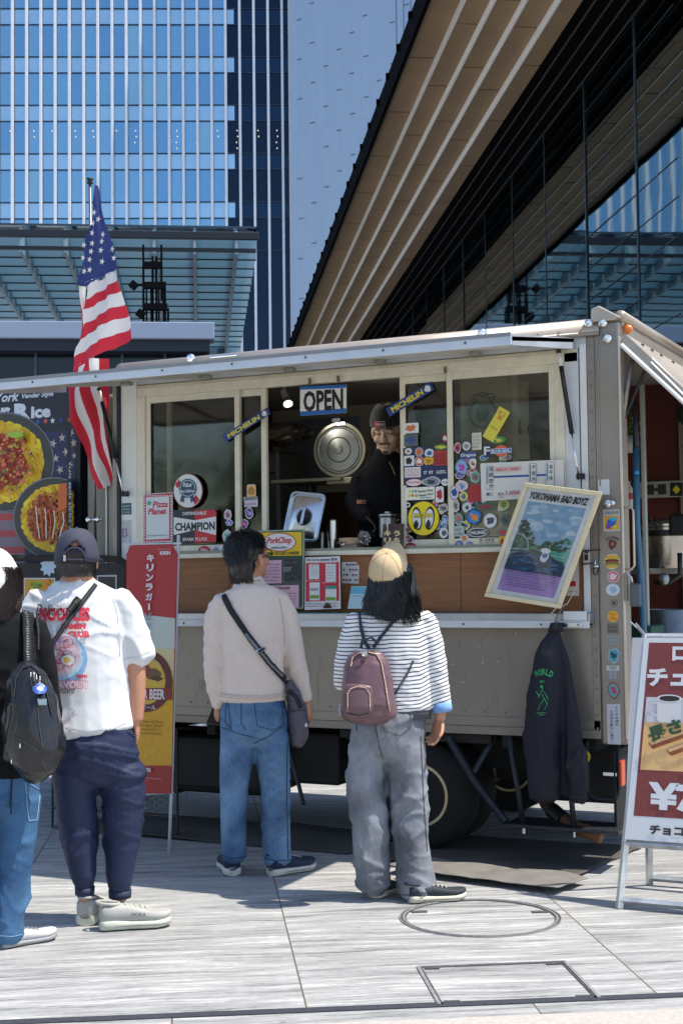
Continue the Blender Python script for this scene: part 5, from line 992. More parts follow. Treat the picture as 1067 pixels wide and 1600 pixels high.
MB().lathe([(.035, -.16), (.037, .06), (.04, .062), (.038, .066), (.033, .066), (.032, -.15), (.001, -.15)], n=24).obj('body', STL, pn, smooth=True, angle=40); MB().box(-.20, -.04, -.05, .05, -.15, .0).obj('pan', mat('88888c', .25, .9), pn, bevel=.01)
bn = empty('wrapped_bowls', at(548, 855, .13), 0, 'stack of beige paper bowls in clear plastic bag on the window sill', 'bowls')
MB().lathe([(.05, -.03), (.062, .0), (.068, .05), (.07, .052), (.066, .052), (.001, .05)], n=28).obj('bowl_stack', mat('d6b79a', .6, noise_s=8, noise_a=.08, stretch=(1, 1, 30)), bn, smooth=True)
def crumple(c, r, seed, m, name, par, amp=.35, n=24, k=5):
    b = MB().ell((0, 0, 0), r, n, n//2); v = []
    for p in b.v: p = Vector(p); d = 1+amp*noise.noise(Vector((p.x, p.y, p.z))*k/max(r)+Vector((seed, 0, 0)))+amp*.4*noise.noise(p*k*3/max(r)); v.append(p*d+Vector(c))
    b.v = v; return b.obj(name, m, par, smooth=False)
PLS = glass_mat('clear_plastic', (.93, .93, .94), (1, 1, 1), .9, .12, .10); crumple((.0, 0, .0), (.085, .08, .045), 1, PLS, 'plastic_bag', bn); crumple((.085, 0, .05), (.035, .03, .035), 4, PLS, 'bag_knot', bn, .6)
mcn = empty('grey_food_machine', at(432, 775, 1.0), 0, 'tall dark grey kitchen machine with plastic wrapped top inside the truck, left', 'machine')
MB().box(-.20, .13, -.2, .2, -.45, .28).obj('body', mat('4c4b48', .4, .2, noise_s=6), mcn, bevel=.02); MB().box(-.20, -.13, -.215, -.2, -.45, .28).obj('side_strip', mat('24252a', .4), mcn); MB().box(-.16, .10, -.21, -.2, .13, .14).obj('panel_gap', BLK, mcn); MB().box(-.02, .04, -.215, -.2, .03, .05).obj('knob', BLK, mcn, bevel=.005); MB().box(-.215, -.2, -.21, -.16, -.45, .3).obj('tube', STL, mcn)
wb = empty('wrapped_bundle', at(430, 680, .95), 0, 'beige bundle wrapped in clear plastic on top of the grey machine', 'bundle'); crumple((0, 0, 0), (.19, .12, .06), 9, mat('b09c86', .6), 'contents', wb, .25); crumple((0.02, 0, 0), (.22, .15, .075), 12, PLS, 'plastic_wrap', wb, .4)
sp = empty('spot_lamp', at(444, 612, .3), 0, 'cream spot lamp with lit round face hanging at the top left of the serving window', 'lamp')
MB().cyl((0, 0, .06), (0, 0, -.01), .008).obj('arm', CRM2, sp); MB().cyl((-.005, 0, .0), (.035, -.035, -.055), .019, .022).obj('housing', CRM2, sp, smooth=True, angle=40); MB().cyl((.035, -.035, -.055), (.055, -.055, -.083), .024, .034).obj('head', mat('6a7a70', .4), sp, smooth=True, angle=40); MB().cyl((.055, -.055, -.083), (.056, -.056, -.0845), .026).obj('bulb_face', mat('f4fff6', .5, emit=2), sp)
ld = bpy.data.lights.new('lamp_light', 'SPOT'); ld.energy = 5.5; ld.spot_size = R_(130); ld.spot_blend = .8; ld.shadow_soft_size = .04; ld.color = (1, .96, .9); lo_ = bpy.data.objects.new('lamp_light', ld); COL.objects.link(lo_); lo_.parent = sp; lo_.location = (.075, -.05, -.10); lo_.rotation_euler = Vector((-.55, -.16, .12)).to_track_quat('Z', 'Y').to_euler()
bk = empty('black_rack', at(482, 775, .7), 0, 'small black holder on the shelf under the cooker lid', 'holder'); MB().box(-.06, .04, -.04, .04, -.10, .075).obj('body', BLK, bk, bevel=.01); MB().cyl((0, -.04, -.08), (0, -.04, .1), .012).obj('nozzle', CHS, bk)
jr = empty('lidded_jar', at(606, 812, .14), 0, 'grey lidded steel jar beside the vendor in the serving window', 'jar'); MB().lathe([(.05, -.1), (.05, .01), (.055, .012), (.055, .03), (.02, .035), (.02, .045), (.001, .045)]).obj('body', mat('9a9aa0', .3, .8), jr, smooth=True, angle=40); MB().lathe([(.058, .012), (.058, .02), (.001, .02)]).obj('lid', BLK, jr)
# rear opening
ph = empty('blue_pipe', (0, .3, 0), 0, 'tall blue pipe standing just inside the rear opening of the truck', 'pipe')
MB().tube([at(993, 700, .3)-Vector((0, .3, 0)), at(994, 820, .3)-Vector((0, .3, 0)), at(1002, 930, .3)-Vector((0, .3, 0)), at(1007, 1040, .3)-Vector((0, .3, 0))], .019, 12).obj('tube', mat('3f6c88', .45, noise_s=8, noise_a=.15), ph, smooth=True); MB().tube([at(991, 625, .3)-Vector((0, .3, 0)), at(993, 705, .3)-Vector((0, .3, 0))], [.008, .019], 10).obj('cap', mat('22323e', .5), ph, smooth=True); MB().ell(at(993, 738, .27)-Vector((0, .3, 0)), (.016, .01, .013)).obj('clip', mat('2f9ad0', .3), ph)
P('rear_frame_post', mat('a8a79a', .5), at(1000, 700, .4).x, at(1006, 700, .4).x, .4, .44, 1.2, 2.52); P('rear_shelf', mat('77766f', .4, .4), -.55, -.02, .6, 1.6, 1.50, 1.53); P('rear_counter', mat('77766f', .4, .4), -.55, -.02, .8, 1.6, .9, .93)
for x in (-.5, -.08): P('shelf_leg', mat('77766f', .4, .4), x, x+.03, .62, .65, .9, 1.5)
q = at(1040, 815, .95); pot = empty('steel_pot', (q.x, .95, 1.53), 0, 'large stainless steel pot with black trim inside the rear opening', 'pot')
MB().lathe([(.15, 0), (.16, .02), (.16, .23), (.165, .235), (.165, .25), (.12, .28), (.001, .29)], n=36).obj('body', mat('b0a89c', .22, .95, noise_s=10, noise_a=.12), pot, smooth=True, angle=40); MB().lathe([(.164, .18), (.166, .2), (.164, .215)], n=36).obj('band', BLK, pot); MB().box(.06, .16, -.19, -.14, .18, .30).obj('latch', BLK, pot, bevel=.015); MB().tube([(-.1, -.17, .22), (-.12, -.2, .27), (-.04, -.2, .28), (-.02, -.17, .22)], .006).obj('handle', BLK, pot)
P('name_board', mat('a8a8a0', .5), at(1000, 765, 1.7).x, at(1067, 765, 1.7).x+.15, 1.69, 1.70, at(1030, 777, 1.7).z, at(1030, 752, 1.7).z)
r, a = sign('cooker_label', 1030, 765, 1.685, 'grey board with black capital letters and yellow diamond behind the steel pot', 'label'); a.pt('IHI', 1008, 757, 1040, 773, '30302e', .08); a.pr(1046, 754, 1066, 775, '1c1c1c'); a.pp([(1056, 772), (1062, 765), (1056, 758), (1050, 765)], 'd8cc2a'); a.obj('lettering', r); a2 = MB().box(-.15, .16, -.05, .05, -.012, -.002).obj('plate', mat('a8a8a0', .5), r)
q = at(1045, 985, .8); kg = empty('beer_keg', (q.x, .8, .93), 0, 'stainless steel beer keg standing inside the rear opening', 'keg')
MB().lathe([(.14, 0), (.15, .01), (.15, .06), (.158, .07), (.158, .09), (.15, .10), (.15, .22), (.158, .23), (.158, .25), (.15, .26), (.15, .36), (.145, .37), (.14, .36), (.13, .30), (.001, .29)], n=36).obj('body', mat('75787c', .4, .9, noise_s=12, noise_a=.2), kg, smooth=True, angle=40)
for x in (-.11, .0, .09): MB().box(x-.035, x+.03, -.16, -.145, .105, .135).obj('label', mat('8c2a2c', .5), kg)
pt = empty('potted_plant', at(980, 690, .6), 0, 'small green plant in a white pot hanging inside the rear opening', 'plant'); MB().lathe([(.045, -.06), (.055, .03), (.05, .03), (.001, .02)]).obj('pot', mat('b8b8b4', .5), pt, smooth=True)
b = MB(); rd = random.Random(8)
for i in range(60): p = Vector((rd.gauss(0, .03), rd.gauss(0, .03), .03+abs(rd.gauss(.03, .03)))); d = Vector((rd.uniform(-1, 1), rd.uniform(-1, 1), rd.uniform(0, 1))).normalized()*.03; s_ = d.cross(Vector((0, 0, 1))).normalized()*.009; b.add([p, p+d*.5+s_, p+d, p+d*.5-s_], [(0, 1, 2, 3)])
b.obj('foliage', mat('4f8a2c', .6), pt)
bt = empty('white_bottle', at(981, 775, .6), 0, 'white bottle with red label inside the rear opening behind the handle', 'bottle'); MB().lathe([(.03, -.07), (.032, .02), (.02, .05), (.012, .06), (.012, .08), (.001, .08)]).obj('body', mat('c9c4c0', .4), bt, smooth=True, angle=50); MB().lathe([(.033, -.02), (.033, .015)]).obj('label', mat('b03028', .5), bt)
gb = empty('green_crate', at(985, 1060, .35), 0, 'green crate with coloured labels inside the rear opening beside the corner post', 'crate'); MB().box(-.06, .12, 0, .3, -.32, .28).obj('body', mat('1c4a36', .5), gb, bevel=.01)
for z, c in ((.02, 'c8302c'), (-.03, 'c9b9c8'), (-.08, 'd8c020'), (-.13, 'b86a8a')): MB().box(-.055, -.0, -.004, 0, z-.02, z+.022).obj('label', mat(c, .5), gb)
tp = empty('tap_fitting', at(1045, 910, .6), 0, 'black and silver tap fitting above the beer keg', 'tap'); MB().tube([(-.08, 0, 0), (0, -.02, .0), (.06, 0, .04), (.06, 0, .16)], .014).obj('hose', BLK, tp, smooth=True); MB().ell((-.02, -.03, .02), (.03, .025, .035)).obj('valve', mat('9a9a9c', .3, .8), tp, smooth=True)
# figurine seen through the pane
fr = empty('small_figurines', at(816, 676, .55), 0, 'two tiny colourful ornaments on the wooden shelf behind the right pane', 'ornament')
MB().ell((-.02, 0, .02), (.02, .02, .025)).ell((-.02, 0, .06), (.015, .015, .015)).obj('ornament', mat('8a6a20', .5), fr); MB().ell((.04, 0, .015), (.012, .012, .03)).obj('ornament', mat('2f6a8a', .5), fr)

# trees and hedge across the plaza, behind the camera: they show in the panes
LV = [mat(c, .7) for c in ('3c5a24', '2c4420', '52702c', '24381c')]
def tree(x, y, h, seed):
    rd = random.Random(seed); t = empty('broadleaf_tree', (x, y, 0), 0, 'leafy tree across the plaza mirrored in the window panes', 'tree', 'trees across the plaza')
    tr = MB(); top = Vector((rd.uniform(-.2, .2), 0, h*.6)); tr.tube([(0, 0, 0), (0, 0, h*.3), top], [.16, .13, .08], 8); b = MB(); cs = []
    for k in range(9): a = rd.uniform(0, 6.28); e = Vector((math.cos(a)*h*.28, math.sin(a)*h*.28, h*rd.uniform(.5, .95))); tr.tube([Vector((0, 0, h*rd.uniform(.3, .55))), e*.6+Vector((0, 0, h*.2)), e], [.06, .04, .02], 5); cs.append(e)
    for k in range(5200):
        c = rd.choice(cs); p = c+Vector((rd.gauss(0, 1), rd.gauss(0, 1), rd.gauss(0, .8)))*h*.11; d = Vector((rd.uniform(-1, 1), rd.uniform(-1, 1), rd.uniform(-1, 1))).normalized(); s_ = d.cross(Vector((.3, .2, 1))).normalized()*.035; d *= .07
        b.add([p, p+d+s_, p+d*2, p+d-s_], [(0, 1, 2, 3)], mi=rd.randrange(4))
    tr.obj('trunk', mat('4a3a2c', .9), t, smooth=True); b.obj('crown', LV, t); return t
for i in range(7): tree(-15+i*2.6, -20.5-1.2*(i % 2), 5.4+.5*(i % 3), i)
# ============================================================= PEOPLE
DG = None
def remesh_obj(b, name, m, voxel, parent=None, smooth=4, disp=None, keep=None):
    me = bpy.data.meshes.new('tmp'); me.from_pydata([tuple(v) for v in b.v], [], b.f); me.update()
    o = bpy.data.objects.new('tmp', me); COL.objects.link(o)
    r = o.modifiers.new('r', 'REMESH'); r.mode = 'VOXEL'; r.voxel_size = voxel; r.adaptivity = 0
    if smooth: s_ = o.modifiers.new('s', 'SMOOTH'); s_.iterations = smooth; s_.factor = .5
    dg = bpy.context.evaluated_depsgraph_get(); dg.update(); me2 = bpy.data.meshes.new_from_object(o.evaluated_get(dg)); bpy.data.objects.remove(o); bpy.data.meshes.remove(me)
    me2.name = name
    if disp:
        n = len(me2.vertices); nr = [0.]*(3*n); me2.vertex_normals.foreach_get('vector', nr); co = [0.]*(3*n); me2.vertices.foreach_get('co', co)
        for i in range(n):
            p = Vector(co[3*i:3*i+3]); k = Vector(nr[3*i:3*i+3]); d = disp(p, k); co[3*i] += k.x*d; co[3*i+1] += k.y*d; co[3*i+2] += k.z*d
        me2.vertices.foreach_set('co', co)
    me2.materials.clear(); me2.materials.append(m); me2.polygons.foreach_set('use_smooth', [True]*len(me2.polygons)); me2.polygons.foreach_set('material_index', [0]*len(me2.polygons)); me2.update()
    q = bpy.data.objects.new(name, me2); COL.objects.link(q)
    if parent: q.parent = parent
    return q
def bvh_of(o): return BVHTree.FromPolygons([v.co.copy() for v in o.data.vertices], [tuple(p.vertices) for p in o.data.polygons])
def ridge(x, y, z): return max(0., 1-abs(noise.noise(Vector((x, y, z))))*3.2)**1.6
def wr_cloth(amp, ax, az, seed=0, sag=0):
    def d(p, n):
        w = Vector((noise.noise(p*3+Vector((seed, 0, 0))), 0, noise.noise(p*3+Vector((0, seed, 5)))))*.35
        a = ridge((p.x+w.x*.3)*ax+seed, p.y*ax, (p.z+w.z*.3)*az); b_ = ridge(p.x*ax*2.1+7, p.y*ax*2+seed, p.z*az*2.3)
        c = noise.noise(p*26+Vector((seed, 0, 0))); f = ridge(p.x*4+seed, p.y*4, (p.z+.35*p.x)*az*3.4)
        m1 = min(1, max(0, .35+noise.noise(p*3.1+Vector((seed, 9, 0)))*2.2)); m2 = min(1, max(0, noise.noise(p*2.3+Vector((3, seed, 0)))*3))
        return amp*(a*.60*m1+b_*.34*m1+f*.40*m2-.2+c*.06)
    return d
class Figure:
    def __init__(s, name, fx, fy, label, root=None, cat='person', back=0):
        g = onG(fx, fy) if root is None else root
        d = Vector((g.x-CP.x, g.y-CP.y, 0)); s.L = d.length; s.rz = math.atan2(-d.x, d.y); s.s = d.length*math.cos(math.atan((533.5-fx)/2222))/2222
        s.o = empty(name, g, s.rz, label, cat); s.M = Matrix.Translation(g) @ Matrix.Rotation(s.rz, 4, 'Z'); s.I = s.M.inverted(); s.n = d.normalized(); s.g = g
        s.body = MB()
    def q(s, px, py, dy=0):
        r = ray(px, py); t = ((s.g-CP).dot(s.n)+dy)/r.dot(s.n); return s.I @ (CP+r*t)
    def loft(s, b, secs, k=1., cap=True, n=20, body=None):
        """secs: (px, py, half width px, half depth m, dy)"""
        C = [s.q(a[0], a[1], a[4] if len(a) > 4 else 0) for a in secs]; R = [(a[2]*s.s*k, a[3]*k) for a in secs]
        rings = []; prev = None
        for i, c in enumerate(C):
            t = (C[min(i+1, len(C)-1)]-C[max(i-1, 0)]).normalized(); a = Vector((0, 1, 0)).cross(t)
            a = a.normalized() if a.length > .15 else Vector((1, 0, 0)); bb = t.cross(a).normalized()
            if prev is not None and a.dot(prev) < 0: a = -a; bb = -bb
            prev = a; rings.append((c, a, bb, R[i][0], R[i][1], t))
        if cap:
            c, a, bb, r1, r2, t = rings[0]; rings.insert(0, (c-t*min(r1, r2)*.45, a, bb, r1*.6, r2*.6, t)); c, a, bb, r1, r2, t = rings[-1]; rings.append((c+t*min(r1, r2)*.45, a, bb, r1*.6, r2*.6, t))
        v = [c+a*r1*math.cos(2*math.pi*j/n)+bb*r2*math.sin(2*math.pi*j/n) for c, a, bb, r1, r2, t in rings for j in range(n)]
        f = [(i*n+j, i*n+(j+1) % n, (i+1)*n+(j+1) % n, (i+1)*n+j) for i in range(len(rings)-1) for j in range(n)]; f += [tuple(range(n))[::-1], tuple((len(rings)-1)*n+j for j in range(n))]
        b.add(v, f)
        if body: s.loft(s.body, secs, k*body)
    def ray_hit(s, bvh, px, py, off=.003):
        o = s.I @ CP; d = (s.I.to_3x3() @ ray(px, py)).normalized(); h = bvh.ray_cast(o, d)
        if h[0] is None: return None
        n = h[1] if h[1].dot(d) < 0 else -h[1]; return h[0]+n*off-d*off*.7, n
    def ribbon(s, bvh, pts, w, name, m, parent=None, off=.004, thick=.002, dash=0):
        P_ = []
        for i in range(len(pts)-1):
            a, b_ = Vector(pts[i]), Vector(pts[i+1]); n = max(2, int((b_-a).length/2.5))
            for k in range(n): P_.append(a.lerp(b_, k/n))
        P_.append(Vector(pts[-1])); mb = MB(); prev = None
        for i, p in enumerate(P_):
            t = (P_[min(i+1, len(P_)-1)]-P_[max(i-1, 0)]).normalized(); nn = Vector((-t.y, t.x))*(w/2); row = []
            for e in (-1, 0, 1):
                h = s.ray_hit(bvh, p.x+nn.x*e, p.y+nn.y*e, off); row.append(h[0] if h else None)
            if None in row:
                ok = [r for r in row if r is not None]
                if not ok: prev = None; continue
                row = [r if r is not None else ok[0] for r in row]
            if prev is not None and (row[1]-prev[1]).length < .09 and not (dash and (i//dash) % 2):
                mb.add(prev+row, [(0, 1, 4, 3), (1, 2, 5, 4)])
            prev = row
        if mb.v: return mb.obj(name, m, parent or s.o, smooth=True, solid=thick)
    def art(s, bvh, a, name, parent=None, off=.004):
        """Art drawn in photo px (x right, y down) wrapped on a surface"""
        vv = []; 
        for p in a.v:
            h = s.ray_hit(bvh, p[0], -p[1], off+p[2]); vv.append(h[0] if h else None)
        mb = MB()
        def hit(x, y, z):
            h = s.ray_hit(bvh, x, -y, off+z); return h[0] if h else None
        for f, mi in zip(a.f, a.mi):
            P_ = [a.v[i] for i in f]
            if len(f) > 6 and max(q[0] for q in P_)-min(q[0] for q in P_) > 8:
                cx = sum(q[0] for q in P_)/len(P_); cy = sum(q[1] for q in P_)/len(P_); K = 7; n = len(P_); gv_ = [[hit(cx+(q[0]-cx)*k/K, cy+(q[1]-cy)*k/K, q[2]) for q in P_] for k in range(0, K+1)]
                for k in range(K):
                    for i in range(n):
                        qd = [gv_[k][i], gv_[k+1][i], gv_[k+1][(i+1) % n], gv_[k][(i+1) % n]]
                        if k == 0: qd = qd[:3]
                        if all(x is not None for x in qd): mb.add(qd, [tuple(range(len(qd)))], mi)
                continue
            if all(vv[i] is not None for i in f) and max((vv[f[0]]-vv[i]).length for i in f) < .2: mb.add([vv[i] for i in f], [tuple(range(len(f)))], mi)
        return mb.obj(name, a.mats, parent or s.o)
    def head(s, px, py, yaw=0, pitch=0, roll=0, k=1., dy=0, neck=None, mb=None):
        c = s.q(px, py, dy); R3 = Matrix.Rotation(R_(-yaw), 4, 'Z') @ Matrix.Rotation(R_(roll), 4, 'Y') @ Matrix.Rotation(R_(pitch), 4, 'X'); s.hM = Matrix.Translation(c) @ R3; b = mb or s.body
        for (x, y, z, a, e, h) in ((0, -.012, .028, .076, .094, .088), (0, .03, -.035, .060, .062, .078), (0, .062, -.092, .028, .026, .022), (0, .103, -.022, .0125, .017, .024), (0, .098, .0, .009, .012, .022), (0, .080, .016, .048, .018, .012), (.036, .062, -.032, .026, .028, .024), (-.036, .062, -.032, .026, .028, .024), (0, .088, -.058, .024, .011, .007), (0, .086, -.069, .020, .011, .007), (.030, .080, .001, .016, .012, .009), (-.030, .080, .001, .016, .012, .009), (.010, .100, -.034, .009, .008, .007), (-.010, .100, -.034, .009, .008, .007), (.080, -.002, -.018, .009, .019, .031), (-.080, -.002, -.018, .009, .019, .031), (.0, -.03, -.04, .06, .06, .06)):
            b.ell(s.hM @ Vector((x*k, y*k, z*k)), (a*k, e*k, h*k), 16, 12, M=R3.to_3x3())
        if neck: s.loft(b, neck)
        return s.hM
    def hand(s, wrist, d, nrm, side=1, curl=(.4, .5, .6, .7), k=1., mb=None, spread=.02, thumb=.5):
        """wrist point, finger direction, palm normal; side=+1 thumb on d x n side"""
        b = mb or s.body; d = Vector(d).normalized(); n = (Vector(nrm)-d*Vector(nrm).dot(d)).normalized(); sv = d.cross(n)*side
        w = Vector(wrist); pr = [(0, .026, .020), (.03, .034, .017), (.06, .041, .015), (.088, .040, .012)]; M3 = Matrix((sv, n, d)).transposed()
        v = []; nn_ = 14
        for h, a, e in pr: v += [w+d*h*k+sv*a*k*math.cos(2*math.pi*j/nn_)+n*e*k*math.sin(2*math.pi*j/nn_) for j in range(nn_)]
        b.add(v, [(i*nn_+j, i*nn_+(j+1) % nn_, (i+1)*nn_+(j+1) % nn_, (i+1)*nn_+j) for i in range(3) for j in range(nn_)]+[tuple(range(nn_))[::-1], tuple(3*nn_+j for j in range(nn_))])
        for i, (off, ln) in enumerate(((.029, .068), (.010, .076), (-.010, .071), (-.028, .056))):
            p = w+d*.080*k+sv*off*k; dd = (d+sv*off*spread*20).normalized(); pts = [p]; c = curl[i]
            for seg, (fr, kk) in enumerate(((.45, .6), (.32, 1.), (.26, .8))):
                dd = (Matrix.Rotation(c*kk, 3, n.cross(d)*-1) @ dd) if False else (dd*math.cos(c*kk)+(n-dd*n.dot(dd)).normalized()*math.sin(c*kk)).normalized(); p = p+dd*ln*fr*k; pts.append(p)
            b.tube(pts, [.0095*k, .009*k, .0082*k, .0068*k], 10)
        p = w+d*.022*k+sv*.026*k; dd = (d*.75+sv*.75+n*.25).normalized(); pts = [p]
        for seg, ln in enumerate((.036, .030, .024)): pts.append(pts[-1]+dd*ln*k); dd = (dd+n*thumb*.5-sv*.25*seg+d*.1).normalized()
        b.tube(pts, [.013*k, .0105*k, .0095*k, .0075*k], 10)
    def shoe(s, heel, ang, ln, mU, mS, name='shoe', w=.05, toe_lift=.012, hs=.03, top=.085, tongue=None):
        a = R_(ang); f = Vector((math.sin(a), math.cos(a), 0)); sd = Vector((math.cos(a), -math.sin(a), 0)); h0 = Vector(heel); up = Vector((0, 0, 1))
        st = [(-.02, .45), (.0, .66), (.05, .76), (.2, .78), (.4, .74), (.6, .92), (.78, 1.), (.9, .86), (.97, .6), (1., .3)]
        def ringof(t, k, z0, z1, ww=1.): 
            c = h0+f*(t*ln); r = w*k*ww; lift = toe_lift*max(0, (t-.75)/.25)**2; return [c+sd*r*math.cos(q)+up*(lift+(z0+z1)/2+(z1-z0)/2*math.copysign(abs(math.sin(q))**.45, math.sin(q))) for q in [2*math.pi*j/20 for j in range(20)]]
        def skin(rs, nm, m, par, bump=0):
            b = MB(); n = 20; b.v = [tuple(p) for r in rs for p in r]; b.f = [(i*n+j, i*n+(j+1) % n, (i+1)*n+(j+1) % n, (i+1)*n+j) for i in range(len(rs)-1) for j in range(n)]+[tuple(range(n))[::-1], tuple((len(rs)-1)*n+j for j in range(n))]; b.m = [0]*len(b.f); return b.obj(nm, m, par, smooth=True, angle=60)
        tops = {-.02: .75, .0: .98, .05: 1.05, .2: 1., .4: .92, .6: .62, .78: .44, .9: .36, .97: .26, 1.: .16}
        u = skin([ringof(t, k, hs*.7, hs+(top-hs)*tops[t]) for t, k in st], name, mU, s.o)
        sl = skin([ringof(t, k*1.10, 0.001, hs*(1.15 if t < .3 else .95)) for t, k in st], 'sole', mS, u)
        b = MB()
        for i in range(5):
            t = .34+i*.075; c = h0+f*(t*ln)+up*(hs+(top-hs)*(.93-.075*i*1.15)); b.tube([c-sd*w*.42, c+up*.006, c+sd*w*.42], .0028, 5)
        b.obj('laces', mS, u); c = h0+f*(.10*ln)+up*top*.98; b = MB(); b.tube([c+sd*w*.62*math.cos(q)+f*.048*math.sin(q)+up*(.006-.006*math.sin(q)) for q in [2*math.pi*j/20 for j in range(21)]], .007, 6, cap=False); b.obj('collar', mU, u, smooth=True)
        b = MB(); b.tube([h0+f*(t*ln)+sd*w*k*1.11*e+up*hs*.5 for e, t, k in [(1, .2, .78), (1, .4, .74), (1, .6, .92), (1, .78, 1.), (1, .9, .86), (1, .985, .45), (-1, .985, .45), (-1, .9, .86), (-1, .78, 1.), (-1, .6, .92), (-1, .4, .74), (-1, .2, .78)]], .0022, 5); b.obj('sole_groove', mat('77756c', .7), u)
        return u
def skinm(c='b98468'): return mat(c, .5, noise_s=30, noise_a=.06, bump=.08, bs=120)
SK = skinm(); SK2 = skinm('a8745a')
def strands(b, gen, n, seed=0, w=.0012):
    rd = random.Random(seed)
    for i in range(n):
        pts = gen(rd); 
        for k in range(len(pts)-1):
            t = (pts[k+1]-pts[k]); sd_ = t.cross(Vector((.3, 1, .2))).normalized()*w*(1-k/len(pts)*.6); sd2 = t.cross(Vector((.3, 1, .2))).normalized()*w*(1-(k+1)/len(pts)*.8)
            b.add([pts[k]-sd_, pts[k]+sd_, pts[k+1]+sd2, pts[k+1]-sd2], [(0, 1, 2, 3)])
def hairm(c): return mat(c, .38, spec=.6, noise_s=60, noise_a=.35)
def denim(c, s_=.4):
    m = mat(c, .85, noise_s=4, noise_a=.16, bump=.35, bs=260, sheen=.2); return m
def jeans_wear(c1, c2, nm):
    m = bpy.data.materials.new(nm); m.use_nodes = True; t = m.node_tree; p = t.nodes['Principled BSDF']; L = t.links.new; tc = nd(t, 'ShaderNodeTexCoord')
    n = nd(t, 'ShaderNodeTexNoise'); n.inputs['Scale'].default_value = 5; n.inputs['Detail'].default_value = 5; L(tc.outputs['Object'], n.inputs[0])
    mp = nd(t, 'ShaderNodeMapping'); mp.inputs['Scale'].default_value = (320, 320, 40); L(tc.outputs['Object'], mp.inputs[0]); n2 = nd(t, 'ShaderNodeTexNoise'); n2.inputs['Scale'].default_value = 1; L(mp.outputs[0], n2.inputs[0])
    ma = nd(t, 'ShaderNodeMath', operation='MULTIPLY_ADD'); ma.inputs[1].default_value = .35; L(n2.outputs[0], ma.inputs[0]); L(n.outputs[0], ma.inputs[2])
    cr = nd(t, 'ShaderNodeValToRGB'); cr.color_ramp.elements[0].position = .5; cr.color_ramp.elements[1].position = .85; cr.color_ramp.elements[0].color = (*lin(c1), 1); cr.color_ramp.elements[1].color = (*lin(c2), 1)
    L(ma.outputs[0], cr.inputs[0]); L(cr.outputs[0], p.inputs['Base Color']); p.inputs['Roughness'].default_value = .85
    b = nd(t, 'ShaderNodeBump'); b.inputs['Strength'].default_value = .3; b.inputs['Distance'].default_value = .002; L(n2.outputs[0], b.inputs['Height']); L(b.outputs[0], p.inputs['Normal']); return m
LTH = mat('1c2028', .5)

# ---------------------------------------------------------------- the man in the beige sweater
F_ = Figure('person', 396, 1367, 'man in a beige sweater and blue jeans with a strap across his back')
sw = MB(); F_.loft(sw, [(389, 904, 22, .062, .01), (390, 915, 27, .07, .01), (391, 923, 42, .085, 0), (392, 934, 51, .10), (393, 953, 53, .112), (394, 985, 52, .118), (394, 1015, 51, .118), (395, 1045, 50, .118), (396, 1070, 51, .122), (396, 1092, 53, .126)], body=.8)
aL = [(350, 936, 15, .055), (338, 962, 16, .052), (334, 1000, 15, .05), (332, 1040, 14, .048), (336, 1075, 12.5, .042), (341, 1103, 10, .036, .03)]; aR = [(436, 934, 16, .055), (450, 962, 17, .055), (458, 1000, 16, .052), (464, 1035, 15.5, .05), (472, 1070, 13.5, .044), (479, 1092, 10.5, .038)]
for a_ in (aL, aR): F_.loft(sw, a_, body=.7)
swo = remesh_obj(sw, 'sweater', mat('dccabd', .9, noise_s=90, noise_a=.05, bump=.2, bs=300, sheen=.3), .0075, F_.o, 3, wr_cloth(.014, 7, 4.5, 2))
pn_ = MB(); F_.loft(pn_, [(397, 1080, 44, .105), (397, 1092, 47, .112), (397, 1107, 52, .126), (398, 1132, 54, .132), (398, 1148, 52, .125)], body=.85)
for lg in ([(372, 1146, 28, .10), (369, 1190, 27, .095), (366, 1230, 23.5, .085), (365, 1270, 21.5, .08), (365, 1310, 20.5, .078), (366, 1340, 19.5, .078)], [(425, 1146, 28, .10), (427, 1190, 27, .095), (430, 1230, 24, .085), (431, 1270, 22.5, .08), (431, 1310, 22, .08), (434, 1344, 22, .08)]): F_.loft(pn_, lg, body=.7)
jn = jeans_wear('2c4b70', '6f91b2', 'washed_denim')
pno = remesh_obj(pn_, 'jeans', jn, .0085, F_.o, 3, wr_cloth(.018, 5.5, 8, 5))
F_.head(389, 871, yaw=42, pitch=12, k=1.08, neck=[(389, 880, 17, .058, .0), (389, 905, 18, .06, .01), (389, 925, 22, .06, .01)])
wp = F_.q(481, 1096, 0); F_.hand(wp, (.15, .15, -1), (-1, .3, -.1), 1, (.55, .7, .8, .9), 1.0)
wl = F_.q(341, 1104, .03); F_.hand(wl, (-.1, .5, -.8), (1, .3, 0), -1, (.7, .8, .8, .9), .95)
remesh_obj(F_.body, 'body', SK, .0048, F_.o, 2)
hb = MB(); R3 = F_.hM.to_3x3().to_4x4(); hb.ell(F_.hM @ Vector((0, -.02, .04)), (.089, .106, .090), 20, 14, M=R3.to_3x3()); hb.ell(F_.hM @ Vector((0, -.062, -.035)), (.070, .060, .078), 20, 14, M=R3.to_3x3()); hb.ell(F_.hM @ Vector((0, .05, .085)), (.06, .06, .035), 14, 10, M=R3.to_3x3())
HB = hairm('121012'); ho = remesh_obj(hb, 'hair', HB, .006, F_.o, 2, lambda p, n: .006*noise.noise(Vector((p.x*60, p.y*60, p.z*10))))
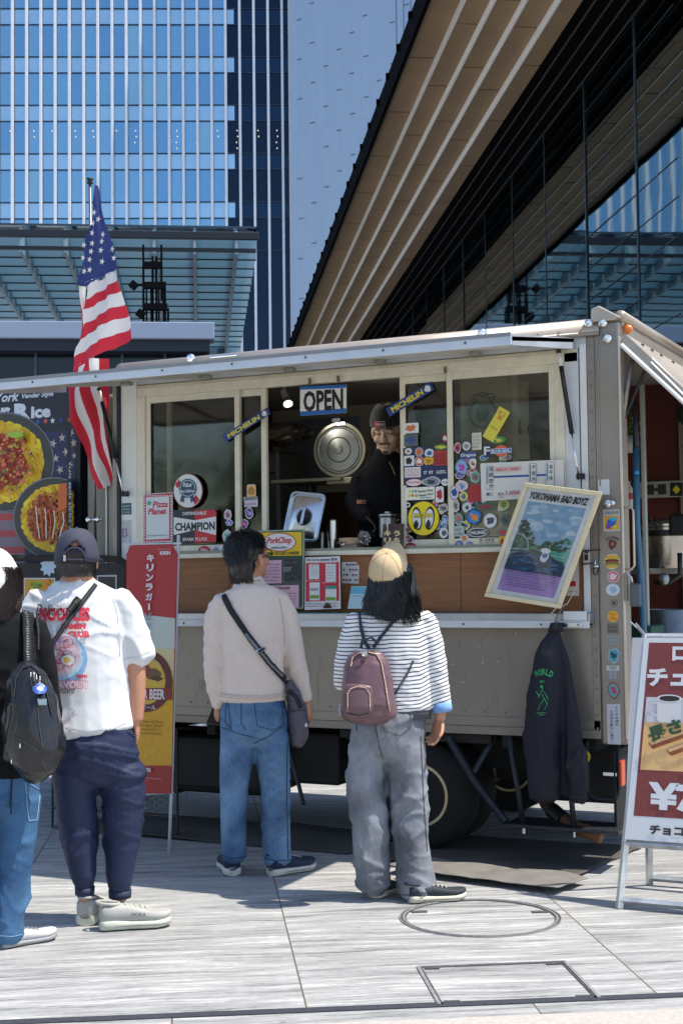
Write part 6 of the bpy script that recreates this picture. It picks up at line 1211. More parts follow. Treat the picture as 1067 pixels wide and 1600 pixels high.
def cap_hair(M, rx, ry, rz, c=(0, -.02, .04), ln=.03, down=.6, zmin=-.09, front=.6):
    def g(rd):
        while True:
            v = Vector((rd.gauss(0, 1), rd.gauss(0, 1), rd.gauss(0, 1))).normalized(); p = Vector((c[0]+v.x*rx, c[1]+v.y*ry, c[2]+v.z*rz))
            if v.z < -.3 and v.y > -.1: continue
            if v.z < .15 and abs(v.x) > .8: continue
            if v.z < .35 and v.y > front: continue
            break
        t = (Vector((0, -.1, -1))-v*Vector((0, -.1, -1)).dot(v)); d = (v*.28+t*down+Vector((rd.uniform(-.25, .25), rd.uniform(-.2, .2), 0))).normalized(); L_ = ln*rd.uniform(.6, 1.3)
        return [M @ p, M @ (p+d*L_*.5+v*.002), M @ (p+d*L_+Vector((0, 0, -.003)))]
    return g
sb = MB(); strands(sb, cap_hair(F_.hM, .090, .106, .095), 2600, 3); strands(sb, lambda rd: (lambda x: [F_.hM @ Vector((x, -.105+abs(x)*.35, -.03)), F_.hM @ Vector((x*1.0, -.108+abs(x)*.35, -.075)), F_.hM @ Vector((x*.98, -.100+abs(x)*.3, -.112+rd.uniform(-.01, .01)))])(rd.uniform(-.08, .08)), 500, 5)
sb.obj('hair_strands', HB, ho)
gl_ = MB(); hm_ = F_.hM
for sx in (-1, 1):
    c = [hm_ @ Vector((sx*.036+.026*math.cos(t), .112, .0+.019*math.sin(t))) for t in [2*math.pi*k/16 for k in range(17)]]; gl_.tube(c, .0025, 6, cap=False); gl_.tube([hm_ @ Vector((sx*.062, .112, .004)), hm_ @ Vector((sx*.092, .08, .004)), hm_ @ Vector((sx*.094, .0, .0)), hm_ @ Vector((sx*.09, -.015, -.012))], .0028, 6)
gl_.tube([hm_ @ Vector((-.01, .114, 0)), hm_ @ Vector((.01, .114, 0))], .002).obj('glasses', BLK, F_.o)
bv = bvh_of(pno); STI = mat('9a8c6c', .8); DKB = mat('2c4a70', .85)
for pts in ([(354, 1095), (352, 1128), (362, 1140), (356, 1095)], [(377, 1092), (377, 1130), (384, 1140)], [(397, 1094), (402, 1134), (426, 1141), (443, 1132), (441, 1094)], [(345, 1136), (372, 1146), (396, 1152)], [(396, 1162), (420, 1150), (444, 1134)]): F_.ribbon(bv, pts, 1.1, 'seam', DKB, pno, .0015, .0008)
for pts in ([(449, 1160), (448, 1230), (449, 1290), (450, 1340)],): F_.ribbon(bv, pts, 1.2, 'seam', DKB, pno, .0015, .0008)
F_.ribbon(bv, [(347, 1337), (360, 1341), (372, 1340), (383, 1338)], 1.4, 'hem', DKB, pno, .002); F_.ribbon(bv, [(413, 1340), (432, 1345), (455, 1343)], 1.4, 'hem', DKB, pno, .002)
nav = mat('1d2a44', .8, bump=.3, bs=200); sol = mat('cfccc4', .5)
hL = F_.q(364, 1368, -.02); hL.z = 0; u = F_.shoe(hL, -8, .27, nav, sol, w=.056, hs=.04, top=.10)
hR = F_.q(424, 1368, -.05); hR.z = 0; u2 = F_.shoe(hR, 50, .28, nav, sol, w=.056, hs=.038, top=.10)
qx = F_.q(452, 1352, 0); a = Art(); a.text('S', 0, 0, .028, .02, 'cfd8d0', .06)
try: a.obj('emblem', u2, frameM(hR+Vector((.125, .06, .062)), (.77, .64, 0), (-.2, .24, .9)))
except Exception: pass
# strap and shoulder bag
bvs = bvh_of(swo)
F_.ribbon(bvs, [(345, 1086), (370, 1089), (396, 1090), (422, 1089), (447, 1085)], 5, 'hem', mat('d2c0b2', .9, bump=.3, bs=300), swo, .003, .002); F_.ribbon(bvs, [(371, 908), (389, 912), (408, 908)], 5, 'collar', mat('d2c0b2', .9, bump=.3, bs=300), swo, .002, .003); F_.ribbon(bvs, [(437, 935), (441, 960), (444, 985), (445, 1010)], .8, 'seam', mat('b5a597', .9), swo, .001, .0008)
bag = empty('shoulder_bag', F_.g, F_.rz, 'grey nylon shoulder bag on a wide black strap across the beige sweater', 'bag')
F2 = F_; st_ = F_.ribbon(bvs, [(350, 930), (360, 950), (374, 972), (386, 990), (402, 1012), (420, 1035), (438, 1055), (450, 1068)], 9, 'strap', mat('17191f', .7), bag, .006, .003); F_.ribbon(bvs, [(384, 990), (402, 1013), (420, 1036), (440, 1057)], 3.5, 'strap_stripe', mat('77777c', .6), st_, .0105, .001); F_.ribbon(bvs, [(401, 1018), (414, 1013)], 6, 'buckle', STL, st_, .011, .002); F_.ribbon(bvs, [(403, 1018), (412, 1013)], 4, 'buckle_gap', LTH, st_, .0125, .001)
bb = MB(); F_.loft(bb, [(450, 1068, 7, .05, -.03), (457, 1080, 11, .06, -.02), (463, 1100, 15, .07, 0), (466, 1125, 17, .08, .0), (467, 1150, 15, .07, .0), (464, 1162, 11, .05, .0)])
bo_ = remesh_obj(bb, 'pouch', mat('55535e', .6, bump=.3, bs=60, noise_s=8), .007, bag, 2, wr_cloth(.012, 12, 9, 3)); F_.ribbon(bvh_of(bo_), [(452, 1078), (462, 1088), (470, 1106)], 6, 'flap', mat('1d1e26', .6), bo_, .004, .004); MB().ell(F_.q(478, 1133, -.06), (.008, .005, .010)).obj('zip_pull', WP, bag)
F_.ribbon(bvh_of(bo_), [(455, 1112), (466, 1109), (478, 1110)], 1.2, 'seam', mat('2a2932', .6), bo_, .002)
ph_ = MB().box(-.036, .036, -.004, .004, -.07, .07, M=Matrix.Translation(wl+Vector((-.01, .06, -.055))) @ Matrix.Rotation(R_(-60), 4, 'X') @ Matrix.Rotation(R_(12), 4, 'Y')).obj('mobile_phone', mat('1a1a1e', .3)); ph_.matrix_world = F_.M; tag(ph_, 'dark mobile phone in the left hand of the beige sweater man', 'phone')

# ---------------------------------------------------------------- the man in the printed white T-shirt
F_ = B_ = Figure('person', 165, 1443, 'man in a printed white T-shirt, navy cap and navy trousers, hand in pocket')
ts = MB(); F_.loft(ts, [(123, 906, 27, .07), (123, 914, 40, .08), (124, 924, 58, .10), (124, 940, 70, .12), (126, 965, 74, .13), (128, 1005, 74, .14), (130, 1050, 72, .142), (134, 1095, 70, .142), (137, 1120, 71, .148), (138, 1139, 72, .154)], body=.82)
F_.loft(ts, [(182, 933, 24, .075), (196, 958, 26, .075), (205, 990, 26, .075), (212, 1018, 26, .072), (215, 1030, 26, .07)]); F_.loft(ts, [(66, 935, 24, .075), (50, 965, 26, .075), (40, 1000, 26, .075), (34, 1032, 26, .07)])
tso = remesh_obj(ts, 't_shirt', mat('dadada', .85, bump=.1, bs=200, noise_s=3, noise_a=.03), .0075, F_.o, 3, wr_cloth(.019, 4.5, 4, 11))
F_.loft(F_.body, [(180, 950, 12, .04), (200, 980, 17, .05), (210, 1020, 17, .052), (212, 1060, 16, .05), (213, 1095, 14, .042), (213, 1125, 11, .034)])
F_.loft(F_.body, [(68, 950, 12, .04), (46, 985, 17, .05), (36, 1030, 17, .05), (38, 1080, 14, .045), (52, 1120, 12, .036, .05)])
F_.hand(F_.q(213, 1124, 0), (.05, .25, -1), (-1, .1, 0), 1, (.2, .2, .25, .3), .95); F_.hand(F_.q(52, 1120, .05), (.2, .2, -1), (1, .2, 0), -1, (.4, .5, .6, .7), .95)
F_.head(121, 872, yaw=4, pitch=4, k=1.04, neck=[(121, 880, 22, .066), (121, 900, 24, .072), (122, 920, 34, .075)])
pt_ = MB(); F_.loft(pt_, [(143, 1128, 52, .125), (146, 1145, 62, .142), (147, 1158, 66, .15), (149, 1180, 68, .15), (150, 1205, 66, .14)], body=.85)
for lg in ([(115, 1200, 36, .12), (118, 1245, 33, .11), (121, 1285, 30, .10), (126, 1330, 27, .09), (131, 1368, 22, .078), (133, 1386, 16, .062)], [(187, 1200, 38, .12), (194, 1245, 35, .11), (194, 1285, 31, .10), (190, 1330, 27.5, .09), (187, 1370, 23, .08), (188, 1390, 18.5, .065)]): F_.loft(pt_, lg, body=.55)
F_.loft(F_.body, [(133, 1380, 10, .035), (134, 1420, 10, .035)]); F_.loft(F_.body, [(189, 1385, 11, .035), (184, 1424, 11, .04)])
pto = remesh_obj(pt_, 'trousers', mat('242c48', .6, bump=.15, bs=150, noise_s=4, noise_a=.08, spec=.3), .0085, F_.o, 3, wr_cloth(.027, 4., 6, 21))
b = MB()
for cx, cy, rr in ((133, 1392, 15.5), (188, 1397, 18)): F_.loft(b, [(cx, cy-7, rr, .058), (cx, cy+5, rr*.95, .055)], cap=False)
b.obj('cuff', mat('252d48', .7), pto, smooth=True)
remesh_obj(F_.body, 'body', SK, .0048, F_.o, 2)
hh_ = MB(); hm_ = F_.hM; hh_.ell(hm_ @ Vector((0, -.035, -.03)), (.084, .075, .062), 20, 12, M=hm_.to_3x3()); h_o = remesh_obj(hh_, 'hair', hairm('4a3f3a'), .006, F_.o, 1, lambda p, n: .003*noise.noise(p*90))
def dome(hm_, name, m, par, rx=.092, ry=.112, rz=.092, z0=.012, c=(0, -.012, .0), gap=True, sc=1.):
    b = MB(); n = 40; mth = 12; rows = []
    for i in range(mth+1):
        a = math.pi/2*i/mth; z = z0+rz*math.sin(a); rr = math.cos(a)**.75; rows.append([hm_ @ Vector((c[0]+rx*rr*math.cos(2*math.pi*k/n), c[1]+ry*rr*math.sin(2*math.pi*k/n), c[2]+z-(.014*abs(math.cos(2*math.pi*k/n)) if i == 0 else 0))) for k in range(n)])
    for r_ in rows: b.v += [tuple(p) for p in r_]
    for i in range(mth):
        for k in range(n):
            th = 360*(k+.5)/n
            if gap and i < 5 and abs(th-270) < (30 if i < 3 else 20 if i < 4 else 12): continue
            b.f.append((i*n+k, i*n+(k+1) % n, (i+1)*n+(k+1) % n, (i+1)*n+k)); b.m.append(0)
    return b.obj(name, m, par, smooth=True, solid=.004)
CAPM = mat('3a3c4c', .8, bump=.3, bs=220, noise_s=6, noise_a=.1); cp = dome(hm_, 'cap', CAPM, F_.o, .096, .118, .134, -.004)
b = MB(); pts = [hm_ @ Vector((.034*math.cos(math.pi*k/14)*1.35, -.128+.006*math.sin(math.pi*k/14), .002+.05*math.sin(math.pi*k/14))) for k in range(15)]; b.tube(pts, .004, 6).obj('back_opening', CAPM, cp, smooth=True)
b = MB(); b.tube([hm_ @ Vector((x, -.128+x*x*4, .0)) for x in (-.05, -.025, 0, .025, .05)], .007, 8, flat=.5).obj('back_strap', CAPM, cp, smooth=True); MB().box(-.046, -.036, -.136, -.126, -.006, .02, M=hm_).obj('buckle', STL, cp)
b = MB(); g_ = [[hm_ @ Vector((.085*math.sin(R_(a_))*(1+.1*j), .075*math.cos(R_(a_))+.03+.055*j*math.cos(R_(a_))*(1.1), .006-.008*j)) for a_ in range(-80, 81, 10)] for j in range(4)]; b.sheet(g_).obj('brim', CAPM, cp, smooth=True, solid=.004); MB().ell(hm_ @ Vector((0, -.012, .132)), (.008, .008, .005)).obj('button', CAPM, cp)
hp_ = MB(); hp_.ell(hm_ @ Vector((0, -.05, .03)), (.07, .066, .05), M=hm_.to_3x3()).obj('hair', hairm('25201f'), F_.o, smooth=True)
sb = MB(); strands(sb, lambda rd: (lambda x, z: [hm_ @ Vector((x, -.118, z)), hm_ @ Vector((x*1.2, -.124, z-.012)), hm_ @ Vector((x*1.25+rd.uniform(-.006, .006), -.120, z-.026))])(rd.uniform(-.03, .03), rd.uniform(.012, .045)), 300, 9); strands(sb, lambda rd: (lambda a, z: [hm_ @ Vector((.086*math.sin(a), -.03-.078*math.cos(a), z)), hm_ @ Vector((.087*math.sin(a), -.03-.080*math.cos(a), z-.016))])(rd.uniform(-1.5, 1.5), rd.uniform(-.065, .0)), 1500, 10, .0008)
sb.obj('hair_strands', hairm('3a3230'), h_o)
bv = bvh_of(tso)
a = Art(.0002, .7); RP = 'd0354a'
def T(s_, x0, y0, x1, y1, c, **k): a.text(s_, (x0+x1)/2, -(y0+y1)/2, x1-x0, y1-y0, c, k.pop('bold', .06), **k)
T('NOODLES', 62, 949, 141, 971, RP, bold=.06); T('Delicious', 57, 944, 112, 962, '2c2a30', bold=.0, shear=.3); T('RAMEN', 97, 974, 134, 983, RP, bold=.06); T('CLUB', 107, 986, 140, 996, RP, bold=.06)
a.ell(95, -1030, 42, 40, '86aed0'); a.ell(93, -1026, 38, 37, 'b8cfe0'); a.ell(92, -1022, 34, 33, 'e0c0c4')
for i in range(26):
    cx, cy = 92+random.Random(i).uniform(-18, 20), -1022+random.Random(i+50).uniform(-20, 20); rr = random.Random(i+9).uniform(4, 11); a.line([(cx+rr*math.cos(t), cy+rr*.8*math.sin(t)) for t in [k*.5+i for k in range(9)]], .9, RP if i % 3 else '7a5a9a')
for (x, y) in ((82, -1020), (108, -1031)): a.ell(x, y, 11, 9, '9a8a98'); a.ell(x, y, 10, 8, 'e2dcd8'); a.ell(x-2, y, 5, 5, 'd9b45a')
T('WITH', 120, 1054, 136, 1059, RP, bold=.1); T('FLAVOUR', 78, 1062, 141, 1077, 'd08a98', bold=.1); T('FLAVOUR', 80, 1063.5, 139, 1075.5, 'dcc8cc', bold=.03); T('Standard', 84, 1072, 118, 1083, '2c2a30', bold=.0, shear=.3)
F_.art(bv, a, 'shirt_print', tso)
bg_ = empty('crossbody_strap', F_.g, F_.rz, 'narrow black webbing strap with plastic buckle across the white T-shirt', 'strap'); s1 = F_.ribbon(bv, [(150, 914), (136, 932), (118, 956), (104, 975), (88, 999), (70, 1024), (60, 1040)], 7, 'webbing', LTH, bg_, .006, .003); F_.ribbon(bv, [(120, 941), (109, 955)], 10, 'buckle', BLK, s1, .010, .006); F_.ribbon(bv, [(125, 936), (119, 943)], 11, 'buckle', BLK, s1, .010, .004)
F_.ribbon(bv, [(103, 1135), (140, 1142), (180, 1138), (199, 1128)], 1, 'hem_seam', mat('c5c4c6', .9), tso, .001, .0006); F_.ribbon(bv, [(192, 1030), (214, 1026), (235, 1018)], 1, 'hem_seam', mat('c5c4c6', .9), tso, .001, .0006); F_.ribbon(bv, [(176, 932), (184, 960), (187, 990), (188, 1025)], 1, 'seam', mat('cfced0', .9), tso, .001, .0006)
bvp = bvh_of(pto); F_.ribbon(bvp, [(199, 1143), (212, 1152), (222, 1160)], 1.5, 'pocket_edge', mat('1e2540', .6), pto, .002); F_.ribbon(bvp, [(221, 1160), (228, 1220), (226, 1260), (218, 1330), (207, 1388)], 1, 'seam', mat('1e2540', .6), pto, .001)
gry = mat('a9a8a2', .7, bump=.2, bs=160, noise_s=10); gs = mat('c2c4b4', .5)
h1 = F_.q(135, 1446, -.03); h1.z = 0; F_.shoe(h1, 10, .28, gry, gs, w=.058, hs=.045, top=.115)
h2 = F_.q(158, 1443, -.12); h2.z = 0; s2 = F_.shoe(h2, 84, .30, gry, gs, w=.058, hs=.045, top=.11)
a = Art(); a.text('HOKA', 0, 0, .06, .016, '4a3a5a', .02); a.obj('lettering', s2, frameM(h2+Vector((.16, -.049, .07)), (1, .05, -.08), (0, .35, 1)))

# ---------------------------------------------------------------- the woman in the striped top
F_ = D2_ = Figure('person', 635, 1404, 'woman in a black and white striped top, beige cap and wide grey jeans')
STM = bpy.data.materials.new('striped_jersey'); STM.use_nodes = True; t = STM.node_tree; p = t.nodes['Principled BSDF']; L = t.links.new
tc = nd(t, 'ShaderNodeTexCoord'); sx_ = nd(t, 'ShaderNodeSeparateXYZ'); L(tc.outputs['Object'], sx_.inputs[0]); nz_ = nd(t, 'ShaderNodeTexNoise'); nz_.inputs['Scale'].default_value = 5; L(tc.outputs['Object'], nz_.inputs[0])
def mth(op, a, b=None, c=None):
    q = nd(t, 'ShaderNodeMath', operation=op)
    for i, x in enumerate((a, b, c)):
        if x is None: continue
        if isinstance(x, (int, float)): q.inputs[i].default_value = x
        else: L(x, q.inputs[i])
    return q.outputs[0]
sl_ = mth('MULTIPLY', mth('MAXIMUM', mth('SUBTRACT', sx_.outputs[0], .075), 0.), .38); z_ = mth('ADD', mth('SUBTRACT', sx_.outputs[2], sl_), mth('MULTIPLY', nz_.outputs[0], .035))
st_m = mth('LESS_THAN', mth('FRACT', mth('DIVIDE', z_, .0188)), .27)
mx = nd(t, 'ShaderNodeMix', data_type='RGBA'); mx.inputs[6].default_value = (.82, .81, .80, 1); mx.inputs[7].default_value = (.02, .022, .03, 1); L(st_m, mx.inputs[0]); L(mx.outputs[2], p.inputs['Base Color']); p.inputs['Roughness'].default_value = .9
tp_ = MB(); F_.loft(tp_, [(612, 944, 20, .06), (612, 951, 36, .075), (612, 960, 55, .092), (613, 980, 62, .105), (615, 1010, 61, .112), (617, 1040, 60, .112), (620, 1070, 59, .112), (622, 1095, 57, .112), (623, 1108, 56, .112)], body=.82)
aR = [(660, 966, 19, .058), (671, 1000, 20, .06), (679, 1040, 19.5, .058), (685, 1075, 17.5, .052), (689, 1098, 16, .048)]; aL = [(558, 966, 18, .058), (547, 1005, 18, .058), (540, 1045, 16, .052), (536, 1072, 14, .045, .04)]
for a_ in (aR, aL): F_.loft(tp_, a_, body=.62)
tpo = remesh_obj(tp_, 'striped_top', STM, .0075, F_.o, 3, wr_cloth(.012, 6, 5, 31))
b = MB(); F_.loft(b, [(689, 1097, 15.5, .05), (690, 1106, 16, .052), (691, 1112, 15.5, .05)], cap=False); b.obj('cuff', jeans_wear('6f9acc', '9cbce0', 'light_denim'), tpo, smooth=True)
b = MB(); F_.loft(b, [(624, 1100, 50, .105), (624, 1122, 49, .108)], cap=False); b.obj('undershirt_hem', mat('4a4d54', .9), F_.o, smooth=True)
F_.loft(F_.body, [(685, 1075, 11, .035), (688, 1105, 9.5, .03), (687, 1124, 8.5, .026)]); F_.hand(F_.q(687, 1120, 0), (-.22, .05, -1), (-.8, -.5, 0), -1, (.45, .5, .55, .65), .98)
F_.hand(F_.q(536, 1078, .05), (.2, .9, .3), (1, 0, 0), -1, (.5, .6, .6, .7), .9)
F_.head(608, 895, yaw=5, pitch=22, k=1.0, neck=[(608, 905, 15, .05), (610, 930, 16, .05), (611, 950, 24, .055)])
gj = jeans_wear('55585e', '8d9098', 'grey_denim'); pg_ = MB(); F_.loft(pg_, [(618, 1108, 49, .11), (612, 1130, 56, .122), (606, 1155, 59, .128), (604, 1172, 58, .12)], body=.85)
for lg in ([(574, 1165, 32, .10), (573, 1210, 29, .095), (575, 1260, 27.5, .092), (578, 1310, 28, .095), (581, 1350, 28, .10), (583, 1384, 26.5, .10)], [(633, 1165, 33, .105), (637, 1210, 31, .10), (640, 1260, 29, .095), (642, 1310, 28, .10), (647, 1350, 29, .11), (653, 1392, 33, .12)]): F_.loft(pg_, lg, body=.5)
pgo = remesh_obj(pg_, 'grey_jeans', gj, .0085, F_.o, 3, wr_cloth(.024, 5.5, 4.5, 41))
b2 = F_.body; remesh_obj(b2, 'body', SK, .0048, F_.o, 2)
bv = bvh_of(pgo); SG = mat('3f4248', .9)
for pts in ([(598, 1118), (600, 1142), (625, 1150), (642, 1136), (640, 1112)], [(556, 1128), (558, 1142)], [(586, 1130), (592, 1165), (598, 1185)], [(657, 1150), (661, 1240), (667, 1330)]): F_.ribbon(bv, pts, 1, 'seam', SG, pgo, .0015, .0008)
F_.ribbon(bv, [(623, 1398), (650, 1399), (684, 1388)], 1.2, 'hem', SG, pgo, .002)
BLH = hairm('0d0d10'); hm_ = F_.hM; hb = MB(); hb.ell(hm_ @ Vector((0, -.02, .01)), (.094, .10, .09), M=hm_.to_3x3()); F_.loft(hb, [(612, 890, 33, .10), (614, 915, 37, .105), (616, 935, 36, .10, -.01), (612, 952, 28, .06, -.05), (608, 966, 12, .025, -.09)])
hao = remesh_obj(hb, 'hair', BLH, .007, F_.o, 2, lambda p, n: .008*noise.noise(Vector((p.x*70, p.y*70, p.z*5)))+.008*noise.noise(Vector((p.x*22, p.y*22, p.z*3))))
def lg_(rd):
    u = rd.uniform(-1, 1); x0 = 611+u*33; y0 = rd.uniform(892, 915); ye = 962-abs(u)**1.5*12+rd.uniform(-16, 12)+(12 if u > .5 else 0); xe = x0+(u*6 if u < .4 else u*10)+rd.uniform(-5, 5)-(4 if u < 0 else 0); dd = -.10*math.sqrt(max(0, 1-u*u))-.012
    return [F_.q(x0+(xe-x0)*k/5+math.sin(k*1.4+u*9)*(1.6+.9*k*max(0, u)), y0+(ye-y0)*k/5, dd*(1.0+.05*k)+rd.uniform(-.006, .006)) for k in range(6)]
sb = MB(); strands(sb, lg_, 1900, 12, .0016); sb.obj('hair_strands', BLH, hao)
CM = mat('cdb48e', .85, bump=.3, bs=200, noise_s=7, noise_a=.08); hq = F_.hM @ Matrix.Rotation(R_(18), 4, 'X'); cp = dome(hq, 'cap', CM, F_.o, .096, .112, .140, -.012, gap=False); MB().ell(hq @ Vector((0, -.012, .129)), (.007, .007, .004)).obj('button', CM, cp)
b = MB()
for k in range(6):
    th = k*math.pi/3+.3; b.tube([hq @ Vector((.0985*math.cos(a)**.75*math.cos(th), -.012+.1145*math.cos(a)**.75*math.sin(th), -.0115+.1415*math.sin(a))) for a in [math.pi/2*i/10 for i in range(11)]], .0012, 5)
for x in (-.03, .03): b.ell(hq @ Vector((x, -.085, .052)), (.003, .003, .003))
b.obj('stitching', mat('a88f68', .9), cp); b = MB(); b.sheet([[hq @ Vector((.08*math.sin(R_(a_)), .07*math.cos(R_(a_))+.03+.06*j*math.cos(R_(a_)), -.012-.006*j)) for a_ in range(-80, 81, 10)] for j in range(4)]).obj('brim', CM, cp, smooth=True, solid=.004)
dks = mat('2a3038', .7, bump=.3, bs=150); crs = mat('cfc8b4', .5)
h1 = F_.q(585, 1398, .0); h1.z = 0; F_.shoe(h1, 30, .25, dks, crs, w=.048, hs=.032, top=.075); h2 = F_.q(640, 1412, -.09); h2.z = 0; s2 = F_.shoe(h2, 72, .27, dks, crs, w=.05, hs=.035, top=.08)
# mauve backpack
bp_ = empty('backpack', F_.g, F_.rz, 'small mauve leather backpack with navy straps on the striped woman', 'backpack')
MV = mat('64464c', .38, noise_s=6, noise_a=.08, bump=.12, bs=18, coat=.15); bb = MB(); F_.loft(bb, [(572, 1022, 28, .035, -.155), (573, 1040, 35, .05, -.165), (574, 1070, 39, .062, -.175), (575, 1100, 42, .07, -.18), (576, 1120, 42, .068, -.18)], n=28)
bbo = remesh_obj(bb, 'main_pouch', MV, .006, bp_, 3, wr_cloth(.010, 7, 5, 51)); bb = MB(); F_.loft(bb, [(560, 1072, 22, .02, -.235), (559, 1085, 24, .025, -.24), (559, 1105, 24.5, .028, -.245), (560, 1119, 23, .022, -.24)], n=24); fpo = remesh_obj(bb, 'front_pocket', MV, .005, bp_, 3, wr_cloth(.004, 9, 7, 53))
bvb = bvh_of(bbo); bvf = bvh_of(fpo); ZP = mat('b09a86', .3, .7)
F_.ribbon(bvb, [(548, 1042), (551, 1028), (560, 1021), (575, 1019), (588, 1023), (595, 1035), (600, 1060), (605, 1090), (609, 1112)], 2, 'zip', ZP, bbo, .003); F_.ribbon(bvf, [(543, 1112), (543, 1084), (548, 1076), (559, 1073), (571, 1075), (577, 1084), (578, 1110)], 1.5, 'zip', ZP, fpo, .002); F_.ribbon(bvf, [(543, 1114), (560, 1118), (577, 1114)], 1.2, 'piping', LTH, fpo, .002)
F_.ribbon(bvb, [(572, 1026), (568, 1034), (566, 1028)], 3, 'hanging_tab', LTH, bbo, .004); MB().lathe([(.012, 0), (.014, .003), (.010, .005), (.008, .003)], F_.q(569, 1021, -.215), (0, -1, 0), 16).obj('ring', STL, bp_); NVS = mat('26303e', .55); bvt = bvh_of(tpo)
for pts in ([(560, 952), (564, 975), (570, 1000), (578, 1014)], [(636, 950), (614, 972), (597, 993), (584, 1012)]): F_.ribbon(bvt, pts, 5, 'shoulder_strap', NVS, bp_, .008, .004)
F_.ribbon(bvt, [(645, 1032), (636, 1052), (624, 1072), (612, 1092)], 3.2, 'lower_strap', NVS, bp_, .006, .003); MB().tube([F_.q(564, 1012, -.17), F_.q(566, 1000, -.20), F_.q(580, 996, -.20), F_.q(590, 1004, -.17)], .007, 8, flat=.5).obj('top_handle', NVS, bp_, smooth=True)
b = MB()
for i in range(10): b.ell(F_.q(531+math.sin(i)*1, 1100+i*1.9, -.2), (.004, .004, .004))
b.obj('bead_charm', mat('b8b0c8', .3), bp_)['kind'] = 'stuff'

# ---------------------------------------------------------------- the woman at the left edge
gA = onG(-22, 1478); F_ = Figure('person', -22, 1478, 'woman in a black sweatshirt, white cap and blue jeans at the left edge', root=gA)
ts = MB(); F_.loft(ts, [(-14, 950, 22, .065), (-14, 958, 42, .08), (-12, 970, 66, .10), (-10, 995, 74, .12), (-8, 1040, 74, .13), (-8, 1090, 72, .13), (-7, 1140, 71, .135), (-6, 1190, 71, .14), (-6, 1212, 70, .14)], body=.82)
F_.loft(ts, [(52, 978, 22, .065), (62, 1010, 23, .065), (70, 1050, 22, .062), (76, 1090, 20, .058, .03), (80, 1120, 18, .052, .06)], body=.6); F_.loft(ts, [(-74, 978, 22, .065), (-86, 1020, 22, .06), (-92, 1070, 20, .055), (-92, 1120, 17, .05)], body=.6)
BSW = mat('141518', .9, bump=.15, bs=200, spec=.2); tao = remesh_obj(ts, 'sweatshirt', BSW, .009, F_.o, 3, wr_cloth(.016, 6, 5, 61))
pj = MB(); F_.loft(pj, [(-6, 1195, 66, .135), (-5, 1225, 68, .14), (-4, 1250, 66, .135)], body=.85)
for lg in ([(30, 1245, 37, .12), (27, 1300, 32, .105), (22, 1350, 30, .10), (16, 1400, 29, .098), (10, 1440, 28, .098), (8, 1462, 28, .10)], [(-40, 1245, 37, .12), (-42, 1300, 32, .105), (-44, 1380, 28, .10), (-46, 1455, 26, .10)]): F_.loft(pj, lg, body=.6)
djo = remesh_obj(pj, 'jeans', jeans_wear('20436a', '436d92', 'blue_denim'), .009, F_.o, 3, wr_cloth(.02, 5, 4.5, 71)); bv = bvh_of(djo); SW_ = mat('8fb0d0', .8)
for pts in ([(40, 1222), (44, 1270), (46, 1282), (58, 1281), (63, 1240), (66, 1222)], [(44, 1222), (66, 1236)], [(0, 1462), (20, 1463), (35, 1460)]): F_.ribbon(bv, pts, 1, 'stitching', SW_, djo, .0015, .0008)
F_.head(-9, 902, yaw=18, pitch=10, k=1.0, neck=[(-9, 915, 17, .055), (-11, 935, 18, .055), (-12, 952, 24, .06)])
F_.hand(F_.q(82, 1130, .08), (.0, .7, -.5), (-1, 0, 0), 1, (.5, .6, .6, .7), .9); remesh_obj(F_.body, 'body', SK, .0055, F_.o, 2)
hm_ = F_.hM; BRH = hairm('2e1c18'); hb = MB(); hb.ell(hm_ @ Vector((0, -.02, .0)), (.095, .105, .09), M=hm_.to_3x3()); F_.loft(hb, [(-6, 895, 38, .10), (-4, 920, 41, .105), (-5, 945, 40, .10), (-6, 962, 34, .08, -.02)])
hao = remesh_obj(hb, 'hair', BRH, .008, F_.o, 2, lambda p, n: .006*noise.noise(Vector((p.x*60, p.y*60, p.z*5))))
def lg2(rd):
    u = rd.uniform(-1, 1); x0 = -5+u*38; y0 = rd.uniform(885, 905); ye = 965-abs(u)*8+rd.uniform(-8, 8); dd = -.105*math.sqrt(max(0, 1-u*u))-.010
    return [F_.q(x0+u*4*math.sin(k)+math.sin(k+u*7), y0+(ye-y0)*k/5, dd+rd.uniform(-.005, .005)) for k in range(6)]
sb = MB(); strands(sb, lg2, 1400, 14, .0016); sb.obj('hair_strands', BRH, hao)
WC = mat('e4e3e4', .7, bump=.1, bs=60, noise_s=5, noise_a=.04); hq = hm_ @ Matrix.Rotation(R_(16), 4, 'X'); cp = dome(hq, 'cap', WC, F_.o, .106, .124, .155, -.03, gap=False)
bvc = BVHTree.FromPolygons([v.co.copy() for v in cp.data.vertices], [tuple(p.vertices) for p in cp.data.polygons]); F_.ribbon(bvc, [(-30, 862), (-8, 853), (12, 858), (26, 876), (38, 896)], 3, 'cap_band', BLK, cp, .004, .002); F_.ribbon(bvc, [(2, 852), (14, 862), (20, 858)], 5, 'logo_patch', BLK, cp, .005, .001)
h2 = F_.q(2, 1486, -.06); h2.z = 0; F_.shoe(h2, 62, .25, mat('c9c8c6', .6), mat('8e9296', .6), w=.046, hs=.026, top=.07); h1 = F_.q(-46, 1480, .0); h1.z = 0; F_.shoe(h1, 5, .25, mat('c9c8c6', .6), mat('8e9296', .6), w=.046, hs=.026, top=.07)
bk_ = empty('backpack', F_.g, F_.rz, 'shiny black nylon backpack with silver zip pulls at the left edge', 'backpack'); NY = mat('1c1c20', .28, bump=.12, bs=25, noise_s=6, coat=.1)
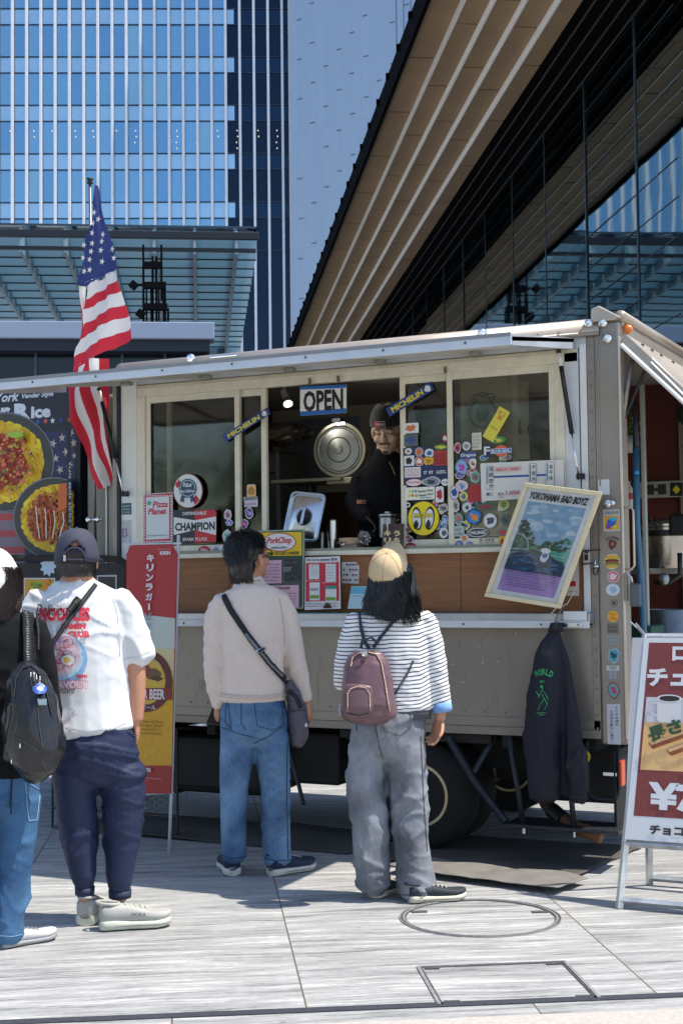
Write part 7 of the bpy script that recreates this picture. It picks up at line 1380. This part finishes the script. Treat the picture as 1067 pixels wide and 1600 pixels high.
bb = MB(); F_.loft(bb, [(40, 1042, 18, .05, -.19), (44, 1060, 29, .075, -.21), (50, 1095, 37, .095, -.23), (55, 1135, 43, .11, -.24), (58, 1170, 44, .115, -.24), (56, 1197, 36, .10, -.24), (52, 1212, 22, .07, -.23)], n=28); F_.loft(bb, [(26, 1075, 16, .07, -.15), (30, 1130, 22, .09, -.16), (32, 1185, 22, .09, -.16)])
bko = remesh_obj(bb, 'main_bag', NY, .007, bk_, 3, wr_cloth(.024, 9, 3.5, 81)); bvb = bvh_of(bko); F_.ribbon(bvb, [(22, 1090), (26, 1060), (36, 1044), (48, 1040), (60, 1050), (74, 1085), (82, 1120)], 2, 'zip', mat('2c2d33', .3, .4), bko, .003)
F_.ribbon(bvb, [(22, 1150), (40, 1160), (62, 1175), (72, 1205)], 1.5, 'seam', mat('34353c', .4), bko, .002); F_.ribbon(bvb, [(48, 1060), (58, 1100), (64, 1150), (72, 1206)], 1.2, 'seam', mat('34353c', .4), bko, .002)
for (x, y) in ((50, 1056), (55, 1060), (62, 1063), (34, 1165), (22, 1188)): h = F_.ray_hit(bvb, x, y, .01); MB().ell(h[0] if h else F_.q(x, y, -.3), (.003, .004, .010)).obj('zip_pull', CHR, bk_)
a = Art(.0005, .4); a.ell(62, -1078, 9, 8, '2f55a8', rot=-.5); a.blob(62, -1078, 5, 4, 'c9d4e8', 9, .3, 4); F_.art(bvb, a, 'badge', bk_, .012); a = Art(.0005, .5); a.rect(60, -1102, 72, -1092, '6a8088'); F_.art(bvb, a, 'label_patch', bk_, .006)
bvt = bvh_of(tao); s1 = F_.ribbon(bvt, [(42, 955), (43, 985), (44, 1015), (44, 1045)], 17, 'shoulder_strap', mat('222327', .35, bump=.2, bs=40), bk_, .012, .006); F_.ribbon(bvt, [(56, 960), (60, 990), (60, 1015)], 4, 'strap_webbing', BLK, bk_, .010, .003)
MB().tube([F_.q(20, 1215, -.12), F_.q(18, 1240, -.13), F_.q(18, 1272, -.13)], .012, 6, flat=.25).obj('loose_strap', BLK, bk_)

# ---------------------------------------------------------------- the vendor inside the truck
gv = onY(606, 900, .46); gv = Vector((gv.x, .46, .78)); F_ = V_ = Figure('person', 606, 900, 'vendor in a black sweatshirt and black beanie looking down in the serving window', root=gv)
vs_ = MB(); F_.loft(vs_, [(606, 703, 17, .065), (605, 712, 22, .075), (604, 724, 34, .095), (606, 740, 49, .11), (607, 765, 53, .12), (607, 800, 52, .125), (607, 840, 46, .13), (607, 880, 46, .13)], body=.8)
F_.loft(vs_, [(568, 742, 17, .06), (559, 765, 17, .06), (554, 785, 16, .058, -.05), (562, 800, 14, .05, -.14), (574, 808, 12, .042, -.22)], body=.6); F_.loft(vs_, [(642, 742, 16, .06), (652, 780, 16, .06, -.02), (642, 805, 14, .05, -.12), (626, 815, 12, .042, -.2)], body=.6)
BSH = mat('121317', .9, bump=.1, bs=120, spec=.2); vso = remesh_obj(vs_, 'sweatshirt', BSH, .009, F_.o, 3, wr_cloth(.014, 6, 4, 91))
F_.loft(F_.body, [(607, 880, 36, .11), (607, 960, 36, .11), (600, 1040, 34, .10), (600, 1100, 30, .09)])
F_.head(606, 671, yaw=-165, pitch=-20, roll=0, k=1.16, dy=-.04, neck=[(606, 685, 17, .06, .0), (606, 712, 19, .065, .0), (606, 730, 26, .07)]); bo2 = remesh_obj(F_.body, 'body', skinm('c4a08a'), .0055, F_.o, 2)
pv = MB(); F_.loft(pv, [(607, 872, 44, .125), (606, 960, 42, .12), (604, 1040, 38, .11), (604, 1085, 34, .10)]); remesh_obj(pv, 'apron', BLK, .015, F_.o, 2)
gl2 = MB(); F_.hand(F_.q(574, 808, -.22), (.5, -.3, -.6), (0, -.3, -1), 1, (.5, .6, .7, .8), 1., gl2); F_.loft(gl2, [(566, 802, 11, .04, -.17), (574, 808, 10, .032, -.22)]); remesh_obj(gl2, 'glove', mat('141418', .35), .005, F_.o, 1)
gl2 = MB(); F_.hand(F_.q(626, 815, -.2), (-.6, -.2, -.5), (0, -.3, -1), -1, (.5, .6, .7, .8), 1., gl2); F_.loft(gl2, [(632, 810, 11, .04, -.17), (626, 815, 10, .032, -.2)]); remesh_obj(gl2, 'glove', mat('141418', .35), .005, F_.o, 1)
hm_ = F_.hM; KN = mat('101013', .9, bump=.6, bs=90, sheen=.3); bn_ = MB(); bn_.ell(hm_ @ Vector((0, -.018, .055)), (.103, .122, .112), 24, 16, M=hm_.to_3x3()); b_o = None
b = MB(); rows = []
for i in range(11):
    a_ = math.pi/2*i/10*1.0; zz = .035+.115*math.sin(a_); rr = math.cos(a_)**.5 if i < 10 else .02; kk = 1.04 if i < 3 else 1.; rows.append([hm_ @ Vector((.098*rr*kk*math.cos(2*math.pi*k/36), -.012+.118*rr*kk*math.sin(2*math.pi*k/36), zz)) for k in range(37)])
bo3 = b.sheet(rows).obj('beanie', KN, F_.o, smooth=True, solid=.006)
a = Art(.0006, .6); a.rect(-.032, -.018, .032, .018, 'b9b4b4'); a.rect(-.030, -.016, .0, .016, 'c22a34'); a.rect(0, -.016, .030, .016, '17171a'); a.scrib(-.026, .026, -.006, .012, 'd8d2d2', seed=2); a.obj('patch', bo3, hm_ @ Matrix.Translation((.012, .122, .062)) @ frameM((0, 0, 0), (-1, .1, 0), (0, 0, 1)))
EB = MB()
for sx in (-1, 1): EB.tube([hm_ @ Vector((sx*(.018+.034*k/4)*1.1, (.101-.014*(k/4)**2)*1.14, (.020+.006*math.sin(math.pi*k/4))*1.16)) for k in range(5)], .0036, 6)
EB.obj('eyebrow', hairm('1a1412'), F_.o); EY = MB()
for sx in (-1, 1): EY.tube([hm_ @ Vector((sx*(.02+.028*k/4)*1.1, (.098-.008*(k/4))*1.13, (.002-.003*math.sin(math.pi*k/4))*1.16)) for k in range(5)], .0024, 6)
EY.obj('eyelashes', BLK, F_.o); MU = MB(); rd = random.Random(3)
strands(MU, lambda rd: (lambda x: [hm_ @ Vector((x, (.105-abs(x)*.45)*1.14, -.047*1.16)), hm_ @ Vector((x*1.1, (.104-abs(x)*.45)*1.14, -.052*1.16-abs(x)*.25))])(rd.uniform(-.028, .028)), 260, 3, .0012); strands(MU, lambda rd: (lambda x: [hm_ @ Vector((x, .094*1.14, -.088*1.16)), hm_ @ Vector((x*.8, .094*1.14, -.108*1.16))])(rd.uniform(-.016, .016)), 160, 4, .0012)
MU.obj('beard', hairm('1a1412'), F_.o); MB().tube([hm_ @ Vector((sx_2, (.0985-abs(sx_2)*.35)*1.14, -.066*1.16-abs(sx_2)*.12)) for sx_2 in (-.018, -.01, 0, .01, .018)], .0016, 6).obj('lips', mat('9a5f52', .5), F_.o)
bvv = bvh_of(vso); F_.ribbon(bvv, [(608, 722), (612, 730), (617, 742)], .8, 'necklace', mat('b9a878', .3, .8), F_.o, .004); a = Art(.0006); a.text('EEZ', 565, -785, 15, 6, 'c98a70', .05); F_.art(bvv, a, 'sleeve_print', vso, .004)

# ---------------------------------------------------------------- jacket
F_ = Figure('tmp_root', 872, 1300, 'x', root=Vector((*onY(872, 1100, -.13).xy, 0))); bpy.data.objects.remove(F_.o); jm = Matrix.Translation(jk.location) ; jk.location = F_.g; jk.rotation_euler = (0, 0, F_.rz); F_.o = jk
JM = mat('23252e', .7, bump=.12, bs=60, noise_s=6, noise_a=.1, spec=.25); jb = MB()
F_.loft(jb, [(866, 978, 9, .03), (866, 990, 12, .04), (862, 1005, 19, .05), (858, 1025, 25, .06), (856, 1060, 28, .06), (852, 1110, 29, .06), (848, 1170, 28, .06), (848, 1220, 27, .06), (850, 1247, 25, .055)], cap=True)
F_.loft(jb, [(872, 1000, 8, .04), (882, 1035, 9, .045), (888, 1080, 11, .05), (894, 1130, 14, .055, -.02), (899, 1180, 15, .05, -.03), (902, 1225, 14, .045, -.03), (903, 1248, 12, .04, -.03)])
F_.loft(jb, [(872, 1060, 14, .05, .03), (880, 1120, 18, .05, .04), (886, 1180, 18, .05, .04), (888, 1240, 15, .04, .04)])
jo = remesh_obj(jb, 'cloth', JM, .007, jk, 2, wr_cloth(.030, 9, 2.0, 101)); bvj = bvh_of(jo); cb = MB(); F_.loft(cb, [(868, 974, 8, .032), (868, 986, 12, .045)], cap=False); cb.obj('collar', JM, jk, smooth=True, solid=.006)
MB().tube([F_.q(869, 976, 0), F_.q(869, 966, 0), F_.q(874, 956, .03), F_.q(880, 948, .05)], [.012, .008, .004, .003], 8).obj('hanger', mat('8a8078', .4), jk, smooth=True)
a = Art(.0004, .5); GN = '1f9a5c'; rd = random.Random(6)
for i, ch_ in enumerate('WORLD'): a.text(ch_, 838+i*5.6, -(1053-3.5*math.sin(math.pi*i/4)), 5.4, 10, GN, .03, rot=(2-i)*.18); a.l -= 1
a.l += 1; a.text('BY', 847, -1065, 7, 4, GN, .03)
for (pts) in ([(846, -1072), (848, -1076), (844, -1082), (841, -1090)], [(846, -1078), (852, -1084), (855, -1092)], [(846, -1084), (850, -1092), (844, -1100), (840, -1110)], [(850, -1092), (854, -1100), (850, -1108)], [(838, -1114), (852, -1113)], [(842, -1117), (850, -1116)], [(838, -1080), (842, -1088)]): a.line(pts, .9, GN)
a.ell(846, -1073, 2, 2.4, GN); F_.art(bvj, a, 'back_print', jo, .004)['kind'] = 'stuff'; F_.ribbon(bvj, [(876, 1000), (884, 1040), (884, 1075)], 1, 'sleeve_seam', mat('24252c', .6), jo, .002); F_.ribbon(bvj, [(893, 1243), (904, 1246), (914, 1242)], 2, 'cuff_elastic', mat('2c2e36', .7), jo, .003)
a = Art(.0004, .5); a.poly([(821, -1226), (826, -1216), (828, -1222), (827, -1226)], 'c9c9cc'); F_.art(bvj, a, 'tag', jo, .006)
